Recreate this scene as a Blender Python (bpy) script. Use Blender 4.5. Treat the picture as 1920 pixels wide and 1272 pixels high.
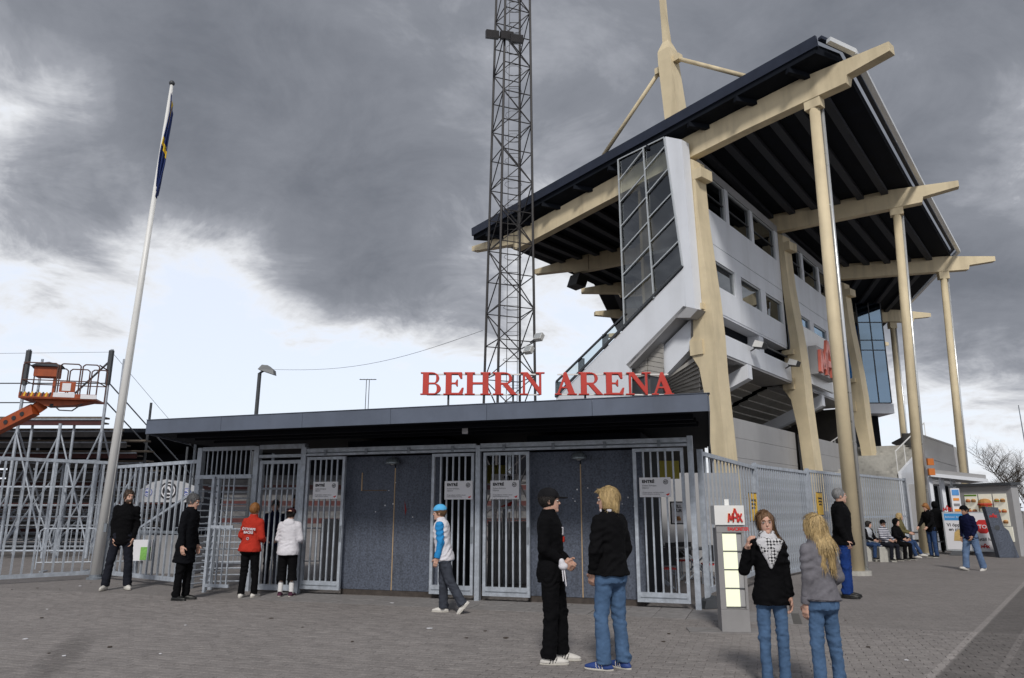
import bpy, math, random
import numpy as np
from mathutils import Matrix, Vector
random.seed(7); np.random.seed(7)
for o in list(bpy.data.objects): bpy.data.objects.remove(o)
SC = bpy.context.scene
COL = SC.collection
R = math.radians

# ------------------------------------------------------------------ camera
PITCH = R(13.18); FOC = 1371.0; CAMH = 1.6
cam = bpy.data.cameras.new('camera'); camo = bpy.data.objects.new('camera', cam); COL.objects.link(camo)
cam.sensor_width = 36.0; cam.lens = 36.0 * FOC / 1920.0
cam.clip_start = 0.05; cam.clip_end = 3000
camo.location = (0, 0, CAMH); camo.rotation_euler = (R(90) + PITCH, 0, 0)
SC.camera = camo

# ------------------------------------------------------------------ sky, sun, exposure
SUN_EL, SUN_AZ = R(40), R(184)          # azimuth clockwise from +Y: behind the camera
world = bpy.data.worlds.new('World'); SC.world = world; world.use_nodes = True
def build_sky():
    nt = world.node_tree; nt.nodes.clear()
    N = nt.nodes.new; L = nt.links.new
    out = N('ShaderNodeOutputWorld'); bg = N('ShaderNodeBackground'); L(bg.outputs[0], out.inputs[0])
    sky = N('ShaderNodeTexSky'); sky.sky_type = 'NISHITA'; sky.sun_disc = False
    sky.sun_elevation = SUN_EL; sky.sun_rotation = SUN_AZ; sky.air_density = 1.0; sky.dust_density = 2.0
    tc = N('ShaderNodeTexCoord')
    sep = N('ShaderNodeSeparateXYZ'); L(tc.outputs['Generated'], sep.inputs[0])
    def m(op, a, b=None, c=None, clamp=False):
        n = N('ShaderNodeMath'); n.operation = op; n.use_clamp = clamp
        for i, v in enumerate((a, b, c)):
            if v is None: continue
            if hasattr(v, 'links'): L(v, n.inputs[i])
            else: n.inputs[i].default_value = v
        return n.outputs[0]
    z = m('MAXIMUM', sep.outputs[2], 0.0)
    den = m('ADD', z, 0.30)
    cx = m('DIVIDE', sep.outputs[0], den); cy = m('DIVIDE', sep.outputs[1], den)
    comb = N('ShaderNodeCombineXYZ'); L(cx, comb.inputs[0]); L(cy, comb.inputs[1]); comb.inputs[2].default_value = 3.7
    def noise(scale, detail, rough, dist, off):
        mp = N('ShaderNodeMapping'); L(comb.outputs[0], mp.inputs[0]); mp.inputs['Location'].default_value = off
        n = N('ShaderNodeTexNoise'); L(mp.outputs[0], n.inputs['Vector'])
        n.inputs['Scale'].default_value = scale; n.inputs['Detail'].default_value = detail
        n.inputs['Roughness'].default_value = rough; n.inputs['Distortion'].default_value = dist
        return n.outputs[0]
    n1 = noise(1.5, 6, 0.60, 0.6, (2.1, 0.4, 0)); n2 = noise(4.6, 6, 0.66, 0.5, (0.3, 5.2, 1))
    # cover: thick overhead, open toward the horizon
    cover = m('MULTIPLY_ADD', z, 2.5, -0.80)
    cover = m('MINIMUM', cover, 0.42)
    def lobe(d, width, amt):
        v = N('ShaderNodeVectorMath'); v.operation = 'DOT_PRODUCT'; L(tc.outputs['Generated'], v.inputs[0])
        dv = Vector(d).normalized(); v.inputs[1].default_value = dv
        c = math.cos(R(width))
        t = m('SUBTRACT', v.outputs['Value'], c); t = m('DIVIDE', t, 1 - c, clamp=True)
        t = m('POWER', t, 1.2)
        return m('MULTIPLY', t, amt)
    total = cover
    for d, w, a in SKY_LOBES:
        total = m('ADD', total, lobe(d, w, a))
    nn = m('MULTIPLY_ADD', n1, 2.3, -1.15)
    nn = m('ADD', nn, m('MULTIPLY_ADD', n2, 1.7, -0.85))
    dens = m('ADD', total, nn)                      # below about -0.3 the sky is open, above 0 it is cloud
    skyc = N('ShaderNodeMix'); skyc.data_type = 'RGBA'; skyc.blend_type = 'MULTIPLY'; skyc.inputs[0].default_value = 1
    L(sky.outputs[0], skyc.inputs[6]); skyc.inputs[7].default_value = (0.10, 0.10, 0.10, 1)
    veil = N('ShaderNodeMix'); veil.data_type = 'RGBA'; veil.inputs[0].default_value = 0.80; L(skyc.outputs[2], veil.inputs[6]); veil.inputs[7].default_value = (0.57, 0.60, 0.665, 1)
    cr = N('ShaderNodeValToRGB'); L(m('MULTIPLY_ADD', dens, 0.40, 0.52, clamp=True), cr.inputs[0]); e = cr.color_ramp.elements
    e[0].position = 0.0; e[0].color = (0.60, 0.63, 0.69, 1); e[1].position = 1.0; e[1].color = (0.112, 0.121, 0.142, 1)
    for p_, c_ in SKY_RAMP: x = e.new(p_); x.color = (*c_, 1)
    mk = N('ShaderNodeMapRange'); mk.interpolation_type = 'SMOOTHSTEP'; L(dens, mk.inputs[0]); mk.inputs[1].default_value = -0.75; mk.inputs[2].default_value = -0.25
    mx = N('ShaderNodeMix'); mx.data_type = 'RGBA'; L(mk.outputs[0], mx.inputs[0]); L(veil.outputs[2], mx.inputs[6]); L(cr.outputs[0], mx.inputs[7]); col = mx.outputs[2]
    L(col, bg.inputs[0]); bg.inputs[1].default_value = 1.0
def pdir(px, py):
    c, s = math.cos(PITCH), math.sin(PITCH)
    x, y = px - 960.0, 636.0 - py
    return Vector((x, c * FOC - s * y, s * FOC + c * y))
SKY_RAMP = [(0.26, (0.58, 0.59, 0.615)), (0.38, (0.50, 0.51, 0.53)), (0.48, (0.36, 0.37, 0.395)), (0.58, (0.225, 0.235, 0.262)), (0.72, (0.158, 0.168, 0.192))]
SKY_LOBES = [(pdir(60, 270), 9, -0.60), (pdir(130, 500), 10, -0.20), (pdir(430, 500), 8, -0.45), (pdir(330, 560), 7, -0.20),
             (pdir(640, 530), 9, 0.40), (pdir(800, 500), 9, 0.35), (pdir(760, 730), 9, -0.75), (pdir(520, 700), 9, -0.35), (pdir(300, 760), 18, -0.20), (pdir(200, 590), 5, 0.30), (pdir(1060, 720), 8, -0.35), (pdir(80, 385), 6, 0.75), (pdir(270, 350), 8, 0.35),
             (pdir(1090, 520), 8, -0.30), (pdir(1120, 330), 7, -0.25), (pdir(1910, 300), 7, -0.75), (pdir(1760, 700), 7, -0.40),
             (pdir(1890, 620), 8, 0.70), (pdir(1800, 440), 10, 0.50), (pdir(560, 330), 16, 0.35), (pdir(150, 60), 18, 0.30), (pdir(1650, 100), 24, 0.35), (pdir(1750, 560), 8, 0.20), (pdir(1500, 700), 14, 0.2)]
build_sky()
world.cycles.sampling_method = 'MANUAL'; world.cycles.sample_map_resolution = 512
sun = bpy.data.lights.new('sun', 'SUN'); sun.energy = 1.5; sun.angle = R(10); sun.color = (1.0, 0.96, 0.90)
suno = bpy.data.objects.new('sun', sun); COL.objects.link(suno)
sd = Vector((math.sin(SUN_AZ) * math.cos(SUN_EL), math.cos(SUN_AZ) * math.cos(SUN_EL), math.sin(SUN_EL)))
suno.rotation_euler = sd.to_track_quat('Z', 'Y').to_euler(); suno.location = (0, 0, 40)
SC.view_settings.view_transform = 'Standard'; SC.view_settings.look = 'None'
SC.view_settings.exposure = 0.68; SC.view_settings.gamma = 1.0; SC.view_settings.use_curve_mapping = False
SC.cycles.max_bounces = 6; SC.cycles.diffuse_bounces = 3; SC.cycles.glossy_bounces = 3; SC.cycles.transparent_max_bounces = 10; SC.cycles.caustics_reflective = False

# ------------------------------------------------------------------ survey helpers (photograph pixel -> place)
C0 = Vector((0, 0, CAMH))
def at_y(px, py, y): r = pdir(px, py); return C0 + r * (y / r.y)
def at_z(px, py, z=0.0): r = pdir(px, py); return C0 + r * ((z - CAMH) / r.z)
def at_pl(px, py, A, B):
    n = Vector((-(B[1] - A[1]), B[0] - A[0])); r = pdir(px, py)
    return C0 + r * ((n.x * A[0] + n.y * A[1]) / (n.x * r.x + n.y * r.y))

# ------------------------------------------------------------------ materials
MATS = {}
def mat(name, color, rough=0.7, var=0.12, scale=3.0, bump=0.0, bscale=40.0, metal=0.0, spec=0.4, stain=0.0, stretch=(1, 1, 1), coord='Object', color2=None):
    if name in MATS: return MATS[name]
    M = bpy.data.materials.new(name); M.use_nodes = True; MATS[name] = M
    nt = M.node_tree; N = nt.nodes.new; L = nt.links.new
    b = nt.nodes['Principled BSDF']
    b.inputs['Roughness'].default_value = rough; b.inputs['Metallic'].default_value = metal
    b.inputs['Specular IOR Level'].default_value = spec
    tc = N('ShaderNodeTexCoord'); mp = N('ShaderNodeMapping'); L(tc.outputs[coord], mp.inputs[0]); mp.inputs['Scale'].default_value = stretch
    n = N('ShaderNodeTexNoise'); L(mp.outputs[0], n.inputs['Vector']); n.inputs['Scale'].default_value = scale; n.inputs['Detail'].default_value = 6; n.inputs['Roughness'].default_value = 0.62
    rp = N('ShaderNodeMapRange'); L(n.outputs[0], rp.inputs[0]); rp.inputs[1].default_value = 0.28; rp.inputs[2].default_value = 0.72
    mx = N('ShaderNodeMix'); mx.data_type = 'RGBA'; L(rp.outputs[0], mx.inputs[0])
    c = np.array(color)
    c2 = np.array(color2) if color2 is not None else c * (1 + var)
    mx.inputs[6].default_value = (*(c * (1 - var) if color2 is None else c), 1); mx.inputs[7].default_value = (*np.clip(c2, 0, 1), 1)
    res = mx.outputs[2]
    if stain > 0:
        mp3 = N('ShaderNodeMapping'); L(tc.outputs[coord], mp3.inputs[0]); mp3.inputs['Scale'].default_value = (6, 6, 0.8)
        n2 = N('ShaderNodeTexNoise'); L(mp3.outputs[0], n2.inputs['Vector']); n2.inputs['Scale'].default_value = min(1.2, scale * 0.23); n2.inputs['Detail'].default_value = 8
        r2 = N('ShaderNodeMapRange'); L(n2.outputs[0], r2.inputs[0]); r2.inputs[1].default_value = 0.5; r2.inputs[2].default_value = 0.75
        m2 = N('ShaderNodeMix'); m2.data_type = 'RGBA'; m2.blend_type = 'MULTIPLY'
        k = N('ShaderNodeMath'); k.operation = 'MULTIPLY'; L(r2.outputs[0], k.inputs[0]); k.inputs[1].default_value = stain
        L(k.outputs[0], m2.inputs[0]); L(res, m2.inputs[6]); m2.inputs[7].default_value = (0.35, 0.33, 0.30, 1); res = m2.outputs[2]
    L(res, b.inputs['Base Color'])
    rr = N('ShaderNodeMapRange'); L(n.outputs[0], rr.inputs[0]); rr.inputs[3].default_value = max(0.02, rough - 0.1); rr.inputs[4].default_value = min(1, rough + 0.1); L(rr.outputs[0], b.inputs['Roughness'])
    if bump > 0:
        n3 = N('ShaderNodeTexNoise'); L(mp.outputs[0], n3.inputs['Vector']); n3.inputs['Scale'].default_value = bscale; n3.inputs['Detail'].default_value = 4
        bp = N('ShaderNodeBump'); L(n3.outputs[0], bp.inputs['Height']); bp.inputs['Strength'].default_value = bump; bp.inputs['Distance'].default_value = 0.02
        L(bp.outputs[0], b.inputs['Normal'])
    return M
def emit(name, color, strength):
    M = mat(name, color, 0.4, 0.05); b = M.node_tree.nodes['Principled BSDF']
    b.inputs['Emission Color'].default_value = (*color, 1); b.inputs['Emission Strength'].default_value = strength
    return M
def glassmat(name, tint, rough=0.02, alpha=0.35, refl=(0.9, 0.95, 1.0)):
    M = bpy.data.materials.new(name); M.use_nodes = True; MATS[name] = M
    nt = M.node_tree; N = nt.nodes.new; L = nt.links.new; nt.nodes.clear()
    out = N('ShaderNodeOutputMaterial'); tr = N('ShaderNodeBsdfTransparent'); tr.inputs[0].default_value = (*tint, 1)
    gl = N('ShaderNodeBsdfGlossy'); gl.inputs['Roughness'].default_value = rough; gl.inputs[0].default_value = (*refl, 1)
    fr = N('ShaderNodeFresnel'); fr.inputs[0].default_value = 1.5
    ma = N('ShaderNodeMath'); ma.operation = 'ADD'; L(fr.outputs[0], ma.inputs[0]); ma.inputs[1].default_value = alpha; ma.use_clamp = True
    geo = N('ShaderNodeNewGeometry'); iv = N('ShaderNodeMath'); iv.operation = 'SUBTRACT'; iv.inputs[0].default_value = 1; L(geo.outputs['Backfacing'], iv.inputs[1]); mm = N('ShaderNodeMath'); mm.operation = 'MULTIPLY'; L(ma.outputs[0], mm.inputs[0]); L(iv.outputs[0], mm.inputs[1])
    mx = N('ShaderNodeMixShader'); L(mm.outputs[0], mx.inputs[0]); L(tr.outputs[0], mx.inputs[1]); L(gl.outputs[0], mx.inputs[2]); L(mx.outputs[0], out.inputs[0])
    return M

m_galv = mat('galvanised_steel', (0.40, 0.44, 0.50), 0.48, 0.25, 9, 0.05, 60, metal=0.2, stain=0.25)
m_galvd = mat('weathered_galvanised_steel', (0.21, 0.235, 0.27), 0.55, 0.25, 6, 0.05, 60, metal=0.3, stain=0.3)
m_beige = mat('beige_paint', (0.66, 0.56, 0.38), 0.62, 0.09, 1.6, 0.06, 25, stain=0.45)
m_white = mat('white_panel_paint', (0.74, 0.77, 0.83), 0.55, 0.05, 0.8, 0.03, 20, stain=0.22)
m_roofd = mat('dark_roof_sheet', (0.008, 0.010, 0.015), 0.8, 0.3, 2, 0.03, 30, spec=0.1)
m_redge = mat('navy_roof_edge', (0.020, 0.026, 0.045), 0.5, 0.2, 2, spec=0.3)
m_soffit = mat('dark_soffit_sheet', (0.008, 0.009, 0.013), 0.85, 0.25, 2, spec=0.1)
m_fascia = mat('blue_grey_fascia', (0.100, 0.120, 0.165), 0.5, 0.16, 1.4, 0.05, 60, stain=0.35)
m_slate = mat('slate_blue_board', (0.080, 0.094, 0.128), 0.7, 0.55, 30, 0.12, 90, stain=0.45)
m_joint = mat('bare_wood_strip', (0.42, 0.30, 0.18), 0.75, 0.15, 8)
m_red = mat('red_letter_paint', (0.50, 0.040, 0.028), 0.45, 0.10, 3, stain=0.1)
m_black = mat('black_steel', (0.016, 0.017, 0.020), 0.5, 0.2, 6)
m_dkgrey = mat('dark_grey_paint', (0.055, 0.06, 0.068), 0.5, 0.15, 4)
m_offwhite = mat('white_gloss_paint', (0.74, 0.74, 0.73), 0.35, 0.05, 2, stain=0.1)
m_sign = mat('white_sign_board', (0.72, 0.72, 0.76), 0.4, 0.03, 3)
m_ink = mat('black_ink', (0.02, 0.02, 0.025), 0.6, 0.05)
m_inkgrey = mat('grey_ink', (0.22, 0.22, 0.24), 0.6, 0.05)
m_inkred = mat('red_ink', (0.55, 0.03, 0.03), 0.5, 0.05)
m_inkorange = mat('orange_ink', (0.80, 0.30, 0.04), 0.5, 0.05)
m_yellow = mat('yellow_sign_board', (0.75, 0.45, 0.03), 0.5, 0.06, 4)
m_olive = mat('mustard_board', (0.35, 0.30, 0.04), 0.6, 0.1, 4)
m_conc = mat('pale_concrete', (0.42, 0.41, 0.38), 0.85, 0.14, 6, 0.15, 60, stain=0.3)
m_slab = mat('concrete_slab', (0.235, 0.225, 0.225), 0.9, 0.20, 3.5, 0.2, 90, stain=0.35, coord='Generated')
m_wood = mat('weathered_plank', (0.13, 0.11, 0.09), 0.85, 0.3, 5, 0.2, 40, stretch=(1, 8, 1))
m_orange = mat('orange_machine_paint', (0.32, 0.062, 0.015), 0.5, 0.2, 5, stain=0.4)
m_glass = glassmat('window_glass', (0.86, 0.89, 0.90), 0.02, 0.10)
m_glassd = glassmat('dark_window_glass', (0.10, 0.115, 0.12), 0.02, 0.05)
m_glassb = glassmat('blue_glass', (0.10, 0.24, 0.38), 0.03, 0.35, (0.40, 0.54, 0.68))
m_clear = glassmat('clear_glass', (0.86, 0.90, 0.90), 0.02, 0.03)
m_alu = mat('aluminium_frame', (0.55, 0.58, 0.60), 0.35, 0.08, 5, metal=0.5)
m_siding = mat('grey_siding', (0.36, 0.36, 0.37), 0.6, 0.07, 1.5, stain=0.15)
m_corr = mat('corrugated_sheet', (0.40, 0.385, 0.36), 0.5, 0.1, 2, stain=0.3)
m_bark = mat('bark', (0.075, 0.062, 0.05), 0.9, 0.25, 9, 0.3, 40)

# ------------------------------------------------------------------ mesh helpers
ORG = {}
class MB:
    def __init__(s, M=None): s.v = []; s.f = []; s.M = M; s.smooth = False
    def add(s, vs, fs):
        n = len(s.v)
        if s.M is not None: vs = [tuple(s.M @ Vector(v)) for v in vs]
        s.v += [tuple(v) for v in vs]; s.f += [tuple(n + i for i in f) for f in fs]; return s
    def box(s, x0, x1, y0, y1, z0, z1):
        vs = [(x, y, z) for z in (z0, z1) for y in (y0, y1) for x in (x0, x1)]
        return s.add(vs, [(0, 2, 3, 1), (4, 5, 7, 6), (0, 1, 5, 4), (2, 6, 7, 3), (0, 4, 6, 2), (1, 3, 7, 5)])
    def bar(s, a, b, w, h=None, up=(0, 0, 1), n=4, r2=None):
        a = Vector(a); b = Vector(b); d = (b - a).normalized(); up = Vector(up)
        if abs(d.dot(up)) > 0.98: up = Vector((0, 1, 0)) if abs(d.y) < 0.9 else Vector((1, 0, 0))
        x = d.cross(up).normalized(); y = x.cross(d).normalized()
        if n == 4:
            h = w if h is None else h
            prof = [(-w / 2, -h / 2), (w / 2, -h / 2), (w / 2, h / 2), (-w / 2, h / 2)]; prof2 = prof if r2 is None else [(p[0] * r2, p[1] * r2) for p in prof]
        else:
            prof = [(w * math.cos(2 * math.pi * i / n), w * math.sin(2 * math.pi * i / n)) for i in range(n)]; k = 1 if r2 is None else r2 / w; prof2 = [(p[0] * k, p[1] * k) for p in prof]
        vs = [a + x * p[0] + y * p[1] for p in prof] + [b + x * p[0] + y * p[1] for p in prof2]
        m = len(prof)
        fs = [(i, (i + 1) % m, m + (i + 1) % m, m + i) for i in range(m)] + [tuple(range(m))[::-1], tuple(range(m, 2 * m))]
        return s.add(vs, fs)
    def prism(s, pts, off):
        off = Vector(off); pts = [Vector(p) for p in pts]; m = len(pts)
        vs = pts + [p + off for p in pts]
        return s.add(vs, [tuple(range(m))[::-1], tuple(range(m, 2 * m))] + [(i, (i + 1) % m, m + (i + 1) % m, m + i) for i in range(m)])
    def lathe(s, prof, c=(0, 0, 0), n=16):
        vs = []; fs = []
        for r, z in prof:
            for i in range(n):
                t = 2 * math.pi * i / n; vs.append((c[0] + r * math.cos(t), c[1] + r * math.sin(t), c[2] + z))
        for k in range(len(prof) - 1):
            for i in range(n):
                fs.append((k * n + i, k * n + (i + 1) % n, (k + 1) * n + (i + 1) % n, (k + 1) * n + i))
        fs.append(tuple(range(n))[::-1]); fs.append(tuple(range((len(prof) - 1) * n, len(prof) * n)))
        return s.add(vs, fs)
    def tube(s, pts, r, n=6):
        for a, b in zip(pts[:-1], pts[1:]): s.bar(a, b, r, n=n)
        return s
    def build(s, name, m, parent=None, smooth=None):
        o = ORG.get(parent.name, Vector((0, 0, 0))) if parent else Vector((0, 0, 0))
        me = bpy.data.meshes.new(name); me.from_pydata([(v[0] - o.x, v[1] - o.y, v[2] - o.z) for v in s.v], [], s.f)
        me.materials.append(m); me.validate()
        import bmesh
        bm = bmesh.new(); bm.from_mesh(me); bmesh.ops.recalc_face_normals(bm, faces=bm.faces); bm.to_mesh(me); bm.free()
        if smooth or s.smooth: me.polygons.foreach_set('use_smooth', [True] * len(me.polygons))
        return link(name, me, parent)
def link(name, me, parent=None):
    ob = bpy.data.objects.new(name, me); COL.objects.link(ob)
    if parent: ob.parent = parent; ORG[ob.name] = ORG.get(parent.name, Vector((0, 0, 0)))
    else: ORG[ob.name] = Vector((0, 0, 0))
    return ob
def tag(o, label=None, cat=None, group=None, kind=None):
    if label: o['label'] = label
    if cat: o['category'] = cat
    if group: o['group'] = group
    if kind: o['kind'] = kind
    return o
def thing(name, loc, label, cat, group=None):
    e = bpy.data.objects.new(name, None); e.empty_display_size = 0.3; COL.objects.link(e); e.location = loc
    ORG[e.name] = Vector(loc); return tag(e, label, cat, group)
def inst(src, delta, parent=None, name=None):
    o = src.copy(); COL.objects.link(o); o.location = src.location + Vector(delta)
    if parent: o.parent = parent
    ORG[o.name] = ORG[src.name]
    if name: o.name = name
    return o
def textmesh(body, size, align='LEFT', extrude=0.0, bold=0.0, space=1.0):
    cu = bpy.data.curves.new('t', 'FONT'); cu.body = body; cu.size = size; cu.align_x = align; cu.extrude = extrude; cu.offset = bold; cu.space_character = space
    cu.resolution_u = 3
    ob = bpy.data.objects.new('t', cu); COL.objects.link(ob)
    dg = bpy.context.evaluated_depsgraph_get(); me = bpy.data.meshes.new_from_object(ob.evaluated_get(dg))
    bpy.data.objects.remove(ob); bpy.data.curves.remove(cu); return me
def text(name, body, size, M, m, parent, align='LEFT', bold=0.0, space=1.0, extrude=0.001):
    """M maps text plane (x right, y up, z toward reader) into the world"""
    if '\n' in body:
        for i, ln in enumerate(body.split('\n')): r_ = text(name, ln, size, M @ Matrix.Translation((0, -i * size, 0)), m, parent, align, bold, space, extrude)
        return r_
    me = textmesh(body, size, align, extrude, bold, space); o = ORG.get(parent.name, Vector((0, 0, 0))) if parent else Vector((0, 0, 0))
    me.transform(Matrix.Translation(-o) @ M); me.materials.clear(); me.materials.append(m); me.name = name
    return link(name, me, parent)
def frame_m(o, ex, ez=(0, 0, 1)):
    """x along ex, z up, y = z cross x"""
    ex = Vector(ex).normalized(); ez = Vector(ez).normalized(); ey = ez.cross(ex).normalized()
    M = Matrix.Identity(4)
    for i in range(3): M[i][0] = ex[i]; M[i][1] = ey[i]; M[i][2] = ez[i]; M[i][3] = o[i]
    return M
def text_m(M, x, y, z):
    """text frame standing in M's xz plane, reader on the -y side"""
    return M @ Matrix.Translation((x, y, z)) @ Matrix.Rotation(R(90), 4, 'X')
# ------------------------------------------------------------------ ground
GL = Vector((-4.14, 15.31, 0)); GR = Vector((3.09, 12.89, 0)); EG = (GR - GL).normalized()
MG = frame_m(GL, EG); MGI = MG.inverted()
def gu(px, py, off=0.0):
    d = MG.to_3x3() @ Vector((0, off, 0)); q = MGI @ at_pl(px, py, GL + d, GR + d); return q.x
def paving_mat(name, base, brick):
    M = bpy.data.materials.new(name); M.use_nodes = True
    nt = M.node_tree; N = nt.nodes.new; L = nt.links.new; b = nt.nodes['Principled BSDF']; b.inputs['Roughness'].default_value = 0.88; b.inputs['Specular IOR Level'].default_value = 0.25
    geo = N('ShaderNodeNewGeometry')
    def noise(scale, detail=6):
        n = N('ShaderNodeTexNoise'); L(geo.outputs['Position'], n.inputs['Vector']); n.inputs['Scale'].default_value = scale; n.inputs['Detail'].default_value = detail; n.inputs['Roughness'].default_value = 0.65; return n.outputs[0]
    def rng(v, a, b_, c, d):
        n = N('ShaderNodeMapRange'); L(v, n.inputs[0]); n.inputs[1].default_value = a; n.inputs[2].default_value = b_; n.inputs[3].default_value = c; n.inputs[4].default_value = d; return n.outputs[0]
    def mul(col, f):
        n = N('ShaderNodeMix'); n.data_type = 'RGBA'; n.blend_type = 'MULTIPLY'; n.inputs[0].default_value = 1; L(col, n.inputs[6])
        c = N('ShaderNodeCombineColor')
        for i in range(3): L(f, c.inputs[i])
        L(c.outputs[0], n.inputs[7]); return n.outputs[2]
    rgb = N('ShaderNodeRGB'); rgb.outputs[0].default_value = (*base, 1); col = rgb.outputs[0]
    col = mul(col, rng(noise(0.55), 0.3, 0.7, 0.90, 1.08)); col = mul(col, rng(noise(70, 3), 0.3, 0.7, 0.70, 1.30)); col = mul(col, rng(noise(5), 0.3, 0.7, 0.86, 1.12))
    # scuff left by a tyre, lower left of the square
    mp = N('ShaderNodeMapping'); L(geo.outputs['Position'], mp.inputs[0]); a = at_z(60, 1290); c = at_z(165, 1185); md = (a + c) / 2; ang = math.atan2(c.y - a.y, c.x - a.x)
    mp.vector_type = 'TEXTURE'; mp.inputs['Location'].default_value = (md.x, md.y, 0); mp.inputs['Rotation'].default_value = (0, 0, ang); mp.inputs['Scale'].default_value = ((c - a).length * 0.56, 0.26, 10)
    gr = N('ShaderNodeTexGradient'); gr.gradient_type = 'SPHERICAL'; L(mp.outputs[0], gr.inputs[0])
    ad = N('ShaderNodeMath'); ad.operation = 'MULTIPLY'; L(gr.outputs['Fac'], ad.inputs[0]); L(rng(noise(6), 0.3, 0.62, 0.2, 1.6), ad.inputs[1])
    col = mul(col, rng(ad.outputs[0], 0.05, 0.5, 1.0, 0.72))
    # darker blocks laid as a lane across the lower right, edged and lined with paler rows
    la, lb = at_z(1752, 1272), at_z(1918, 1100); ld = (lb - la); ld.z = 0; ld.normalize(); ln_ = Vector((ld.y, -ld.x, 0))
    dp = N('ShaderNodeVectorMath'); dp.operation = 'DOT_PRODUCT'; L(geo.outputs['Position'], dp.inputs[0]); dp.inputs[1].default_value = ln_
    ds = N('ShaderNodeMath'); ds.operation = 'SUBTRACT'; L(dp.outputs['Value'], ds.inputs[0]); ds.inputs[1].default_value = la.dot(ln_)
    col = mul(col, rng(ds.outputs[0], 0.0, 0.03, 1.0, 0.62))
    md_ = N('ShaderNodeMath'); md_.operation = 'FRACT'; sc_ = N('ShaderNodeMath'); sc_.operation = 'MULTIPLY'; L(ds.outputs[0], sc_.inputs[0]); sc_.inputs[1].default_value = 1.9; L(sc_.outputs[0], md_.inputs[0])
    ps_ = N('ShaderNodeMath'); ps_.operation = 'COMPARE'; L(md_.outputs[0], ps_.inputs[0]); ps_.inputs[1].default_value = 0.93; ps_.inputs[2].default_value = 0.07
    gt_ = N('ShaderNodeMath'); gt_.operation = 'GREATER_THAN'; L(ds.outputs[0], gt_.inputs[0]); gt_.inputs[1].default_value = -0.1
    an_ = N('ShaderNodeMath'); an_.operation = 'MULTIPLY'; L(ps_.outputs[0], an_.inputs[0]); L(gt_.outputs[0], an_.inputs[1])
    col = mul(col, rng(an_.outputs[0], 0.0, 1.0, 1.0, 1.28))
    if brick:
        mp2 = N('ShaderNodeMapping'); L(geo.outputs['Position'], mp2.inputs[0]); mp2.inputs['Rotation'].default_value = (0, 0, -math.atan2(EG.y, EG.x))
        br = N('ShaderNodeTexBrick'); L(mp2.outputs[0], br.inputs[0]); br.inputs['Scale'].default_value = 1; br.inputs['Brick Width'].default_value = 0.21; br.inputs['Row Height'].default_value = 0.105; br.inputs['Mortar Size'].default_value = 0.006
        br.inputs['Color1'].default_value = (1, 1, 1, 1); br.inputs['Color2'].default_value = (0.93, 0.93, 0.93, 1); br.inputs['Mortar'].default_value = (0.72, 0.72, 0.72, 1)
        n = N('ShaderNodeMix'); n.data_type = 'RGBA'; n.blend_type = 'MULTIPLY'; n.inputs[0].default_value = 0.8; L(col, n.inputs[6]); L(br.outputs[0], n.inputs[7]); col = n.outputs[2]
    else:
        at = N('ShaderNodeAttribute'); at.attribute_name = 'tone'; oi = N('ShaderNodeObjectInfo')
        s = N('ShaderNodeMath'); s.operation = 'ADD'; L(at.outputs['Fac'], s.inputs[0]); L(oi.outputs['Random'], s.inputs[1])
        fr = N('ShaderNodeMath'); fr.operation = 'FRACT'; L(s.outputs[0], fr.inputs[0])
        col = mul(col, rng(fr.outputs[0], 0, 1, 0.92, 1.07))
    L(col, b.inputs['Base Color'])
    bp = N('ShaderNodeBump'); L(noise(160, 3), bp.inputs['Height']); bp.inputs['Strength'].default_value = 0.35; bp.inputs['Distance'].default_value = 0.01; L(bp.outputs[0], b.inputs['Normal'])
    return M
m_ground = paving_mat('paved_ground', (0.228, 0.211, 0.205), True)
m_paver = paving_mat('grey_paver', (0.243, 0.225, 0.219), False)
g = MB()
gx = np.concatenate([[-900, -200, -60], np.linspace(-30, 40, 15), [80, 250, 900]]); gy = np.concatenate([[-60, -10], np.linspace(0, 60, 13), [100, 300, 1500]])
vs = [(x, y, -0.006) for y in gy for x in gx]; nx = len(gx)
g.add(vs, [(j * nx + i, j * nx + i + 1, (j + 1) * nx + i + 1, (j + 1) * nx + i) for j in range(len(gy) - 1) for i in range(nx - 1)])
ground = tag(g.build('ground', m_ground), kind='structure')

# concrete slabs along the gates: each a part of the pavement
slab_strip = tag(MB(MG).box(-0.62, 9.2, -1.28, -0.04, -0.03, -0.004).build('pavement', mat('slab_bedding', (0.10, 0.095, 0.09), 0.95, 0.2, 8)), kind='structure')
first = None
for i in range(19):
    for j in range(2):
        u0 = -0.6 + i * 0.51; v0 = -1.27 + j * 0.61
        if first is None:
            b = MB(); b.add([(x, y, z) for z, e in ((0, 0), (0.040, 0.0), (0.046, 0.008)) for x, y in ((e, e), (0.5 - e, e), (0.5 - e, 0.6 - e), (e, 0.6 - e))],
                            [(0, 3, 2, 1)] + [(k * 4 + a, k * 4 + (a + 1) % 4, k * 4 + 4 + (a + 1) % 4, k * 4 + 4 + a) for k in (0, 1) for a in range(4)] + [(8, 9, 10, 11)])
            first = b.build('slab', m_slab, slab_strip); s = first
        else: s = inst(first, (0, 0, 0), slab_strip)
        s.matrix_local = MG @ Matrix.Translation((u0, v0, -0.040 + random.uniform(-0.003, 0.003))) @ Matrix.Rotation(random.uniform(-0.004, 0.004), 4, 'Z') @ Matrix.Rotation(random.uniform(-0.004, 0.004), 4, 'X')
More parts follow.
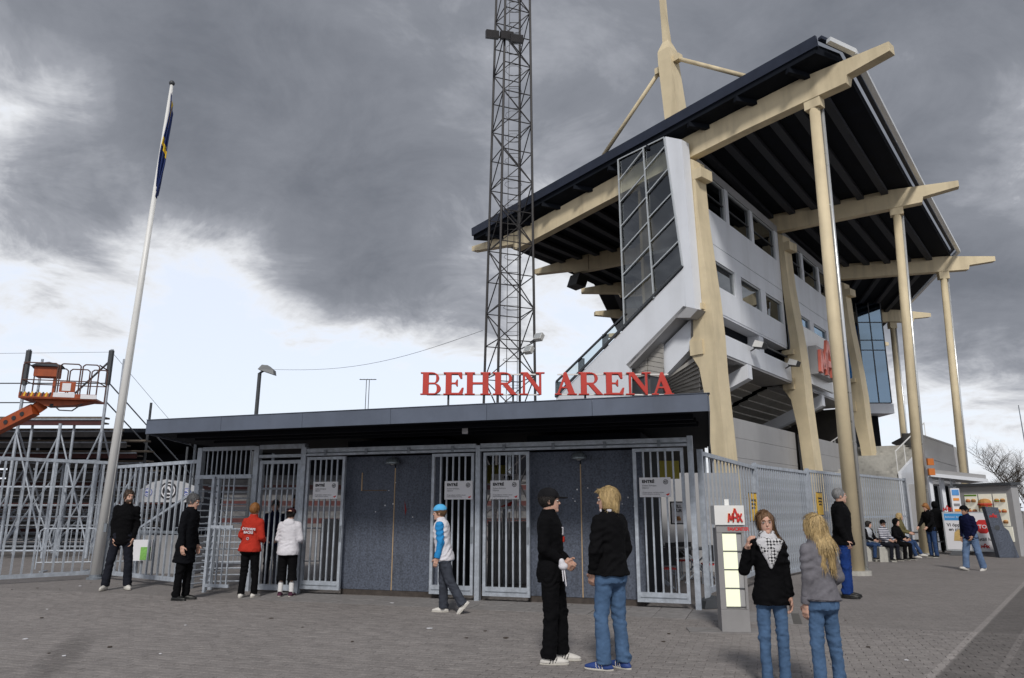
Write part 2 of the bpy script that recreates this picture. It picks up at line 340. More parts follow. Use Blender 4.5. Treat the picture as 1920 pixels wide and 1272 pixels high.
# block pavers: the nearest 300 one by one, the others as one bed
def paver_verts(l=0.205, w=0.1005, h=0.005, e=0.0035):
    return [(0, 0, -0.012), (l, 0, -0.012), (l, w, -0.012), (0, w, -0.012), (0, 0, h - 0.003), (l, 0, h - 0.003), (l, w, h - 0.003), (0, w, h - 0.003), (e, e, h), (l - e, e, h), (l - e, w - e, h), (e, w - e, h)]
PF = [(k * 4 + a, k * 4 + (a + 1) % 4, k * 4 + 4 + (a + 1) % 4, k * 4 + 4 + a) for k in (0, 1) for a in range(4)] + [(8, 9, 10, 11)]
cells = []
for j in range(0, 92):
    v = -1.39 - j * 0.105
    for i in range(-70, 92):
        u = i * 0.21 + (0.105 if j % 2 else 0); w = MG @ Vector((u + 0.1, v, 0)); dz = w.y * math.cos(PITCH) - 1.6 * math.sin(PITCH)
        if w.y < 5.6: continue
        sx = 960 + FOC * w.x / dz; sy = 636 + FOC * (1.6 * math.cos(PITCH) + w.y * math.sin(PITCH)) / dz - 2 * FOC * w.y * math.sin(PITCH) / dz
        sy = 636 - FOC * ((0 - 1.6) * math.cos(PITCH) - w.y * math.sin(PITCH)) / dz
        if -60 < sx < 1980 and sy < 1330: cells.append((w.y, u, v, sy, sx))
cells.sort()
near = [c for c in cells if c[3] < 1276 and 0 < c[4] < 1920][:300]; nk = set((c[1], c[2]) for c in near)
pv = MB(); tone = []
for c in cells:
    if (c[1], c[2]) in nk: continue
    T = MG @ Matrix.Translation((c[1], c[2], random.uniform(-0.002, 0.002))); n = len(pv.v)
    pv.v += [tuple(T @ Vector(p)) for p in paver_verts()]; pv.f += [tuple(n + k for k in f) for f in PF]; tone += [random.random()] * len(PF)
me = bpy.data.meshes.new('block_pavers'); me.from_pydata(pv.v, [], pv.f); me.materials.append(m_paver)
at_ = me.attributes.new('tone', 'FLOAT', 'FACE'); at_.data.foreach_set('value', tone)
bed = tag(link('block_paving', me), 'grey concrete block pavers of the square in front of the gates', 'paving', kind='stuff')
me = bpy.data.meshes.new('paver'); me.from_pydata(paver_verts(), [], PF); me.materials.append(m_paver)
for c in near:
    o = link('paver', me, ground); o.matrix_local = MG @ Matrix.Translation((c[1], c[2], random.uniform(-0.002, 0.002)))

# ------------------------------------------------------------------ entrance building
eb = thing('entrance_building', tuple(GL), 'low entrance pavilion with flat blue-grey roof, slate walls and steel gate openings', 'building')
rp = [(-2.38, -1.96), (8.08, -1.96), (7.62, 5.1), (-3.4, 5.1), (-3.4, 0.35)]
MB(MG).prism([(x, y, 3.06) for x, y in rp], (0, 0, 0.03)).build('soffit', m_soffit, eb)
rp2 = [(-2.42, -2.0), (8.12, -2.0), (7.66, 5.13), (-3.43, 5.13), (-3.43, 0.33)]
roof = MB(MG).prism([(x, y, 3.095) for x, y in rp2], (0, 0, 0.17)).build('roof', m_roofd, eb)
# fascia sheets round the edge, each its own panel with a small gap
def fascia(a, b, n):
    a = Vector(a); b = Vector(b); d = (b - a); L_ = d.length; d.normalize(); nrm = Vector((d.y, -d.x))
    for i in range(n):
        p = a + d * (L_ * i / n + 0.003); q = a + d * (L_ * (i + 1) / n - 0.003)
        MB(MG).prism([(p.x, p.y, 3.035), (q.x, q.y, 3.035), (q.x, q.y, 3.30), (p.x, p.y, 3.30)], (nrm.x * 0.02, nrm.y * 0.02, 0)).build('fascia_panel', m_fascia, eb)
P2 = [Vector(p) for p in rp2]
fascia(P2[0] + Vector((0, -0.005)), P2[1] + Vector((0, -0.005)), 6); fascia(P2[1], P2[2], 4); fascia(P2[4], P2[0], 2)
MB(MG).prism([(P2[0].x, P2[0].y - 0.04, 3.302), (P2[1].x + 0.03, P2[1].y - 0.04, 3.302), (P2[1].x + 0.03, P2[1].y + 0.12, 3.302), (P2[0].x, P2[0].y + 0.12, 3.302)], (0, 0, 0.008)).build('roof_trim', m_fascia, eb)
for y in (-1.5, -1.0, -0.45): MB(MG).box(-2.1, 7.85, y - 0.045, y + 0.045, 2.98, 3.058).build('soffit_beam', m_soffit, eb)
uA, uB, uC, uD, uE, uF, uG, uH = [gu(*p) for p in ((584, 857), (654.6, 857), (816, 853), (894, 852), (911.4, 850), (996, 848), (1187.6, 843), (1281.7, 840))]
uP0, uPm, uP1 = gu(579, 850), gu(902, 850), gu(1292, 826)
# ticket booths: slate boards either side of a bare wooden joint
for (a, b, jt) in ((uB, uC, gu(738, 870)), (uF, uG, gu(1086, 868))):
    MB(MG).box(a - 0.12, b + 0.12, 0.132, 2.6, 0.05, 2.98).build('booth_core', m_roofd, eb)
    MB(MG).box(a - 0.12, jt - 0.010, 0.09, 0.13, 0.10, 2.66).build('wall_panel', m_slate, eb)
    MB(MG).box(jt + 0.010, b + 0.12, 0.09, 0.13, 0.10, 2.66).build('wall_panel', m_slate, eb)
    MB(MG).box(jt - 0.009, jt + 0.009, 0.082, 0.128, 0.10, 2.42).build('joint_strip', m_joint, eb)
    MB(MG).box(a - 0.1, b + 0.1, 0.10, 0.2, -0.02, 0.097).build('plinth', mat('dirty_plinth', (0.06, 0.05, 0.045), 0.9, 0.4, 9), eb)
# faint square of old glue and a red scrawl on the left booth
u1, u2 = gu(676, 875), gu(722, 905)
for q in (((676, 872), (678, 908)),): MB(MG).box(u1 - 0.012, u1 + 0.012, 0.083, 0.0895, 1.98, 2.34).build('glue_mark', m_joint, eb)
MB(MG).box(u1 + 0.012, u2, 0.085, 0.0895, 1.975, 1.995).build('glue_mark', mat('old_glue', (0.12, 0.085, 0.06), 0.8, 0.3, 20), eb)
ur = gu(755, 935); MB(MG).prism([(ur, 0.084, 1.78), (ur + 0.05, 0.084, 1.60), (ur + 0.02, 0.084, 1.50), (ur + 0.01, 0.084, 1.64)], (0, 0.005, 0)).build('red_scrawl', mat('red_scrawl_paint', (0.22, 0.02, 0.02), 0.7), eb)
for px, py in ((738, 905), (725, 920), (733, 945), (718, 948), (1080, 918), (1100, 915), (1072, 935), (1076, 940), (1125, 920), (1176, 933), (1188, 950), (700, 960), (1165, 945), (770, 970)):
    q = MGI @ at_pl(px, py, GL, GR); r = random.uniform(0.008, 0.016)
    MB(MG).lathe([(r, 0), (r * 0.8, 0.003)], n=6).build('paint_chip', m_sign, eb).matrix_local = Matrix.Translation(MG.to_3x3() @ Vector((q.x, 0.088, q.z))) @ Matrix.Translation(Vector(ORG[eb.name]) * 0) @ Matrix.Rotation(R(90), 4, 'X')
# steel frame: posts and the double top rail that carries the gates
for u in (uP0, uPm, uP1 + 0.02): MB(MG).box(u - 0.045, u + 0.045, -0.17, -0.06, -0.02, 2.86 if u != uPm else 2.80).build('post', m_galv, eb)
for a, b in ((uP0 + 0.047, uPm - 0.047), (uPm + 0.047, uP1 - 0.03)):
    MB(MG).box(a, b, -0.16, -0.09, 2.752, 2.832).build('rail', m_galv, eb); MB(MG).box(a, b, -0.185, -0.10, 2.685, 2.725).build('rail', m_galv, eb)
    MB(MG).box(a, b, -0.12, -0.05, 2.728, 2.75).build('rail', m_galvd, eb)
    for k in range(4):
        uu = a + (b - a) * (k + 0.5) / 4; MB(MG).box(uu - 0.03, uu + 0.03, -0.192, -0.187, 2.69, 2.80).build('rail_bracket', m_galvd, eb)

# sliding gates
def gate(a, b, label, nb):
    g = thing('sliding_gate', tuple(MG @ Vector(((a + b) / 2, -0.11, 0))), label, 'gate', 'sliding gates of the pavilion')
    y0, y1, z0, z1, w = -0.145, -0.085, 0.09, 2.66, 0.055
    MB(MG).box(a, a + w, y0, y1, z0, z1).build('stile', m_galv, g); MB(MG).box(b - w, b, y0, y1, z0, z1).build('stile', m_galv, g)
    MB(MG).box(a + w, b - w, y0, y1, z1 - w, z1).build('top_rail', m_galv, g); MB(MG).box(a + w, b - w, y0, y1, z0, z0 + 0.16).build('bottom_rail', m_galv, g)
    MB(MG).box(a + w, b - w, y0 - 0.012, y0 - 0.002, z0 + 0.075, z0 + 0.085).build('weld_line', m_galvd, g)
    first = None
    for i in range(nb):
        u = a + w + (b - a - 2 * w) * (i + 1) / (nb + 1)
        if first is None: first = MB(MG).box(u - 0.014, u + 0.014, -0.13, -0.10, z0 + 0.16, z1 - w).build('bar', m_galv, g); u0 = u
        else: inst(first, MG.to_3x3() @ Vector((u - u0, 0, 0)), g)
    MB(MG).box(b - w + 0.012, b - 0.012, y0 - 0.02, y0, 1.0, 1.30).build('lock_plate', m_galvd, g)
    return g
gate(uA, uB, 'galvanised bar gate left of the left slate wall, beside the white-hooded child', 5)
gate(uC, uD, 'galvanised bar gate behind the boy in the blue cap', 5)
gate(uE, uF, 'galvanised bar gate left of the man in the black cap', 5)
gate(uG, uH, 'galvanised bar gate at the right end of the pavilion, near the lit totem', 5)

# club crest: ring with an S-shaped mark
def crest(M, x, z, r, y, parent, mdark=m_ink, mring=m_sign):
    def disc(rr, yy, m, nm):
        b = MB(M); n = 18
        b.prism([(x + rr * math.cos(2 * math.pi * i / n), yy, z + rr * math.sin(2 * math.pi * i / n)) for i in range(n)], (0, 0.0015, 0)); return b.build(nm, m, parent)
    e = disc(r, y, mdark, 'emblem'); disc(r * 0.80, y - 0.002, mring, 'emblem_ring'); disc(r * 0.66, y - 0.004, mdark, 'emblem_field')
    b = MB(M)
    for s in (-1, 1): b.prism([(x + r * px, y - 0.006, z + r * pz) for px, pz in ((-0.42, 0.36 * s + 0.12), (0.1, 0.36 * s + 0.12), (0.42, 0.10 * s - 0.14), (0.42, 0.10 * s - 0.34), (0.0, 0.3 * s - 0.08), (-0.42, 0.36 * s - 0.10))], (0, 0.0015, 0))
    b.build('emblem_mark', mring, parent)
def entre(px0, py0, px1, py1, label, off=-0.175):
    a = gu(px0, (py0 + py1) / 2, off); b = gu(px1, (py0 + py1) / 2, off); dv = MG.to_3x3() @ Vector((0, off, 0))
    z1 = at_pl(px0, py0, GL + dv, GR + dv).z; z0 = at_pl(px0, py1, GL + dv, GR + dv).z; w = b - a; h = z1 - z0
    s = thing('entry_sign', tuple(MG @ Vector((a, off, z0))), label, 'sign', 'white entry signs on the gates')
    MB(MG).box(a, b, off, off + 0.012, z0, z1).build('board', m_sign, s)
    yt = off - 0.003
    text('lettering', 'ENTRÉ', h * 0.20, text_m(MG, a + w * 0.09, yt, z1 - h * 0.27), m_ink, s, bold=0.004, space=1.08)
    text('lettering', 'Endast förköpta\nbiljetter', h * 0.115, text_m(MG, a + w * 0.09, yt, z1 - h * 0.45), m_inkgrey, s)
    text('lettering', 'Övriga biljetter vid Behrn kassan\nFöljd ordningens anvisning', h * 0.085, text_m(MG, a + w * 0.09, yt, z1 - h * 0.79), m_inkgrey, s)
    crest(MG, b - w * 0.16, z1 - h * 0.23, h * 0.13, yt, s)
    MB(MG).prism([(b - w * 0.17, yt, z0 + h * 0.13), (b - w * 0.05, yt, z0 + h * 0.20), (b - w * 0.07, yt, z0 + h * 0.10), (b - w * 0.12, yt, z0 + h * 0.07)], (0, 0.002, 0)).build('red_mark', m_inkred, s)
    for k in (0.1, 0.9): MB(MG).box(a + w * k - 0.01, a + w * k + 0.01, off + 0.012, off + 0.07, z0 + h * 0.45, z0 + h * 0.55).build('clip', m_galvd, s)
entre(587, 904, 633, 936, 'white entry sign on the leftmost sliding gate, left of the slate walls')
entre(833.5, 902.5, 886, 937, 'white entry sign just above the boy in the blue cap')
entre(919.5, 901.5, 973, 936.5, 'white entry sign between the boy in blue and the man in black cap')
entre(1199, 896, 1258, 932.5, 'white entry sign on the rightmost gate, near the lit totem')

# dome wall lamps
def dome(px, py, label):
    u = gu(px, py, -0.05); z = at_pl(px, py, GL, GR).z
    l = thing('wall_lamp', tuple(MG @ Vector((u, 0.09, z))), label, 'lamp', 'dome lamps over the slate walls')
    c = MG @ Vector((u, -0.07, z)); r = 0.135
    MB().lathe([(r, 0), (r + 0.004, 0.012), (r * 0.96, 0.05), (r * 0.80, 0.09), (r * 0.5, 0.118), (r * 0.2, 0.128), (0.01, 0.13)], c, 20).build('shade', mat('lamp_enamel', (0.20, 0.23, 0.25), 0.35, 0.1, 5, metal=0.5), l, True)
    MB().lathe([(0.03, -0.02), (0.05, 0.0), (0.05, 0.02)], c, 12).build('bulb', mat('opal_bulb', (0.35, 0.36, 0.36), 0.3), l, True)
    MB(MG).box(u - 0.025, u + 0.025, -0.05, 0.088, z + 0.105, z + 0.14).build('arm', m_dkgrey, l)
dome(737, 871, 'grey dome lamp above the left slate wall'); dome(1085.5, 862, 'grey dome lamp above the wall behind the two talking men')
# small box under the canopy
bx = at_z(872, 806, 3.0); tag(MB().box(bx.x - 0.05, bx.x + 0.05, bx.y - 0.04, bx.y + 0.04, 2.93, 3.03).build('sensor_box', m_sign), 'small pale sensor box under the canopy edge, above the boy', 'sensor')

# ------------------------------------------------------------------ left of the pavilion: turnstile bay and person gate
def bars(parent, us, y, z0, z1, w=0.028, M=MG, m=m_galv):
    first = None
    for u in us:
        if first is None: first = MB(M).box(u - w / 2, u + w / 2, y - w / 2, y + w / 2, z0, z1).build('bar', m, parent); u0 = u
        else: inst(first, M.to_3x3() @ Vector((u - u0, 0, 0)), parent)
v0, v1, v2, v3 = gu(366, 980), gu(474, 980), gu(484, 980), gu(556, 980)
bay = thing('barred_bay', tuple(MG @ Vector((v0, 0, 0))), 'galvanised frame with barred transom around the tall turnstile', 'fence')
for u in (v0, v1): MB(MG).box(u - 0.06, u + 0.06, -0.06, 0.06, -0.02, 2.93).build('post', m_galv, bay)
MB(MG).box(v0 + 0.06, v1 - 0.06, -0.05, 0.05, 2.86, 2.94).build('rail', m_galv, bay); MB(MG).box(v0 - 0.04, v1 - 0.06, -0.09, 0.02, 2.26, 2.34).build('rail', m_galv, bay)
bars(bay, [v0 + 0.06 + (v1 - v0 - 0.12) * (i + 1) / 11 for i in range(10)], 0.0, 2.34, 2.86, 0.022)
mu = (v0 + v1) / 2 + 0.1
MB(MG).box(mu - 0.03, mu + 0.03, -0.55, -0.49, -0.02, 2.28).build('post', m_galv, bay)
MB(MG).box(mu, v1 - 0.06, -0.54, -0.50, 1.24, 1.30).build('rail', m_galv, bay); MB(MG).box(mu, v1 - 0.06, -0.54, -0.50, 0.10, 0.16).build('rail', m_galv, bay)
bars(bay, [mu + (v1 - mu) * (i + 1) / 5.0 for i in range(4)], -0.52, 0.16, 2.26, 0.024)
ts = thing('turnstile', tuple(MG @ Vector(((v0 + v1) / 2 - 0.1, 0.15, 0))), 'full-height galvanised turnstile with rows of horizontal arms', 'turnstile')
tcx, tcy = (v0 + v1) / 2 - 0.12, -0.10
MB(MG).bar((tcx, tcy, 0), (tcx, tcy, 2.24), 0.05, n=10).build('shaft', m_galv, ts)
for a in (0.5, 0.5 + 2 * math.pi / 3, 0.5 + 4 * math.pi / 3):
    for k in range(16):
        z = 0.16 + k * 0.13; d = Vector((math.cos(a), math.sin(a), 0))
        p = Vector((tcx, tcy, z)); MB(MG).bar(p + d * 0.05, p + d * 0.62, 0.017, n=6).build('arm', m_galv, ts)
pg = thing('person_gate', tuple(MG @ Vector((v2, 0, 0))), 'barred steel gate in front of the red-jacketed woman and hooded child', 'gate')
for u in (v2, v3): MB(MG).box(u - 0.035, u + 0.035, -0.04, 0.04, 0.03, 2.62).build('stile', m_galv, pg)
MB(MG).box(v2 + 0.035, v3 - 0.035, -0.035, 0.035, 2.55, 2.62).build('top_rail', m_galv, pg); MB(MG).box(v2 + 0.035, v3 - 0.035, -0.035, 0.035, 0.03, 0.14).build('bottom_rail', m_galv, pg); MB(MG).box(v2 + 0.035, v3 - 0.035, -0.02, 0.02, 2.02, 2.06).build('mid_rail', m_galvd, pg)
bars(pg, [v2 + (v3 - v2) * (i + 1) / 7 for i in range(6)], 0.0, 0.14, 2.55, 0.026)
fr2 = thing('gate_surround', tuple(MG @ Vector((v3, 0, 0))), 'steel post and header around the person gate', 'frame')
MB(MG).box(v3 + 0.05, v3 + 0.13, -0.07, 0.05, -0.02, 2.95).build('post', m_galv, fr2); MB(MG).box(v1 + 0.065, v3 + 0.045, -0.05, 0.05, 2.86, 2.95).build('rail', m_galv, fr2); MB(MG).box(v1 + 0.065, v3 + 0.045, -0.05, 0.05, 2.68, 2.74).build('rail', m_galv, fr2)

# ------------------------------------------------------------------ bar fences
def fence(name, label, A, B, zt, nb, pw=0.07, zb=0.10, bw=0.03, mid=None, m=m_galv, post_ends=(1, 1), kind=None, group='bar fences round the arena'):
    A = Vector((A[0], A[1], 0)); B = Vector((B[0], B[1], 0)); L_ = (B - A).length; M = frame_m(A, B - A)
    f = thing(name, tuple(A), label, 'fence', group)
    for e, u in zip(post_ends, (0, L_)):
        if e: MB(M).box(u - pw / 2, u + pw / 2, -pw / 2, pw / 2, -0.02, zt + 0.03).build('post', m, f)
    MB(M).box(pw / 2, L_ - pw / 2, -0.03, 0.03, zt - 0.075, zt).build('rail', m, f); MB(M).box(pw / 2, L_ - pw / 2, -0.03, 0.03, zb, zb + 0.09).build('rail', m, f)
    if mid: MB(M).box(pw / 2, L_ - pw / 2, 0.018, 0.05, mid, mid + 0.06).build('rail', m, f)
    bars(f, [pw / 2 + (L_ - pw) * (i + 1) / (nb + 1) for i in range(nb)], 0.0, zb + 0.09, zt - 0.075, bw, M, m)
    return f, M, L_
c0 = at_z(183, 1085)
pF = Vector((-9.95, 18.55)); pE = Vector((-13.7, 14.6)); pT = (MG @ Vector((v0 - 0.05, 0.0, 0))).xy
fence('bar_fence', 'steel bar fence at the far left, left of the white flagpole', pE, pF, 2.79, 25, bw=0.038)
f2, Mf, Lf = fence('bar_fence', 'steel bar fence behind the bearded man, between flagpole and turnstile', pF + Vector((0.09, -0.09)), pT, 2.68, 14, bw=0.038)
MB(Mf).bar((Lf * 0.35, 0.03, 1.15), (Lf * 0.96, 0.03, 1.98), 0.05).build('brace', m_galv, f2); MB(Mf).box(Lf * 0.35, Lf * 0.96, 0.02, 0.06, 1.09, 1.15).build('rail', m_galvd, f2)
# right-hand fence, four dense sections
rf = [Vector((3.32, 13.05)), Vector((5.75, 17.6)), Vector((8.3, 20.9)), Vector((11.3, 24.4)), Vector((15.1, 28.6))]
labs = ['steel bar fence beside the right end of the pavilion, behind the totem', 'dense grey steel fence section behind the girl in the scarf', 'dense grey steel fence section behind the grey-haired man in jeans', 'dense grey steel fence section behind the seated boys']
for i in range(4):
    fence('bar_fence', labs[i], rf[i], rf[i + 1] - (rf[i + 1] - rf[i]).normalized() * 0.09, 2.62 + 0.05 * i, (15, 24, 22, 22)[i], pw=0.09, zb=0.06 if i else 0.22, bw=0.032 if i else 0.03, mid=1.35 if i >= 2 else None, m=m_galv)
# yellow warning notices on it
def notice(px, py, i, label):
    A, B = rf[i], rf[i + 1]; M = frame_m((A.x, A.y, 0), (B - A).to_3d()); dv = (M.to_3x3() @ Vector((0, -0.06, 0))).xy
    q = M.inverted() @ at_pl(px, py, A + dv, B + dv); w, h = 0.27, 0.34
    s = thing('warning_notice', tuple(M @ Vector((q.x, -0.06, q.z))), label, 'sign', 'yellow notices on the fence')
    MB(M).box(q.x - w, q.x + w, -0.075, -0.06, q.z - h / 1.05, q.z + h / 1.05).build('board', m_yellow, s)
    for a, b, c, d in ((-w, w, h / 1.05 - 0.02, h / 1.05), (-w, w, -h / 1.05, -h / 1.05 + 0.02)): MB(M).box(q.x + a, q.x + b, -0.080, -0.0765, q.z + c, q.z + d).build('border', m_ink, s)
    text('lettering', 'Ej obehörig\nparkering\nområde', 0.085, text_m(M, q.x, -0.079, q.z + 0.13), m_ink, s, 'CENTER', 0.002)
notice(1411, 951, 1, 'yellow notice on the fence above the girl in the scarf'); notice(1537, 945, 1, 'yellow notice on the fence beside the grey-haired man')
# ------------------------------------------------------------------ signed-distance modelling (letters, people)
class Field:
    def __init__(s, lo, hi, res):
        s.lo = np.array(lo, float); s.res = res; s.n = np.ceil((np.array(hi, float) - s.lo) / res).astype(int) + 1
        s.ax = [s.lo[i] + res * np.arange(s.n[i]) for i in range(3)]
        s.D = np.full(s.n, 1.0, np.float32)
    def win(s, lo, hi, mg):
        a = np.clip(np.floor((np.array(lo) - mg - s.lo) / s.res).astype(int), 0, s.n - 1); b = np.clip(np.ceil((np.array(hi) + mg - s.lo) / s.res).astype(int) + 1, 1, s.n)
        sl = tuple(slice(a[i], b[i]) for i in range(3))
        return sl, s.ax[0][sl[0]][:, None, None], s.ax[1][sl[1]][None, :, None], s.ax[2][sl[2]][None, None, :]
    def add(s, prim, k=0.0):
        fn, lo, hi = prim; sl, x, y, z = s.win(lo, hi, k + 3 * s.res)
        d = fn(x, y, z); c = s.D[sl]
        if d.size == 0: return s
        if k > 0:
            h = np.clip(0.5 + 0.5 * (c - d) / k, 0, 1); s.D[sl] = c * (1 - h) + d * h - k * h * (1 - h)
        else: s.D[sl] = np.minimum(c, d)
        return s
    def sub(s, prim, k=0.0):
        fn, lo, hi = prim; sl, x, y, z = s.win(lo, hi, k + 3 * s.res); d = -fn(x, y, z); c = s.D[sl]
        if d.size == 0: return s
        if k > 0:
            h = np.clip(0.5 - 0.5 * (c - d) / k, 0, 1); s.D[sl] = c * (1 - h) + d * h + k * h * (1 - h)
        else: s.D[sl] = np.maximum(c, d)
        return s
    def clip(s, p, n):
        """keep the side n points away from"""
        n = np.array(n, float); n /= np.linalg.norm(n)
        d = (s.ax[0][:, None, None] - p[0]) * n[0] + (s.ax[1][None, :, None] - p[1]) * n[1] + (s.ax[2][None, None, :] - p[2]) * n[2]
        s.D = np.maximum(s.D, d).astype(np.float32); return s
    def mesh(s):
        D = s.D.copy(); D[0] = D[-1] = 1; D[:, 0] = D[:, -1] = 1; D[:, :, 0] = D[:, :, -1] = 1
        S = D < 0; nx, ny, nz = D.shape
        cnt = np.zeros((nx - 1, ny - 1, nz - 1), np.int8)
        for i in (0, 1):
            for j in (0, 1):
                for k in (0, 1): cnt += S[i:nx - 1 + i, j:ny - 1 + j, k:nz - 1 + k]
        act = (cnt > 0) & (cnt < 8); idx = np.argwhere(act)
        if len(idx) == 0: return np.zeros((0, 3)), np.zeros((0, 4), int)
        vid = np.full(act.shape, -1, np.int64); vid[act] = np.arange(len(idx))
        acc = np.zeros((len(idx), 3)); n = np.zeros(len(idx))
        cor = [np.array(c) for c in ((0, 0, 0), (1, 0, 0), (0, 1, 0), (1, 1, 0), (0, 0, 1), (1, 0, 1), (0, 1, 1), (1, 1, 1))]
        val = [D[tuple((idx + c).T)] for c in cor]
        for a, b in ((0, 1), (2, 3), (4, 5), (6, 7), (0, 2), (1, 3), (4, 6), (5, 7), (0, 4), (1, 5), (2, 6), (3, 7)):
            va, vb = val[a], val[b]; m = (va < 0) != (vb < 0); t = va[m] / (va[m] - vb[m])
            acc[m] += cor[a] + (cor[b] - cor[a]) * t[:, None]; n[m] += 1
        V = s.lo + s.res * (idx + acc / n[:, None])
        F = []
        for ax in range(3):
            o1, o2 = [(1, 2), (2, 0), (0, 1)][ax]
            A = S[:-1] if ax == 0 else S[:, :-1] if ax == 1 else S[:, :, :-1]; B = S[1:] if ax == 0 else S[:, 1:] if ax == 1 else S[:, :, 1:]
            e = np.argwhere(A != B); fl = A[tuple(e.T)]
            d1 = np.zeros(3, int); d1[o1] = 1; d2 = np.zeros(3, int); d2[o2] = 1
            ok = (e[:, o1] > 0) & (e[:, o2] > 0); e = e[ok]; fl = fl[ok]
            q = np.stack([vid[tuple((e - d1 - d2).T)], vid[tuple((e - d2).T)], vid[tuple(e.T)], vid[tuple((e - d1).T)]], 1)
            q[~fl] = q[~fl][:, ::-1]; F.append(q)
        F = np.concatenate(F); return V, F[(F >= 0).all(1)]
def np_mesh(name, V, F, m, smooth=True):
    me = bpy.data.meshes.new(name); me.vertices.add(len(V)); me.vertices.foreach_set('co', np.asarray(V, np.float32).ravel())
    me.loops.add(F.size); me.loops.foreach_set('vertex_index', F.ravel().astype(np.int32)); me.polygons.add(len(F))
    me.polygons.foreach_set('loop_start', np.arange(0, F.size, F.shape[1], dtype=np.int32))
    me.polygons.foreach_set('use_smooth', np.full(len(F), smooth)); me.materials.append(m); me.update(calc_edges=True); me.validate(); return me
def A3(v): return np.array(v, float)
def cap(a, b, r1, r2, flat=False):
    a, b = A3(a), A3(b); d = b - a; L2 = max(d @ d, 1e-9); r = max(r1, r2)
    def fn(x, y, z):
        px, py, pz = x - a[0], y - a[1], z - a[2]; h = np.clip((px * d[0] + py * d[1] + pz * d[2]) / L2, 0, 1)
        q = np.sqrt((px - d[0] * h) ** 2 + (py - d[1] * h) ** 2 + (pz - d[2] * h) ** 2) - (r1 + (r2 - r1) * h)
        if flat: q = np.maximum(q, (px * d[0] + py * d[1] + pz * d[2]) / math.sqrt(L2) - math.sqrt(L2))
        return q
    return fn, np.minimum(a, b) - r, np.maximum(a, b) + r
def ell(c, rad, M=None):
    """ellipsoid with centre c; c, rad in the frame M (4x4) when given"""
    c, rad = A3(c), A3(rad)
    if M is None: M = np.eye(4)
    R3, t = M[:3, :3], M[:3, 3]; wc = R3 @ c + t; ext = np.sqrt((R3 ** 2) @ (rad ** 2))
    def fn(x, y, z):
        dx, dy, dz = x - wc[0], y - wc[1], z - wc[2]
        q = [(dx * R3[0, i] + dy * R3[1, i] + dz * R3[2, i]) / rad[i] for i in range(3)]
        k0 = np.sqrt(q[0] ** 2 + q[1] ** 2 + q[2] ** 2); k1 = np.sqrt((q[0] / rad[0]) ** 2 + (q[1] / rad[1]) ** 2 + (q[2] / rad[2]) ** 2) + 1e-9
        return k0 * (k0 - 1) / k1
    return fn, wc - ext, wc + ext
def boxp(c, half, M=None, rnd=0.0):
    c, half = A3(c), A3(half)
    if M is None: M = np.eye(4)
    R3, t = M[:3, :3], M[:3, 3]; wc = R3 @ c + t; ext = np.abs(R3) @ half
    def fn(x, y, z):
        dx, dy, dz = x - wc[0], y - wc[1], z - wc[2]
        q = [np.abs(dx * R3[0, i] + dy * R3[1, i] + dz * R3[2, i]) - half[i] + rnd for i in range(3)]
        return np.sqrt(np.maximum(q[0], 0) ** 2 + np.maximum(q[1], 0) ** 2 + np.maximum(q[2], 0) ** 2) + np.minimum(np.maximum(np.maximum(q[0], q[1]), q[2]), 0) - rnd
    return fn, wc - ext, wc + ext
def loft(st, M, infl=0.0, ex=2.3):
    """stack of (z, half width, half depth, y offset) along the frame M's z axis"""
    st = A3(st); R3, t = M[:3, :3], M[:3, 3]
    a = st[:, 1].max() + infl; b = (st[:, 2] + np.abs(st[:, 3])).max() + infl
    cs = np.array([R3 @ np.array([sx * a, sy * b, z]) + t for sx in (-1, 1) for sy in (-1, 1) for z in (st[0, 0], st[-1, 0])])
    def fn(x, y, z):
        dx, dy, dz = x - t[0], y - t[1], z - t[2]
        qx, qy, qz = [dx * R3[0, i] + dy * R3[1, i] + dz * R3[2, i] for i in range(3)]
        A_ = np.interp(qz, st[:, 0], st[:, 1]) + infl; B_ = np.interp(qz, st[:, 0], st[:, 2]) + infl; cy = np.interp(qz, st[:, 0], st[:, 3])
        r = (np.abs(qx / A_) ** ex + np.abs((qy - cy) / B_) ** ex) ** (1 / ex)
        return np.maximum((r - 1) * np.minimum(A_, B_), np.maximum(st[0, 0] - qz, qz - st[-1, 0]))
    return fn, cs.min(0), cs.max(0)
def poly2(pts, y0, y1):
    """polygon in xz, extruded along y"""
    P = A3(pts); n = len(P)
    def fn(x, y, z):
        x2 = x[:, :, 0]; z2 = z[0, 0, :][None, :]; x2 = x2[:, :1]
        d = np.full((x2.shape[0], z2.shape[1]), 1e9); ins = np.zeros(d.shape, bool)
        for i in range(n):
            a, b = P[i], P[(i + 1) % n]; e = b - a; wx, wz = x2 - a[0], z2 - a[1]
            h = np.clip((wx * e[0] + wz * e[1]) / (e @ e), 0, 1); d = np.minimum(d, (wx - e[0] * h) ** 2 + (wz - e[1] * h) ** 2)
            c = ((a[1] <= z2) != (b[1] <= z2)) & (x2 < (b[0] - a[0]) * (z2 - a[1]) / (b[1] - a[1] + 1e-12) + a[0]); ins ^= c
        d = np.sqrt(d) * np.where(ins, -1, 1)
        return np.maximum(d[:, None, :], np.maximum(y0 - y, y - y1))
    return fn, np.array([P[:, 0].min(), y0, P[:, 1].min()]), np.array([P[:, 0].max(), y1, P[:, 1].max()])
LAT = np.random.rand(32, 32, 32)
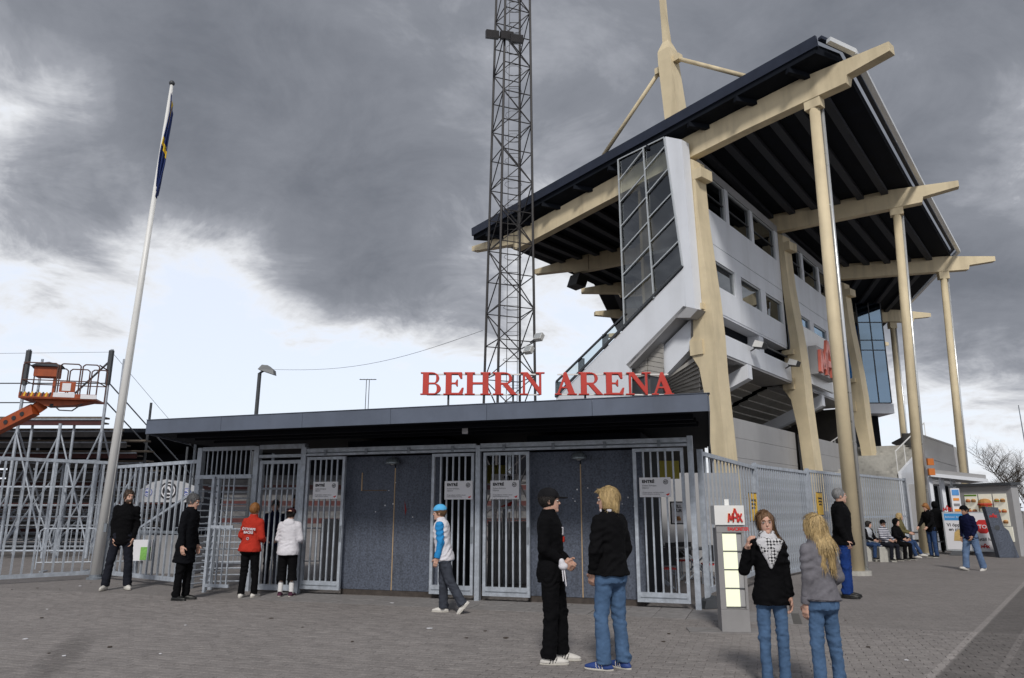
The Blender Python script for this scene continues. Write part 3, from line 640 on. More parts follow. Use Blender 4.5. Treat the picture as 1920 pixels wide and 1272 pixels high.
def vnoise(P):
    i = np.floor(P).astype(int); f = P - i; f = f * f * (3 - 2 * f); o = 0
    for a in (0, 1):
        for b in (0, 1):
            for c in (0, 1):
                o = o + LAT[(i[:, 0] + a) % 32, (i[:, 1] + b) % 32, (i[:, 2] + c) % 32] * (f[:, 0] if a else 1 - f[:, 0]) * (f[:, 1] if b else 1 - f[:, 1]) * (f[:, 2] if c else 1 - f[:, 2])
    return o * 2 - 1
def vnormals(V, F):
    n = np.cross(V[F[:, 2]] - V[F[:, 0]], V[F[:, 3]] - V[F[:, 1]]); N = np.zeros_like(V)
    for k in range(4): np.add.at(N, F[:, k], n)
    return N / (np.linalg.norm(N, axis=1)[:, None] + 1e-9)

# ------------------------------------------------------------------ BEHRN ARENA letters
def ellpts(cx, cz, rx, rz, a0, a1, n=14): return [(cx + rx * math.cos(R(a0 + (a1 - a0) * i / n)), cz + rz * math.sin(R(a0 + (a1 - a0) * i / n))) for i in range(n + 1)]
def bowl(x0, zc, rx, rz): return [(x0, zc - rz)] + ellpts(x0 + 0.22, zc, rx, rz, -90, 90) + [(x0, zc + rz)]
S_ = 0.065
def serif(x0, x1, z): return [(x0, z), (x1, z), (x1, z + S_), (x0, z + S_)]
def stem(x, w=0.235, pad=0.085): return [[(x, 0), (x + w, 0), (x + w, 1), (x, 1)], serif(x - pad, x + w + pad, 0), serif(x - pad, x + w + pad, 1 - S_)]
def letter_shapes(c):
    if c == 'B': return stem(0.085) + [bowl(0.2, 0.735, 0.30, 0.265), bowl(0.2, 0.27, 0.37, 0.27)], [bowl(0.32, 0.735, 0.06, 0.19), bowl(0.32, 0.27, 0.09, 0.195)], 0.8
    if c == 'E': return stem(0.085) + [[(0.2, 0), (0.74, 0), (0.79, 0.32), (0.72, 0.32), (0.60, 0.095), (0.2, 0.095)], [(0.2, 0.905), (0.56, 0.905), (0.66, 0.70), (0.73, 0.70), (0.72, 1), (0.2, 1)], [(0.2, 0.47), (0.46, 0.47), (0.52, 0.36), (0.56, 0.36), (0.56, 0.68), (0.52, 0.68), (0.46, 0.545), (0.2, 0.545)]], [], 0.8
    if c == 'H': return stem(0.085) + stem(0.70) + [[(0.2, 0.455), (0.8, 0.455), (0.8, 0.555), (0.2, 0.555)]], [], 1.0
    if c == 'R': return stem(0.085) + [bowl(0.2, 0.725, 0.33, 0.275), [(0.36, 0.47), (0.56, 0.50), (0.90, 0.05), (0.98, 0.0), (0.70, 0.0)]], [bowl(0.32, 0.73, 0.08, 0.19)], 0.96
    if c == 'N': return [[(0.13, 0), (0.225, 0), (0.225, 0.9), (0.13, 0.9)], serif(0.0, 0.35, 0), [(0.0, 0.95), (0.08, 1), (0.33, 1), (0.86, 0.22), (0.86, 0), (0.80, 0)] + [(0.17, 0.92)], [(0.775, 0.0), (0.87, 0.0), (0.87, 1), (0.775, 1)], serif(0.65, 1.0, 1 - S_)], [], 1.0
    if c == 'A': return [[(0.09, 0.0), (0.19, 0.0), (0.52, 0.82), (0.46, 1)], [(0.42, 1), (0.54, 1), (0.93, 0.0), (0.65, 0.0), (0.36, 0.80)], serif(0.0, 0.32, 0), serif(0.56, 1.0, 0), [(0.25, 0.28), (0.68, 0.28), (0.68, 0.36), (0.25, 0.36)]], [], 1.0
LME = {}
def letter(c, w, h, t=0.055):
    if c in LME: return LME[c]
    add, sub, w0 = letter_shapes(c); f = Field((-0.03, -0.04, -0.03), (w + 0.03, t + 0.04, h + 0.03), 0.0085)
    sc = lambda ps: [(x * w / w0, z * h) for x, z in ps]
    for p in add: f.add(poly2(sc(p), 0, t))
    for p in sub: f.sub(poly2(sc(p), -0.03, t + 0.03))
    V, F = f.mesh(); LME[c] = np_mesh('letter', V, F, m_red, False); return LME[c]
YS = 13.25; pa = at_y(790, 741, YS); pb = at_y(1266, 741, YS); zb = pa.z; zt = at_y(960, 698.5, YS).z
sg = thing('arena_sign', (pa.x, YS, zb), 'large red serif letters reading BEHRN ARENA on the pavilion roof', 'sign')
ME_X = [(788, 'B', 39), (831, 'E', 39), (871, 'H', 48), (924, 'R', 47), (974, 'N', 47.5), (1040, 'A', 42), (1085, 'R', 46), (1132.5, 'E', 39), (1173.5, 'N', 48), (1222, 'A', 45)]
k = (pb.x - pa.x) / (1266 - 790)
for px, c, w in ME_X:
    me_ = letter(c, w * k, zt - zb); o = link('letter', me_, sg); o.location = ((px - 790) * k, -0.03, 0)
for z in (zb + 0.012, zt - 0.03):
    for a, b in ((800, 1012), (1046, 1256)): MB().box(pa.x + (a - 790) * k, pa.x + (b - 790) * k, YS + 0.04, YS + 0.065, z - 0.012, z + 0.012).build('rail', m_offwhite, sg)
for px in (840, 962, 1098, 1220): MB().box(pa.x + (px - 790) * k - 0.018, pa.x + (px - 790) * k + 0.018, YS + 0.068, YS + 0.105, 3.27, zt - 0.03).build('post', m_dkgrey, sg)
# ------------------------------------------------------------------ grandstand
ZL, ZR = 13.2, 14.0
FRM = []
for a, b in (((890, 468), (1672, 91)), ((1005, 512), (1797, 347)), ((1090, 547), (1863, 487)), ((1115, 589), (1742, 592))):
    FRM.append((at_z(*a, ZL), at_z(*b, ZR)))
FRM.append((at_z(1140, 630, ZL), FRM[3][1] + Vector((1.5, 8.5, 0))))
def fr(i):
    Lp, Rp = FRM[i]; d = (Rp - Lp); d.z = 0; ln = d.length; e = d.normalized(); return Lp, Rp, ln, e, frame_m((Lp.x, Lp.y, 0), e)
L0, R0, LN0, E0, M0 = fr(0)           # frame plane: x outward along the beam, y away from the square, z up
N0 = -(M0.to_3x3() @ Vector((0, 1, 0)))
M0I = M0.inverted()
def p0(px, py, off=0.0):
    """pixel -> (u, z) on a plane parallel to the first frame, off metres in front of it"""
    q = M0I @ at_pl(px, py, L0 + N0 * off, R0 + N0 * off); return q.x, q.z
def axis(i, u): return ZL + (ZR - ZL) * u / fr(i)[2]
gs = thing('grandstand', (6.1, 22.75, 0), 'tall fan-shaped grandstand with beige frames, white wall, dark flat roof and mast', 'grandstand')
# beams
for i in range(5):
    Lp, Rp, ln, e, M = fr(i)
    if i == 0:
        top = [(0, 13.30), (2.9, 13.12), (7, 13.52), (11.5, 13.97), (13.9, 14.12), (16, 14.22), (ln, 14.14)]; bot = [(0, 13.08), (2.85, 12.62), (3.0, 12.34), (7, 12.74), (11.6, 13.17), (13.9, 13.34), (16, 13.43), (ln - 1.25, 13.47), (ln - 1.2, 13.70), (ln, 13.86)]
    else:
        c = lambda u: axis(i, u)
        top = [(0, c(0) + 0.13), (2.2, c(2.2) + 0.33), (ln - 2.4, c(ln - 2.4) + 0.33), (ln, c(ln) + 0.12)]; bot = [(0, c(0) - 0.10), (2.0, c(2) - 0.28), (2.1, c(2) - 0.46), (ln - 1.3, c(ln - 1.3) - 0.46), (ln - 1.25, c(ln - 1.3) - 0.24), (ln, c(ln) - 0.12)]
    b = MB(M); n = 0
    bm_ = b.prism([(u, -0.17, z) for u, z in top + bot[::-1]], (0, 0.34, 0)).build('beam', m_beige, gs)
    if i < 4: MB(M).box(2.86, 2.92, -0.175, 0.175, (12.36 if i == 0 else axis(i, 2.9) - 0.45), (13.10 if i == 0 else axis(i, 2.9) + 0.30)).build('tip_joint', mat('beige_joint', (0.30, 0.25, 0.17), 0.7), gs)
# roof: soffit sheets, purlins and the dark edge
RU = [(1.4, 17.0), (0.7, 16.7), (0.7, 18.9), (0.7, 20.5), (0.7, 21.5)]
def rpt(i, u, dz):
    Lp, Rp, ln, e, M = fr(i)
    z = np.interp(u, [0, 2.9, 7, 11.5, 13.9, 16, ln], [13.2, 13.12, 13.52, 13.97, 14.12, 14.22, 14.25]) if i == 0 else axis(i, u) + 0.33
    return M @ Vector((u, 0, z + dz))
nl = at_z(888, 437, 13.62); nr = at_z(1527, 80, 14.72)
def gab(t, dz): p = nl.lerp(nr, t); return Vector((p.x, p.y, p.z - 0.36 + dz))
NS = 18
def bay_quads(i0, dz0, dz1):
    b = MB()
    for k in range(NS):
        t0, t1 = k / NS, (k + 1) / NS
        def row(i, t, dz):
            if i < 0: return gab(t, dz)
            return rpt(i, RU[i][0] + (RU[i][1] - RU[i][0]) * t, dz)
        q = [row(i0, t0, 0.02), row(i0, t1, 0.02), row(i0 + 1, t1, 0.02), row(i0 + 1, t0, 0.02)]
        b.prism(q, (0, 0, 0.30))
    return b
for i in range(-1, 4):
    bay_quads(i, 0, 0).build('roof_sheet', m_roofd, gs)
    if i < 0: continue
    for k in range(1, NS):
        t = k / NS
        a = rpt(i, RU[i][0] + (RU[i][1] - RU[i][0]) * t, -0.09); c = rpt(i + 1, RU[i + 1][0] + (RU[i + 1][1] - RU[i + 1][0]) * t, -0.09)
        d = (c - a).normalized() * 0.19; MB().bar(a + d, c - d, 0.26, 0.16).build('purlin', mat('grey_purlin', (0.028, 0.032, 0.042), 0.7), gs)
MB().bar(nl + Vector((-.05, -.05, 0.01)), nr + Vector((0.05, -0.05, 0.01)), 0.10, 0.36).build('roof_edge', m_redge, gs)
for k in range(9):
    t = (k + 0.5) / 9.0; a = gab(t, -0.06); u = RU[0][0] + (RU[0][1] - RU[0][0]) * t; c = rpt(0, u, -0.06); MB().bar(a, c, 0.16, 0.16).build('outrigger', m_roofd, gs)
edge = [nr] + [rpt(i, RU[i][1], 0.30) for i in range(4)]
for a, b in zip(edge[:-1], edge[1:]):
    o = Vector((0.30, -0.22, -0.02)); MB().bar(a + o + Vector((0, 0, -0.06)), b + o + Vector((0, 0, -0.06)), 0.16, 0.14).build('gutter', mat('pale_gutter', (0.72, 0.74, 0.76), 0.35, 0.05, 3, metal=0.3), gs)
    MB().bar(a + o * 0.4 + Vector((0, 0, 0.09)), b + o * 0.4 + Vector((0, 0, 0.09)), 0.14, 0.10).build('roof_edge', m_redge, gs)
# outer columns with downpipes
cols = [((1526, 192), (8.80, 19.5)), ((1681, 397), (15.0, 27.6)), ((1768, 514), (21.5, 35.6)), ((1672, 605), (24.25, 45.7))]
for i, ((px, py), (bx_, by_)) in enumerate(cols):
    t = at_pl(px, py, *FRM[i]); t.z = axis(i, 16.2) - 0.40; base = Vector((bx_, by_, 0)); hd = Vector((0, 0, 0.35))
    MB().bar(base, t - hd, 0.185, n=20, r2=0.15).build('column', m_beige, gs, True)
    MB().bar(base + Vector((0, 0, -0.02)), base + Vector((0, 0, 0.10)), 0.34, n=16).build('column_base', m_conc, gs)
    MB(frame_m(t, fr(i)[3])).box(-0.24, 0.24, -0.15, 0.15, -0.36, 0.02).build('column_head', m_beige, gs)
    s = Vector((0.27, 0.06, 0)); s2 = Vector((0.24, 0.03, 0))
    MB().bar(base + s, t + s2, 0.055, n=8).build('downpipe', mat('silver_pipe', (0.62, 0.64, 0.66), 0.3, 0.05, 4, metal=0.6), gs, True)
    for k in (0.25, 0.5, 0.75): p = (base + s).lerp(t + s2, k); MB().bar(p - Vector((0.2, 0.05, 0)), p, 0.03).build('pipe_bracket', m_alu, gs)
# pillars (leaning outward at the foot), same profile on three frames
prof_px = [(1286, 296), (1300, 300), (1311, 416), (1331, 554), (1339, 624), (1344, 693), (1351, 762), (1372, 960), (1345, 960), (1325, 762), (1311, 690), (1297, 668), (1293, 660), (1293, 640), (1300, 630), (1299, 590), (1312, 580), (1312, 554), (1297, 416)]
prof = [p0(x, y, 0.30) for x, y in prof_px]
pil = [at_pl(1298, 312, *FRM[0]), at_pl(1463, 448, *FRM[1]), at_pl(1578, 537, *FRM[2])]
for i in range(3):
    T = Matrix.Translation((pil[i].x - pil[0].x, pil[i].y - pil[0].y, 0)) @ M0
    q = [(u, -0.30, max(z, 0)) for u, z in prof]
    MB(T).prism(q, (0, 0.62, 0)).build('pillar', m_beige, gs)
    u, z = p0(1297, 318, 0.3); MB(T).box(u - 0.10, u + 0.36, -0.305, 0.325, z - 0.38, z - 0.02).build('pillar_head', m_beige, gs)
    u, z = p0(1318, 575, 0.3); MB(T).box(u - 0.42, u + 0.06, -0.42, 0.30, z - 0.10, z + 0.10).build('corbel', m_beige, gs)
    u, z = p0(1304, 655, 0.3); MB(T).box(u - 0.17, u + 0.3, -0.36, 0.36, z - 0.20, z + 0.26).build('corbel', m_beige, gs)
# white facade between the pillars: local x along the wall (away), -y is outside
P1, P2_, P3_ = [Vector((p.x, p.y, 0)) for p in pil]
MF = frame_m(P1, P2_ - P1); BL = (P2_ - P1).length
def wallbox(parent, name, x0, x1, z0, z1, y0=0.0, y1=0.16, m=m_white): return MB(MF).box(x0, x1, y0, y1, z0, z1).build(name, m, parent)
def window(x0, x1, z0, z1, gm):
    w = MB(MF).box(x0, x1, 0.10, 0.13, z0, z1).build('window', gm, gs)
    t = 0.055
    for a, b, c, d in ((x0, x0 + t, z0, z1), (x1 - t, x1, z0, z1), (x0 + t, x1 - t, z0, z0 + t), (x0 + t, x1 - t, z1 - t, z1)): MB(MF).box(a, b, 0.05, 0.098, c, d).build('window_frame', m_alu, w)
    MB(MF).box(x0 + t, x1 - t, 0.06, 0.096, z0 + (z1 - z0) * 0.45, z0 + (z1 - z0) * 0.45 + 0.04).build('mullion', m_dkgrey, w) if z0 > 11 else None
    return w
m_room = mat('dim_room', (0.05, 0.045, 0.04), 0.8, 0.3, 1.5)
for bay in range(2):
    o = bay * BL; a0, a1 = o + 0.36, o + BL - 0.33
    wallbox(gs, 'wall_panel', a0, a1, 13.10, 13.42, 0.0, 0.2, m_siding)  # header over the windows: roof shade put into its colour, grey instead of white
    UW = [(0.48, 2.72), (3.02, 5.22), (5.50, 7.98)]; LW = [(1.05, 3.15), (3.75, 5.75), (6.3, 8.2)]
    xs = [0.36] + [v for w in UW for v in w] + [BL - 0.33]
    for k in range(0, len(xs), 2): wallbox(gs, 'wall_pier', o + xs[k], o + xs[k + 1], 11.772, 13.098, 0.0, 0.18)
    for x0, x1 in UW: window(o + x0, o + x1, 11.772, 13.098, m_glassd)
    wallbox(gs, 'wall_panel', a0, a1, 10.545, 11.77); wallbox(gs, 'wall_panel', a0, a1, 9.972, 10.525)
    wallbox(gs, 'joint', a0, a1, 10.526, 10.544, 0.03, 0.15, m_dkgrey)
    xs = [0.36] + [v for w in LW for v in w] + [BL - 0.33]
    for k in range(0, len(xs), 2): wallbox(gs, 'wall_pier', o + xs[k], o + xs[k + 1], 9.052, 9.97)
    for x0, x1 in LW: window(o + x0, o + x1, 9.052, 9.97, m_glassd if bay == 0 else m_glassb)
    wallbox(gs, 'wall_panel', a0, a1, 8.12, 9.05)
    # recess above the projecting band
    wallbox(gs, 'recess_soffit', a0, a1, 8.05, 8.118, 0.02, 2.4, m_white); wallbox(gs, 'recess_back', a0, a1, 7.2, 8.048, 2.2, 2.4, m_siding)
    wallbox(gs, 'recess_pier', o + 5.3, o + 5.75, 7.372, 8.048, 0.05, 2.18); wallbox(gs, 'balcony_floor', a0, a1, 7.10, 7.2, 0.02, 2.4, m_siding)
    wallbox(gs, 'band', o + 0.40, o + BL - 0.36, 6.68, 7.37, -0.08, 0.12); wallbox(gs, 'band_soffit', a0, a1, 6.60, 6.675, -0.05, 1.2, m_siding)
    MB(MF).bar((o + 5.8, 0.05, 7.72), (o + BL - 0.33, 0.05, 7.72), 0.05).build('handrail', m_dkgrey, gs)
    # raked underside of the seats: overlapping planks
    for k in range(6):
        y = 1.2 + k * 0.42; z = 6.55 - k * 0.19
        MB(MF).prism([(a0, y, z), (a0, y + 0.44, z - 0.14), (a0, y + 0.44, z - 0.08), (a0, y, z + 0.06)], (a1 - a0, 0, 0)).build('plank', m_corr, gs)
    MB(MF).prism([(o + 3.2, -0.2, 6.59), (o + 3.6, -0.2, 6.59), (o + 3.6, 3.8, 4.9), (o + 3.2, 3.8, 4.9)], (0, 0, -0.5)).build('raker', m_white, gs)
    # lower storey in grey siding
    for k in range(7): wallbox(gs, 'siding_board', a0, a1 - (1.2 if bay == 1 else 0), k * 0.66 + 0.004, k * 0.66 + 0.655, 0.0, 0.12, m_siding)
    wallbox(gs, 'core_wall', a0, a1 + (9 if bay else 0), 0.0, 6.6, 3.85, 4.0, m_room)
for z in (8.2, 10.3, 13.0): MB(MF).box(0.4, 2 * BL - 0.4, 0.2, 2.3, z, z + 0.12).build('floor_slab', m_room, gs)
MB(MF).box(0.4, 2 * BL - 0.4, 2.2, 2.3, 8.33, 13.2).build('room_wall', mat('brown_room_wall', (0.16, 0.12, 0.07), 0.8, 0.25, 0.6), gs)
MB(MF).box(2 * BL - 0.4, 2 * BL - 0.2, 0.2, 2.3, 8.2, 13.2).build('end_wall', m_white, gs)
# seating slab towards the pitch (seen from below)
MB(MF).prism([(0.3, 0.5, 8.1), (0.3, 4.4, 6.0), (0.3, 4.4, 5.7), (0.3, 0.5, 7.8)], (2 * BL, 0, 0)).build('seating_slab', m_roofd, gs)

# gable end: stair tower glass, white end wall, stringer, balustrade
OFF = 0.72
def g0(px, py, off=OFF): u, z = p0(px, py, off); return Vector((u, -off, z))
def gprism(pts, depth, name, m, off=OFF): return MB(M0).prism([g0(x, y, off) for x, y in pts], (0, depth, 0)).build(name, m, gs)
gprism([(1247, 256), (1278, 262), (1292, 440), (1303, 580), (1285, 575), (1281, 500)], 0.40, 'end_wall', m_white)
gprism([(1281, 503), (1286, 578), (1180, 684), (1180, 800), (1043, 800), (1043, 747), (1172, 616)], 0.14, 'stringer', m_white)
gprism([(1281, 574), (1309, 580), (1294, 596), (1268, 596), (1180, 690), (1174, 684)], 1.0, 'stringer_soffit', m_siding)
gprism([(1180, 684), (1240, 700), (1244, 755), (1180, 755)], 0.04, 'backing', m_dkgrey, 0.30)
e_l = ((1160, 300), (1172, 614)); e_m = ((1207, 277), (1227, 560)); e_r = ((1246, 258), (1281, 500))
def ed(e, t): return (e[0][0] + (e[1][0] - e[0][0]) * t, e[0][1] + (e[1][1] - e[0][1]) * t)
tl = [0, .125, .256, .40, .548, .69, .833, 1]; tm = [0, .014, .174, .326, .49, .65, .83, 1]; tm2 = [0, .15, .31, .47, .63, .80, 1]; tr = [0, .067, .24, .43, .61, .80, .995]
for ea, eb_, ta, tb in ((e_l, e_m, tl, tm), (e_m, e_r, tm2, tr)):
    for k in range(len(ta) - 1):
        pts = [ed(ea, ta[k]), ed(eb_, tb[k]), ed(eb_, tb[k + 1]), ed(ea, ta[k + 1])]
        tl_ = random.uniform(-0.03, 0.03); tz_ = random.uniform(-0.02, 0.02); pv_ = [g0(*p_) for p_ in pts]; c_ = sum(pv_, Vector()) / 4; MB(M0).prism([v_ + Vector((0, (v_.z - c_.z) * tl_ + (v_.x - c_.x) * tz_ + 0.03, 0)) for v_ in pv_], (0, 0.012, 0)).build('pane', m_glass, gs)
        a, b = g0(*pts[0]), g0(*pts[1]); MB(M0).bar(a + Vector((0, -0.02, 0)), b + Vector((0, -0.02, 0)), 0.038, 0.04).build('mullion', m_alu, gs)
for e_ in (e_l, e_m, e_r):
    a, b = g0(*e_[0]), g0(*e_[1]); MB(M0).bar(a + Vector((0, -0.03, 0)), b + Vector((0, -0.03, 0)), 0.045, 0.05).build('mullion', m_alu, gs)
a, b = g0(1043, 746), g0(1281, 501); MB(M0).bar(a + Vector((0, -0.04, 0.03)), b + Vector((0, -0.04, 0.03)), 0.08, 0.07).build('stringer_cap', m_dkgrey, gs)
a, b = g0(1043, 716), g0(1174, 588); MB(M0).bar(a, b, 0.06, 0.06).build('handrail', m_dkgrey, gs)
gprism([(1043, 718), (1043, 745), (1172, 614), (1172, 592)], 0.01, 'balustrade_glass', m_clear, OFF - 0.02)
for x, ya, yb in ((1045, 716, 746), (1088, 672, 700), (1133, 627, 655)): gprism([(x - 4, ya), (x + 6, ya), (x + 6, yb), (x - 4, yb)], 0.06, 'balustrade_post', m_galvd, OFF - 0.03)
# stair flight and inner side wall behind the glass
a, b = g0(1060, 810, 0.3), g0(1300, 575, 0.3); MB(M0).bar(a, b, 0.5, 0.12).build('stair_flight', m_siding, gs)
# ribbed sheeting below the stair
for k in range(7):
    y = 640 + k * 9.2
    gprism([(1182, y + 8), (1213, y), (1213, y + 8.4), (1182, y + 16.4)], 0.05, 'rib', m_corr, 0.36); gprism([(1215, y), (1243, y + 5), (1243, y + 13.4), (1215, y + 8.4)], 0.05, 'rib', m_corr, 0.34)
gprism([(1296, 598), (1294, 655), (1246, 706), (1243, 650)], 0.3, 'raker', m_white, 0.2)
for k in range(9):
    gprism([(1246 + k * 2.0, 710 + k * 4.2 - 34 * 0), (1310, 664 + k * 9.0), (1312, 671.5 + k * 9.0), (1247 + k * 2.0, 713 + k * 4.2)], 0.05, 'rib', m_corr, 0.02 - k * 0.11)
# mast and stays over the first pillar
def mastp(px, py): u, z = p0(px, py); return Vector((u, 0, z))
b = MB(M0)
pr = [(1250, 240, 1288, 215), (1236, 118, 1271, 118), (1235, 98, 1268, 98), (1243, 80, 1258, 80), (1240, 40, 1252, 40), (1232, -60, 1243, -60)]
vs = []; fs = []
for xl, yl, xr, yr in pr:
    p, q = mastp(xl, yl), mastp(xr, yr); w = (q.x - p.x) / 2 * 0.66; z = (p.z + q.z) / 2; c = (p.x + q.x) / 2
    vs += [(c - w, -w, z), (c + w, -w, z), (c + w, w, z), (c - w, w, z)]
for k in range(len(pr) - 1): fs += [(k * 4 + i, k * 4 + (i + 1) % 4, k * 4 + 4 + (i + 1) % 4, k * 4 + 4 + i) for i in range(4)]
fs += [(3, 2, 1, 0), tuple(range(len(vs) - 4, len(vs)))]
b.add(vs, fs).build('mast', m_beige, gs)
for (x0, y0), (x1, y1) in (((1237, 134), (1131, 292)), ((1270, 110), (1412, 147))):
    p, q = mastp(x0, y0), mastp(x1, y1); MB(M0).bar(p, q, 0.075, n=10).build('stay', m_beige, gs, True)
    MB(M0).box(p.x - 0.14, p.x + 0.14, -0.12, 0.12, p.z - 0.12, p.z + 0.12).build('stay_lug', m_beige, gs)
# blue glazed stair tower at the far end
gt = thing('glazed_stair_tower', tuple(at_y(1640, 775, 43)), 'blue glass stair box hung below the roof at the far end of the grandstand', 'stair tower')
GT0, GT1 = at_y(1612, 640, 43), at_y(1672, 756, 43); w = GT1.x - GT0.x; zt_, zb_ = GT0.z + 2.4, GT1.z
T = Matrix.Translation((GT0.x, 43, 0))
for i in range(2):
    for j in range(4):
        za = zb_ + (zt_ - zb_) * (0, 0.52, 0.62, 0.80, 1)[j]; zc = zb_ + (zt_ - zb_) * (0, 0.52, 0.62, 0.80, 1)[j + 1]
        MB(T).box(w * i / 2 + 0.03, w * (i + 1) / 2 - 0.03, 0, 0.02, za + 0.03, zc - 0.03).build('pane', m_glassb, gt)
    MB(T).box(w + 0.0, w + 0.02, 0.1 + i * 1.5, 1.5 + i * 1.5, zb_, zt_).build('pane', m_glassb, gt)
for x in (0, w / 2, w): MB(T).box(x - 0.03, x + 0.03, -0.02, 0.05, zb_, zt_).build('mullion', m_dkgrey, gt)
for f in (0, 0.52, 0.62, 0.80): z = zb_ + (zt_ - zb_) * f; MB(T).box(0.03, w - 0.03, -0.015, 0.04, z - 0.03, z + 0.03).build('mullion', m_dkgrey, gt)
MB(T).box(-0.05, w + 0.08, -0.03, 3.2, zb_ - 0.62, zb_ - 0.04).build('base_band', m_white, gt)
MB(T).box(0.2, w - 0.3, 1.2, 1.6, 0, zb_ - 0.62).build('support', m_soffit, gt); MB(T).box(0.05, w - 0.1, 2.9, 3.1, zb_, zt_).build('back_wall', m_glassb, gt)
# dark end wall below the roof beyond the third pillar
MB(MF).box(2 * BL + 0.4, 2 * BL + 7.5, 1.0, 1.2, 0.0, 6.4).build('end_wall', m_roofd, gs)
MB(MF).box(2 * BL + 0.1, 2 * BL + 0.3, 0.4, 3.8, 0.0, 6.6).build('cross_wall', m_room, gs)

# MAX sign box on the second bay
def max_logo(M, x, y, z, w, h, t, parent, m, name='logo'):
    s = w * 0.10
    def stroke(pts):
        b = MB(M)
        for (a, c), (d, e) in zip(pts[:-1], pts[1:]): b.bar((x + a * w, y, z + c * h), (x + d * w, y, z + e * h), t, s, up=(0, 0, 1) if abs(a - d) * w > abs(c - e) * h else (1, 0, 0))
        return b.build(name, m, parent)
    stroke([(0.04, 0.0), (0.10, 0.62)]); stroke([(0.10, 0.62), (0.22, 0.15)]); stroke([(0.22, 0.15), (0.36, 0.62)]); stroke([(0.36, 0.64), (0.36, 0.0)])
    stroke([(0.36, 0.0 + 0.02), (0.38, 0.55), (0.50, 0.98), (0.62, 0.55), (0.65, 0.0)]); stroke([(0.40, 0.34), (0.60, 0.34)])
    stroke([(0.68, 0.62), (0.96, 0.0)]); stroke([(0.94, 0.62), (0.68, 0.0)])
ms = thing('restaurant_sign', tuple(MF @ Vector((BL + 2.0, -0.5, 6.7))), 'white sign with raised red MAX logo on the grandstand wall', 'sign')
MB(MF).box(BL + 0.36, BL + 4.4, -0.42, -0.30, 6.75, 9.15).build('board', m_offwhite, ms)
MB(MF).box(BL + 1.05, BL + 3.75, -0.75, -0.43, 7.15, 8.35).build('logo_body', m_siding, ms)
max_logo(MF, BL + 1.05, -0.82, 7.2, 2.75, 1.55, 0.12, ms, mat('pale_red_logo', (0.75, 0.20, 0.15), 0.4))
# floodlights along the band
def floodlight(M, p, label, k=1.0):
    f = thing('floodlight', tuple(M @ Vector(p)), label, 'floodlight', 'small floodlights'); x, y, z = p
    MB(M).prism([(x - 0.22 * k, y, z), (x - 0.22 * k, y - 0.12 * k, z + 0.22 * k), (x - 0.22 * k, y - 0.42 * k, z + 0.10 * k), (x - 0.22 * k, y - 0.34 * k, z - 0.08 * k)], (0.44 * k, 0, 0)).build('housing', m_offwhite, f)
    MB(M).prism([(x - 0.20 * k, y - 0.43 * k, z + 0.09 * k), (x - 0.20 * k, y - 0.35 * k, z - 0.09 * k), (x - 0.20 * k, y - 0.03 * k, z - 0.04 * k), (x - 0.20 * k, y - 0.04 * k, z - 0.02 * k)], (0.40 * k, 0, 0)).build('lens', m_black, f)
    MB(M).bar((x, y + 0.14, z - 0.12), (x, y - 0.1 * k, z), 0.04).build('bracket', m_dkgrey, f)
floodlight(MF, (3.9, -0.24, 7.30), 'floodlight on the white band, the one nearer the first pillar'); floodlight(MF, (7.6, -0.24, 7.22), 'floodlight on the white band beside the second pillar')
sp = at_pl(1084, 527, *FRM[1]); spk = thing('loudspeaker', tuple(sp), 'black box loudspeaker hung under the roof beam near the lattice tower', 'loudspeaker')
MB(frame_m(sp, (0.6, -0.8, 0), (0.3, -0.2, 0.9))).box(-0.35, 0.35, -0.3, 0.3, -0.32, 0.25).build('box', m_black, spk); MB().bar(sp, sp + Vector((0.1, 0.1, 0.75)), 0.06).build('hanger', m_galvd, spk)

# ------------------------------------------------------------------ lattice floodlight tower
TY = 27.0
tw = thing('lattice_tower', tuple(at_y(955, 760, TY)) [:2] + (0,), 'tall dark lattice floodlight tower rising beside the grandstand', 'tower')
def tleg(z, kx, ky):
    zz = [0, at_y(0, 760, TY).z, at_y(0, 0, TY).z, 30]; 
    def lin(pa_, pb_): 
        a, b = at_y(pa_, 760, TY).x, at_y(pb_, 0, TY).x; za, zb2 = zz[1], zz[2]; return a + (b - a) * (z - za) / (zb2 - za)
    xl, xr = lin(906, 930), lin(1003, 993); cx = (xl + xr) / 2; hw = (xr - xl) / 2; th = R(22); s = hw / (math.cos(th) + math.sin(th))
    return Vector((cx + s * (kx * math.cos(th) - ky * math.sin(th)), TY + s * (kx * math.sin(th) + ky * math.cos(th)), z))
KK = [(-1, -1), (1, -1), (1, 1), (-1, 1)]
ZT = 27.0; nb_ = 21
m_twr = mat('tower_steel', (0.030, 0.028, 0.030), 0.6, 0.3, 4)
for kx, ky in KK: MB().bar(tleg(0, kx, ky), tleg(ZT, kx, ky), 0.048, n=6).build('leg', m_twr, tw)
for i in range(nb_):
    z0, z1 = ZT * i / nb_, ZT * (i + 1) / nb_
    for j in range(4):
        a, b = KK[j], KK[(j + 1) % 4]
        MB().bar(tleg(z0, *a), tleg(z0, *b), 0.032).build('brace', m_twr, tw)
        p, q = (tleg(z0, *a), tleg(z1, *b)) if (i + j) % 2 == 0 else (tleg(z0, *b), tleg(z1, *a)); MB().bar(p, q, 0.034).build('brace', m_twr, tw)
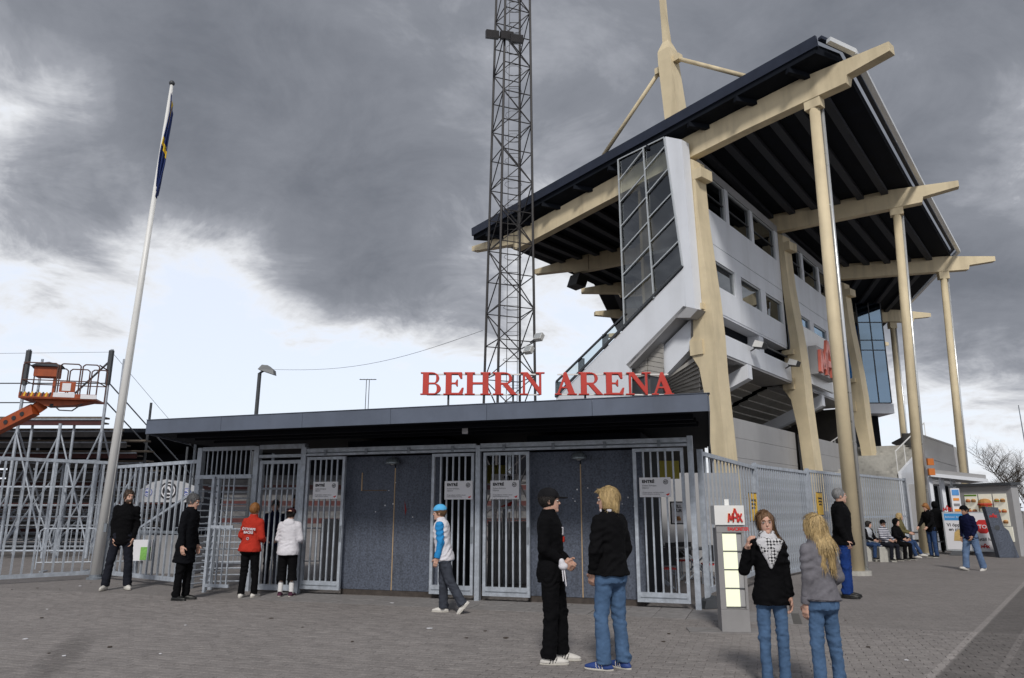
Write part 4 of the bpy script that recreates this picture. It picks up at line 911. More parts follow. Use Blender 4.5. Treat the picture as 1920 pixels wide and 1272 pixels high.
# caged ladder
lad = MB(); c = lambda z: tleg(z, 0.0, -0.35)
for s in (-0.2, 0.2): lad.bar(c(0) + Vector((s, 0, 0)), c(ZT) + Vector((s, 0, 0)), 0.025)
lad.build('ladder_rail', m_twr, tw)
for k in range(48): z = 3.0 + k * 0.5; MB().bar(c(z) + Vector((-0.2, 0, 0)), c(z) + Vector((0.2, 0, 0)), 0.02).build('rung', m_twr, tw)
for k in range(22):
    z = 5.0 + k * 1.0; pts = [c(z) + Vector((0.34 * math.cos(t), -0.34 + 0.34 * math.sin(t) * 1.0, 0)) for t in np.linspace(R(90), R(450), 10)]; MB().tube(pts, 0.01, 4).build('cage_hoop', m_twr, tw)
for px, py in ((923, 66), (950, 68), (968, 74)):
    q = at_y(px, py, TY - 0.9); h = MB(frame_m(q, (1, 0.2, 0), (0, -0.4, 1))); h.box(-0.26, 0.26, -0.16, 0.16, -0.13, 0.16); h.build('lamp_head', m_twr, tw)
a = at_y(918, 66, TY - 0.75); b = at_y(980, 78, TY - 0.75); MB().bar(a, b, 0.07).build('lamp_bar', m_twr, tw)
for px, py, k in ((1010, 632, 1), (991, 656, 1)):
    q = at_y(px, py, TY - 0.5); f = thing('tower_floodlight', tuple(q), 'pale floodlight on the lattice tower, ' + ('upper right' if px > 1000 else 'lower one beside the leg'), 'floodlight', 'small floodlights')
    M = frame_m(q, (0.8, -0.5, 0), (0.35, 0.25, 0.9)); MB(M).box(-0.15, 0.15, -0.08, 0.12, -0.13, 0.13).build('housing', m_offwhite, f); MB(M).box(-0.13, 0.13, -0.095, -0.082, -0.11, 0.11).build('lens', m_alu, f); MB().bar(q, q + Vector((-0.3, 0.5, -0.1)), 0.05).build('bracket', m_dkgrey, f)
# ------------------------------------------------------------------ flagpole and flag
fb = Vector((c0.x, c0.y - 0.12, 0)); ft = at_y(322, 160, 18.35)
fp = thing('flagpole', tuple(fb), 'tall white tapering flagpole in front of the bar fence', 'flagpole')
MB().bar(fb, ft, 0.125, n=20, r2=0.04).build('pole', m_offwhite, fp, True)
MB().lathe([(0.19, -0.01), (0.19, 0.03), (0.13, 0.05), (0.13, 0.10)], fb, 16).build('base', m_galvd, fp)
MB().lathe([(0.045, 0), (0.07, 0.02), (0.08, 0.07), (0.05, 0.12), (0.01, 0.14)], ft, 12).build('finial', m_dkgrey, fp, True)
a = fb.lerp(ft, 0.09) + Vector((0.13, -0.05, 0)); b_ = ft + Vector((0.06, -0.03, -0.1)); MB().bar(a, b_, 0.006, n=4).build('halyard', m_offwhite, fp)
MB().box(a.x - 0.05, a.x + 0.02, a.y - 0.06, a.y - 0.02, a.z - 0.1, a.z + 0.1).build('cleat', m_galvd, fp)
m_fblue = mat('flag_blue', (0.008, 0.024, 0.12), 0.75, 0.15, 6); m_fyel = mat('flag_yellow', (0.70, 0.48, 0.03), 0.75, 0.1, 6)
nu, nv = 28, 34; vs = []; fs = []; mi = []
top = ft.lerp(fb, 0.022)
for j in range(nv + 1):
    v = j / nv
    for i in range(nu + 1):
        s = i / nu; fold = math.sin(s * 17 + v * 2.2) * (0.03 + 0.045 * v * (1 - 0.4 * s)); spread = 0.04 + 0.10 * math.sin(min(1, v * 1.25 + 0.1) * 2.4)
        hp = top.lerp(fb, v * 0.215)
        x = hp.x + 0.05 + s * spread + 0.03 * math.sin(v * 7 + s * 3); y = hp.y - 0.08 + fold * 1.3 + 0.1 * s * math.cos(3 * v); z = hp.z - s * (1.3 - 0.5 * v) * 0.55
        vs.append((x, y, z))
for j in range(nv):
    for i in range(nu):
        k = j * (nu + 1) + i; fs.append((k, k + 1, k + nu + 2, k + nu + 1)); s, v = (i + .5) / nu, (j + .5) / nv
        mi.append(1 if 0.33 < s < 0.42 or 0.44 < v < 0.52 else 0)
me = bpy.data.meshes.new('flag'); me.from_pydata([(x - top.x, y - top.y, z - top.z) for x, y, z in vs], [], fs); me.materials.append(m_fblue); me.materials.append(m_fyel)
me.polygons.foreach_set('material_index', mi); me.polygons.foreach_set('use_smooth', [True] * len(fs))
fl = bpy.data.objects.new('flag', me); COL.objects.link(fl); fl.location = top; sol = fl.modifiers.new('s', 'SOLIDIFY'); sol.thickness = 0.006
tag(fl, 'limp blue and yellow flag hanging folded from the white pole', 'flag')

# ------------------------------------------------------------------ scaffold stand at the left
st = thing('scaffold_stand', (-20, 26, 0), 'temporary spectator stand of steel scaffolding seen from behind, at far left', 'stand')
XR, XL, YB = -14.55, -31.0, 26.0
NR = 14
for k in range(NR):
    y = YB + k * 0.85; z = 4.85 - k * 0.33
    MB().box(XL, XR + 0.12 * (k % 3) + (0.5 if k in (2, 3) else 0), y, y + 0.42, z - 0.06, z).build('deck_plank', m_wood, st); MB().box(XL, XR - 0.2 + 0.1 * (k % 2), y + 0.46, y + 0.78, z - 0.20, z - 0.15).build('deck_plank', m_wood, st)
    MB().bar((XL, y + 0.02, z - 0.10), (XR, y + 0.02, z - 0.10), 0.03, n=5).build('edge_tube', m_galv, st)
    MB().box(XL, XR, y + 0.05, y + 0.11, z - 0.30, z - 0.065).build('riser', mat('stand_riser', (0.10, 0.095, 0.095), 0.8, 0.4, 3) if k % 3 else mat('red_riser', (0.06, 0.02, 0.02), 0.8, 0.3, 3), st)
xs = [XR - 1.5 * i for i in range(9)]
for j, yy in enumerate((YB, YB + 3.0, YB + 6.0, YB + 9.0)):
    zt_ = 4.6 - (yy - YB) * 0.388
    for i, x in enumerate(xs):
        if i > (8, 6, 5, 4)[j]: continue
        h = zt_ + (2.7 if j == 0 and i in (0, 2, 4) else 0.0)
        MB().bar((x, yy, 0), (x, yy, h), 0.045 if j else 0.055, n=8).build('upright', m_galv, st)
        if j == 0: MB().bar((x + 0.32, yy + 0.3, 0), (x + 0.32, yy + 0.3, h - (0.3 if i in (0, 2) else 0)), 0.045, n=8).build('upright', m_galv, st)
        if j < 3 and i % 2 == 0:
            z2 = 4.6 - (yy + 3 - YB) * 0.388; MB().bar((x, yy, 0.3), (x, yy + 3, z2 - 0.1), 0.035, n=6).build('brace', m_galv, st); MB().bar((x, yy, zt_ - 0.15), (x, yy + 3, 0.3), 0.035, n=6).build('brace', m_galv, st)
        if i < (7, 5, 4, 3)[j]:
            x2 = xs[i + 1]; za, zc = (0.25, zt_ - 0.3) if (i + j) % 2 else (zt_ - 0.3, 0.25)
            MB().bar((x, yy - 0.05, za), (x2, yy - 0.05, zc), 0.03, n=6).build('brace', m_galv, st)
            if j == 0: MB().bar((x, yy + 0.06, zc), (x2, yy + 0.06, za), 0.03, n=6).build('brace', m_galv, st)
    for zf in (0.3, 0.72):
        MB().bar((XL if j == 0 else -24, yy + 0.1, zt_ * zf), (XR, yy + 0.1, zt_ * zf), 0.026, n=5).build('ledger', m_galv, st)
    MB().bar((XL if j == 0 else -24, yy, zt_ * 0.52), (XR, yy, zt_ * 0.52), 0.04, n=6).build('ledger', m_galv, st); MB().bar((XL if j == 0 else -24, yy, 0.25), (XR, yy, 0.25), 0.04, n=6).build('ledger', m_galv, st)
for z in (5.35, 6.05): MB().bar((XL, YB, z), (XR, YB, z), 0.022, n=6).build('guard_rail', m_dkgrey, st)
for i in (0, 2, 4): MB().bar((xs[i], YB - 0.02, 6.0), (xs[i], YB - 0.02, 7.25), 0.095, n=8).build('rail_post_sleeve', m_dkgrey, st)
MB().bar((XR, YB, 6.9), (XR - 1.5, YB, 5.3), 0.035, n=6).build('brace', m_dkgrey, st)
for dz in (0.55, 1.25): MB().bar((XR, YB, 4.85 + dz), (XR + 0.1, YB + 12, 4.85 + dz - 4.7), 0.025, n=6).build('guard_rail', m_galvd, st)
for k, yy in enumerate((YB + 3.1, YB + 6.8, YB + 10.2)): MB().bar((XR + 0.1, yy, 0), (XR + 0.1, yy, 4.9 - (yy - YB) * 0.39 + 2.1), 0.05, n=8).build('rail_post', m_dkgrey, st)
MB().bar((XR, YB, 7.2), (XR + 0.15, YB + 12, 2.6), 0.010, n=4).build('net_cable', m_dkgrey, st); MB().bar((XL, YB, 7.0), (XR, YB, 7.2), 0.010, n=4).build('net_cable', m_dkgrey, st)
# far terrace across the pitch with rows of seats
ft_ = thing('far_terrace', (-14, 62, 0), 'dark roofed terrace with rows of red and grey seats beyond the scaffolding', 'stand')
for k in range(9):
    MB().box(-44, 2, 58 + k * 0.9, 58.9 + k * 0.9, 0, 0.6 + k * 0.45).build('step', mat('terrace_step', (0.16, 0.15, 0.15), 0.85, 0.2, 1), ft_)
    MB().box(-44, 2, 58.2 + k * 0.9, 58.6 + k * 0.9, 0.605 + k * 0.45, 1.0 + k * 0.45).build('seat_row', (mat('red_seat', (0.07, 0.018, 0.018), 0.6, 0.5, 3), mat('grey_seat', (0.12, 0.12, 0.125), 0.6, 0.5, 3), mat('dark_seat', (0.05, 0.05, 0.06), 0.5, 0.2, 5))[k % 3], ft_)
MB().prism([(-46, 57, 7.8), (-46, 68, 6.9), (-46, 68, 6.6), (-46, 57, 7.5)], (46, 0, 0)).build('roof', m_roofd, ft_); MB().box(-46, 2, 67.6, 67.9, 0, 6.8).build('back_wall', m_soffit, ft_)
for i in range(8): MB().bar((-45 + i * 6.4, 60, 0), (-45 + i * 6.4, 60, 7.5), 0.12, n=8).build('post', m_galvd, ft_)
# crowd barriers and low stacks behind the turnstiles
for i in range(7):
    x0 = -12.6 + i * 1.55; y0 = 20.2 + 0.5 * (i % 3); M = frame_m((x0, y0, 0), (1, random.uniform(-0.25, 0.25), 0))
    br = thing('crowd_barrier', (x0, y0, 0), ('leftmost', 'second', 'third', 'fourth', 'fifth', 'sixth', 'rightmost')[i] + ' of the grey steel crowd barriers, counted from the left, behind the bars', 'barrier', 'crowd barriers behind the fence')
    MB(M).tube([(0, 0, 0.08), (0, 0, 1.05), (0.08, 0, 1.12), (1.3, 0, 1.12), (1.38, 0, 1.05), (1.38, 0, 0.08)], 0.02).build('frame', m_galv, br); MB(M).bar((0, 0, 0.25), (1.38, 0, 0.25), 0.016, n=6).build('rail', m_galv, br)
    bars(br, [0.12 + 0.127 * k for k in range(10)], 0, 0.26, 1.10, 0.014, M, m_galv)
    for x in (0.2, 1.2): MB(M).bar((x, -0.25, 0.03), (x, 0.25, 0.03), 0.02, n=6).build('foot', m_galv, br)
# white stall with the club crest
sp = at_y(315, 925, 19.6); stl = thing('club_stall', (sp.x, 19.6, 0), 'white stall front with round black club crest behind the bar fence', 'stall')
MS = frame_m((sp.x, 19.6, 0), (1, 0, 0)); w = 0.78; za = at_y(0, 942, 19.6).z; zc = at_y(0, 905, 19.6).z
MB(MS).prism([(-w, 0, za), (w + 0.12, 0, za), (w + 0.12, 0, za + 0.32), (w * 0.45, 0, zc + 0.02), (-0.1, 0, zc + 0.08), (-w * 0.6, 0, zc), (-w, 0, za + 0.3)], (0, 0.12, 0)).build('sign_board', mat('dull_white_board', (0.46, 0.47, 0.50), 0.6, 0.1, 3, stain=0.3), stl)
crest(MS, 0.0, (za + zc) / 2 + 0.04, 0.23, -0.01, stl)
for x in (-0.52, 0.50): crest(MS, x, (za + zc) / 2, 0.11, -0.01, stl, mat('print_blue', (0.10, 0.13, 0.35), 0.5), m_sign)
for x in (-w + 0.05, w): MB(MS).box(x - 0.04, x + 0.04, 0.13, 0.21, 0, za + 0.25).build('post', m_galv, stl)
MB(MS).box(-w, w, 0.22, 0.8, 0, 0.95).build('counter', m_siding, stl); MB(MS).box(-w, w, 1.6, 1.7, 0, za + 0.3).build('back_wall', m_soffit, stl)
q = at_y(265, 1033, 17.3); nb2 = thing('fence_notice', tuple(q), 'white box with green label low on the fence beside the bearded man', 'notice')
MB().box(q.x - 0.22, q.x + 0.22, 17.32, 17.42, q.z - 0.22, q.z + 0.24).build('box', m_sign, nb2); MB().box(q.x - 0.02, q.x + 0.2, 17.30, 17.317, q.z - 0.20, q.z + 0.08).build('label', mat('green_print', (0.20, 0.45, 0.10), 0.5, 0.3, 20), nb2)
q = at_y(346, 927, 21); bs = thing('blue_sign', tuple(q), 'small blue and white sign behind the turnstile frame', 'sign'); MB().box(q.x - 0.14, q.x + 0.14, 20.98, 21, q.z - 0.12, q.z + 0.12).build('board', mat('blue_sign_paint', (0.03, 0.08, 0.40), 0.5), bs); MB().box(q.x - 0.09, q.x + 0.09, 20.965, 20.978, q.z - 0.03, q.z + 0.03).build('stripe', m_sign, bs); MB().bar((q.x, 21.03, 0), (q.x, 21.03, q.z), 0.03).build('post', m_galv, bs)

# ------------------------------------------------------------------ boom lift
BYL = 22.5; bA = at_y(42, 748, BYL); bB = at_y(172, 754, BYL); MBk = frame_m((bA.x, BYL - 0.2, bA.z), (bB.x - bA.x, 0.55, 0)); W = (bB - bA).length * 1.0; D_, H_ = 0.95, 1.12
bl = thing('boom_lift', (bA.x - 3, BYL, 0), 'orange boom lift with railed work basket raised above the scaffolding', 'lift')
MB(MBk).box(0, W, 0, D_, 0, 0.05).build('basket_floor', m_orange, bl); MB(MBk).box(0.0, W, -0.02, 0.0, 0.03, 0.17).build('toe_board', m_orange, bl)
MB(MBk).box(0.95, 1.55, -0.03, -0.02, 0.06, 0.20).build('toe_plate', m_sign, bl); MB(MBk).box(1.72, W, -0.03, -0.02, 0.03, 0.16).build('toe_plate', m_sign, bl)
for k in range(9): MB(MBk).prism([(0.02 + k * 0.1, -0.024, 0.06), (0.07 + k * 0.1, -0.024, 0.06), (0.10 + k * 0.1, -0.024, 0.20), (0.05 + k * 0.1, -0.024, 0.20)], (0, 0.003, 0)).build('hazard_stripe', m_yellow if k % 2 else m_ink, bl)
for y in (0, D_):
    for a, b in ((0.02, 0.98), (1.04, 1.62), (1.68, W - 0.02)):
        MB(MBk).tube([(a, y, 0.05), (a, y, H_ - 0.06), (a + 0.07, y, H_), (b - 0.07, y, H_), (b, y, H_ - 0.06), (b, y, 0.05)], 0.021).build('rail', mat('rusty_rail', (0.10, 0.05, 0.04), 0.6, 0.3, 6), bl)
    MB(MBk).bar((0.02, y, 0.58), (W, y, 0.58), 0.018, n=6).build('rail', MATS['rusty_rail'], bl)
for x in (0.02, W - 0.02): MB(MBk).bar((x, 0, H_), (x, D_, H_), 0.02, n=6).build('rail', MATS['rusty_rail'], bl); MB(MBk).bar((x, 0, 0.58), (x, D_, 0.58), 0.018, n=6).build('rail', MATS['rusty_rail'], bl)
MB(MBk).box(0.28, 0.92, 0.1, 0.55, 0.72, 1.02).build('control_box', m_orange, bl); MB(MBk).prism([(0.2, 0.0, 1.03), (0.95, 0.0, 1.03), (1.0, 0.3, 1.12), (0.6, 0.3, 1.22), (0.25, 0.3, 1.16)], (0, 0.3, -0.06)).build('tarpaulin', m_dkgrey, bl)
MB(MBk).box(1.10, 1.55, -0.05, -0.035, 0.22, 0.55).build('side_plate', m_orange, bl); MB(MBk).box(1.18, 1.42, -0.056, -0.051, 0.26, 0.5).build('placard', m_sign, bl); MB(MBk).box(0.82, 0.9, 0.2, 0.3, 0.05, 0.75).build('control_post', m_orange, bl)
MB(MBk).prism([(0.3, 0.2, 0.0), (W - 0.1, 0.2, 0.0), (W * 0.7, 0.2, -0.14), (0.7, 0.2, -0.2)], (0, 0.5, 0)).build('underframe', m_orange, bl)
pA = at_y(66, 768, BYL + 0.2); pB = at_y(-10, 806, BYL + 0.5); pC = at_y(-260, 900, BYL + 2); kn = MBk @ Vector((0.55, 0.45, -0.12))
MB().bar(kn, pA, 0.24, 0.30).build('jib', m_orange, bl); MB().bar(pA, pB + (pB - pA) * 0.05, 0.26, 0.34).build('boom', m_orange, bl); MB().bar(pB, pC, 0.34, 0.42).build('boom', m_orange, bl)
for k in (0.25, 0.45, 0.65): q = pA.lerp(pB, k); MB().bar(q + Vector((0, -0.14, 0)), q + Vector((0, -0.16, 0)), 0.07, n=10).build('boom_hole', m_ink, bl)
MB().bar(kn + Vector((0.25, 0, 0)), pA + Vector((0.5, 0, 0.12)), 0.06, n=8).build('hose', m_ink, bl); MB().tube([kn + Vector((0.3, -0.1, 0.05)), kn + Vector((0.6, -0.1, -0.2)), kn + Vector((1.0, -0.1, -0.22)), kn + Vector((1.3, -0.1, 0.0))], 0.02).build('hose', m_ink, bl)
MB().box(pC.x - 1.2, pC.x + 1.2, pC.y - 0.9, pC.y + 0.9, 0.45, 1.3).build('chassis', m_orange, bl); MB().bar((pC.x, pC.y, 1.3), (pC.x, pC.y, pC.z), 0.4).build('turret', m_orange, bl)
for sx in (-1, 1):
    for sy in (-1, 1): MB().bar((pC.x + sx * 0.9, pC.y + sy * 0.75, 0.42), (pC.x + sx * 0.9, pC.y + sy * 1.05, 0.42), 0.42, n=16).build('wheel', m_ink, bl)

# ------------------------------------------------------------------ lamp post, aerial, cables behind the pavilion
lp = at_y(487, 700, 32); lps = thing('street_lamp', (lp.x, 32, 0), 'dark street lamp post rising behind the pavilion roof', 'lamp post')
MB().bar((lp.x - 0.05, 32, 0), (lp.x, 32, lp.z), 0.10, n=10, r2=0.085).build('pole', m_dkgrey, lps); MB().bar((lp.x, 32, lp.z), (lp.x + 0.25, 31.9, lp.z + 0.12), 0.05, n=8).build('arm', m_dkgrey, lps)
MB(frame_m((lp.x + 0.35, 31.9, lp.z + 0.06), (1, 0, -0.25), (0.25, 0, 1))).prism([(-0.36, -0.2, -0.02), (0.40, -0.2, -0.08), (0.30, -0.16, 0.12), (0.0, -0.16, 0.26), (-0.26, -0.16, 0.22)], (0, 0.4, 0)).build('lamp_head', mat('lamp_grey', (0.16, 0.17, 0.18), 0.5), lps)
an = at_y(690, 712, 60); ant = thing('aerial', (an.x, 60, 0), 'thin rooftop aerial with crossbar behind the pavilion', 'aerial')
for dx in (-0.12, 0.12): MB().bar((an.x + dx, 60, 0), (an.x + dx, 60, an.z), 0.03, n=5).build('mast', m_dkgrey, ant)
MB().bar((an.x - 0.7, 60, an.z), (an.x + 0.7, 60, an.z), 0.035, n=5).build('crossbar', m_dkgrey, ant)
for k in range(5): MB().bar((an.x - 0.6 + k * 0.3, 59.8, an.z + 0.02), (an.x - 0.6 + k * 0.3, 60.2, an.z + 0.02), 0.02, n=4).build('element', m_dkgrey, ant)
cpts = []
ca, cb = Vector((lp.x + 0.4, 31.9, lp.z + 0.15)), at_y(905, 620, TY)
for i in range(17): t = i / 16; p = ca.lerp(cb, t); p.z -= 0.9 * math.sin(math.pi * t) * 0.6; cpts.append(p)
tag(MB().tube(cpts, 0.012, 4).build('overhead_cable', m_dkgrey), 'thin overhead cable running from the street lamp to the lattice tower', 'cable')

# ------------------------------------------------------------------ lit menu totem in front of the right gate
tq = at_z(1384, 1188); MT = frame_m((tq.x, tq.y + 0.16, 0), Vector((1, -0.10, 0))); w, d = 0.185, 0.15
tt = thing('menu_totem', (tq.x, tq.y + 0.16, 0), 'grey menu totem with lit panels and white MAX box on top', 'sign')
m_tg = mat('totem_grey', (0.27, 0.265, 0.27), 0.5, 0.08, 3, stain=0.12)
MB(MT).box(-w, w, -d, d, 0.0, 0.30).build('base', m_tg, tt); MB(MT).box(-w, w, -d + 0.05, d, 0.303, 1.36).build('case', m_tg, tt)
MB(MT).box(-w, -w + 0.075, -d, -d + 0.048, 0.303, 1.30).build('case_stile', m_tg, tt); MB(MT).box(w - 0.035, w, -d, -d + 0.048, 0.303, 1.30).build('case_stile', m_tg, tt); MB(MT).box(-w, w, -d - 0.005, -d + 0.05, 1.302, 1.40).build('name_band', m_tg, tt)
m_lit = emit('lit_menu_panel', (0.80, 0.82, 0.62), 0.30)
for k in range(4): z0 = 0.335 + k * 0.242; MB(MT).box(-w + 0.078, w - 0.105, -d + 0.02, -d + 0.045, z0, z0 + 0.225).build('lit_panel', m_lit, tt); MB(MT).box(-w + 0.078, w - 0.037, -d + 0.012, -d + 0.03, z0 + 0.227, z0 + 0.240).build('panel_bar', m_dkgrey, tt)
MB(MT).box(w - 0.103, w - 0.037, -d + 0.028, -d + 0.045, 0.335, 1.30).build('side_strip', m_siding, tt)
MB(MT).box(-w - 0.015, w + 0.015, -d - 0.03, d, 1.405, 1.665).build('top_box', m_offwhite, tt)
text('lettering', 'FAVORITER', 0.068, text_m(MT, -0.155 + 0.12, -d - 0.008, 1.325), m_inkred, tt, 'LEFT', 0.002, 0.78)
max_logo(MT, -0.03, -d - 0.034, 1.44, 0.205, 0.19, 0.012, tt, m_inkorange); max_logo(MT, -0.026, -d - 0.046, 1.444, 0.20, 0.18, 0.010, tt, m_inkred)
MB(MT).box(-0.03, 0.03, -0.03, 0.03, 1.667, 1.75).build('top_knob', m_offwhite, tt); MB(MT).box(-w - 0.01, w + 0.01, -d, d, -0.03, -0.003).build('footing', m_dkgrey, tt)
pd = at_z(1360, 1188); tag(MB(MT).box(-0.62, 0.42, -0.22, 0.2, -0.02, 0.018).build('footing_slab', m_slab), kind='structure')
q = at_z(1335, 1140); tag(MB(frame_m((q.x, q.y, 0), (1, 0.3, 0))).prism([(-0.2, -0.1, 0), (0.2, -0.1, 0), (0.18, -0.1, 0.14), (0.02, -0.1, 0.2), (-0.16, -0.1, 0.12)], (0, 0.22, 0)).build('stone', m_dkgrey), 'dark stone lying beside the foot of the totem', 'stone')

# ------------------------------------------------------------------ inside the gates: boards, posters, tables
q = at_y(922, 890, 17.5); yb = thing('mustard_board', tuple(q), 'mustard yellow board hanging behind the middle gates', 'sign'); MB().box(q.x - 0.32, q.x + 0.34, 17.5, 17.53, q.z - 0.2, q.z + 0.22).build('board', m_olive, yb); MB().bar((q.x, 17.55, q.z), (q.x, 17.55, 3.0), 0.03).build('hanger', m_dkgrey, yb)
q = at_y(1248, 882, 17.5); yb = thing('mustard_board', tuple(q), 'mustard yellow board hanging behind the rightmost gate', 'sign'); MB().box(q.x - 0.3, q.x + 0.32, 17.5, 17.53, q.z - 0.2, q.z + 0.22).build('board', m_olive, yb); MB().bar((q.x, 17.55, q.z), (q.x, 17.55, 3.0), 0.03).build('hanger', m_dkgrey, yb)
q = at_y(945, 925, 16.6); wb = thing('white_poster', tuple(q), 'white poster with large letters behind the middle gate', 'poster')
MB().box(q.x - 0.28, q.x + 0.30, 16.6, 16.62, q.z - 0.35, q.z + 0.42).build('board', m_sign, wb); text('lettering', 'VIP', 0.17, frame_m((q.x + 0.0, 16.595, q.z + 0.25), (1, 0, 0)) @ Matrix.Rotation(R(90), 4, 'X'), m_ink, wb, bold=0.006); MB().prism([(q.x - 0.1, 16.596, q.z - 0.3), (q.x + 0.22, 16.596, q.z - 0.16), (q.x + 0.15, 16.596, q.z - 0.28)], (0, 0.002, 0)).build('red_mark', m_inkred, wb)
MB().bar((q.x, 16.66, 0), (q.x, 16.66, q.z + 0.4), 0.05).build('post', m_galvd, wb)
for k in range(6): MB().box(q.x - 0.2 + k * 0.075, q.x - 0.165 + k * 0.075, 16.6, 16.62, q.z - 1.0, q.z - 0.42).build('slat', m_sign, wb)
q = at_y(1271, 962, 18.2); wp = thing('framed_poster', tuple(q), 'black-framed food poster behind the rightmost gate', 'poster')
MB().box(q.x - 0.18, q.x + 0.18, 18.2, 18.23, q.z - 0.27, q.z + 0.27).build('frame', m_ink, wp); MB().box(q.x - 0.15, q.x + 0.15, 18.185, 18.198, q.z - 0.24, q.z + 0.24).build('sheet', m_sign, wp); text('lettering', 'TILL\nTUR', 0.10, frame_m((q.x, 18.18, q.z + 0.12), (1, 0, 0)) @ Matrix.Rotation(R(90), 4, 'X'), m_ink, wp, 'CENTER', 0.003); MB().lathe([(0.06, 0), (0.06, 0.06), (0.03, 0.1)], (q.x, 18.17, q.z - 0.18), 10).build('burger_print', mat('burger_brown', (0.35, 0.16, 0.05), 0.6), wp)
tbw = MB().box(2.6, 6.2, 20.4, 20.5, 0, 2.6).build('inner_wall', m_siding); tag(tbw, 'pale inner wall seen through the rightmost gate and bar fence', 'wall')
for k, (x, y) in enumerate(((3.0, 16.4), (4.3, 17.6), (3.7, 18.9))):
    t = thing('cafe_table', (x, y, 0), ('nearest', 'middle', 'farthest')[k] + ' of three dark cafe tables with crossed steel legs behind the right gate', 'table', 'cafe tables inside the gates')
    MB().box(x - 0.5, x + 0.5, y - 0.4, y + 0.4, 0.72, 0.76).build('tabletop', m_dkgrey, t)
    for s in (-1, 1): MB().bar((x - 0.4, y + 0.3 * s, 0), (x + 0.4, y + 0.3 * s, 0.72), 0.02, n=6).build('leg', m_galv, t); MB().bar((x + 0.4, y + 0.3 * s, 0), (x - 0.4, y + 0.3 * s, 0.72), 0.02, n=6).build('leg', m_galv, t)
    for s in (-1, 1):
        cx = x + s * 0.15; cy = y - 0.62 * s
        ch = thing('cafe_chair', (cx, cy, 0), 'red and black cafe chair ' + ('in front of', 'behind')[(s < 0) * 1] + ' the ' + ('nearest', 'middle', 'farthest')[k] + ' cafe table inside the right gate', 'chair', 'cafe chairs inside the gates')
        MB().box(cx - 0.2, cx + 0.2, cy - 0.2, cy + 0.2, 0.42, 0.45).build('seat', m_inkred, ch); MB().box(cx - 0.2, cx + 0.2, cy - 0.2 * s - 0.015, cy - 0.2 * s + 0.015, 0.5, 0.85).build('backrest', m_ink, ch)
        for a in (-1, 1):
            for b in (-1, 1): MB().bar((cx + a * 0.18, cy + b * 0.18, 0), (cx + a * 0.18, cy + b * 0.18, 0.42), 0.014, n=5).build('leg', m_galv, ch)
gbx = MB().box(-0.55, 0.35, 17.2, 17.9, 0, 1.35).build('grey_cabinet', m_siding); tag(gbx, 'plain grey cabinet standing behind the middle gates', 'cabinet')
gbx = MB().box(-4.6, -3.9, 18.2, 18.8, 0, 1.4).build('grey_cabinet', m_siding); tag(gbx, 'plain grey cabinet standing behind the leftmost sliding gate', 'cabinet')

# ------------------------------------------------------------------ right: stairs, service building, drive-in signs
sb = thing('service_building', (20, 33.5, 0), 'low grey service building with sloping roofline and stair parapet right of the grandstand columns', 'building')
pts = [at_y(1690, 812, 36), at_y(1712, 812, 36), at_y(1785, 832, 34.5), at_y(1787, 905, 34.5), at_y(1690, 905, 36)]
def wallq(a, b, zt0, zt1, n, name, m, parent):
    a = Vector((a[0], a[1], 0)); b = Vector((b[0], b[1], 0)); dn = Vector((-(b - a).y, (b - a).x, 0)).normalized() * 0.15
    for k in range(n):
        za0, za1 = zt0 * k / n, zt1 * k / n; zb0, zb1 = zt0 * (k + 1) / n - 0.02, zt1 * (k + 1) / n - 0.02
        MB().prism([(a.x, a.y, za0), (b.x, b.y, za1), (b.x, b.y, zb1), (a.x, a.y, zb0)], dn).build(name, m, parent)
A_, B_ = at_y(1712, 812, 35.5), at_y(1788, 838, 33.5); wallq(A_, B_, A_.z, B_.z, 5, 'siding_board', m_siding, sb)
Cc = at_y(1690, 812, 37.5); wallq(Cc, A_, Cc.z, A_.z, 5, 'siding_board', m_siding, sb)
MB().prism([(A_.x, A_.y, A_.z), (B_.x, B_.y, B_.z), (B_.x + 2, B_.y + 6, B_.z), (A_.x + 2, A_.y + 6, A_.z)], (0, 0, 0.08)).build('roof', m_siding, sb)
# stairway
stw = thing('stairway', (15, 33, 0), 'outdoor concrete stairway with white handrails under the grandstand', 'stairs')
s0 = at_y(1605, 890, 32.5); s1 = at_y(1668, 832, 37.5); nst = 12
for k in range(nst):
    p = s0.lerp(s1, k / nst); q = s0.lerp(s1, (k + 1) / nst); MB(frame_m((p.x, p.y, 0), (0.85, -0.52, 0))).box(-1.6, 1.6, 0, 0.48, 0, p.z).build('step', m_conc, stw)
for off, zz in ((-1.65, 0.95), (1.65, 0.95)):
    o = Vector((0.85, -0.52, 0)) * off; a = s0 + o + Vector((0, 0, zz)); b = s1 + o + Vector((0, 0, zz)); MB().bar(a, b, 0.03, n=6).build('handrail', m_offwhite, stw)
    for k in range(5): p = a.lerp(b, k / 4); MB().bar(p - Vector((0, 0, 0.95)), p, 0.022, n=6).build('baluster', m_offwhite, stw)
    MB().prism([(a.x, a.y, 0), (b.x, b.y, 0), (b.x, b.y, b.z - 0.9), (a.x, a.y, a.z - 0.9)], (0.1, -0.06, 0)).build('side_wall', m_white, stw)
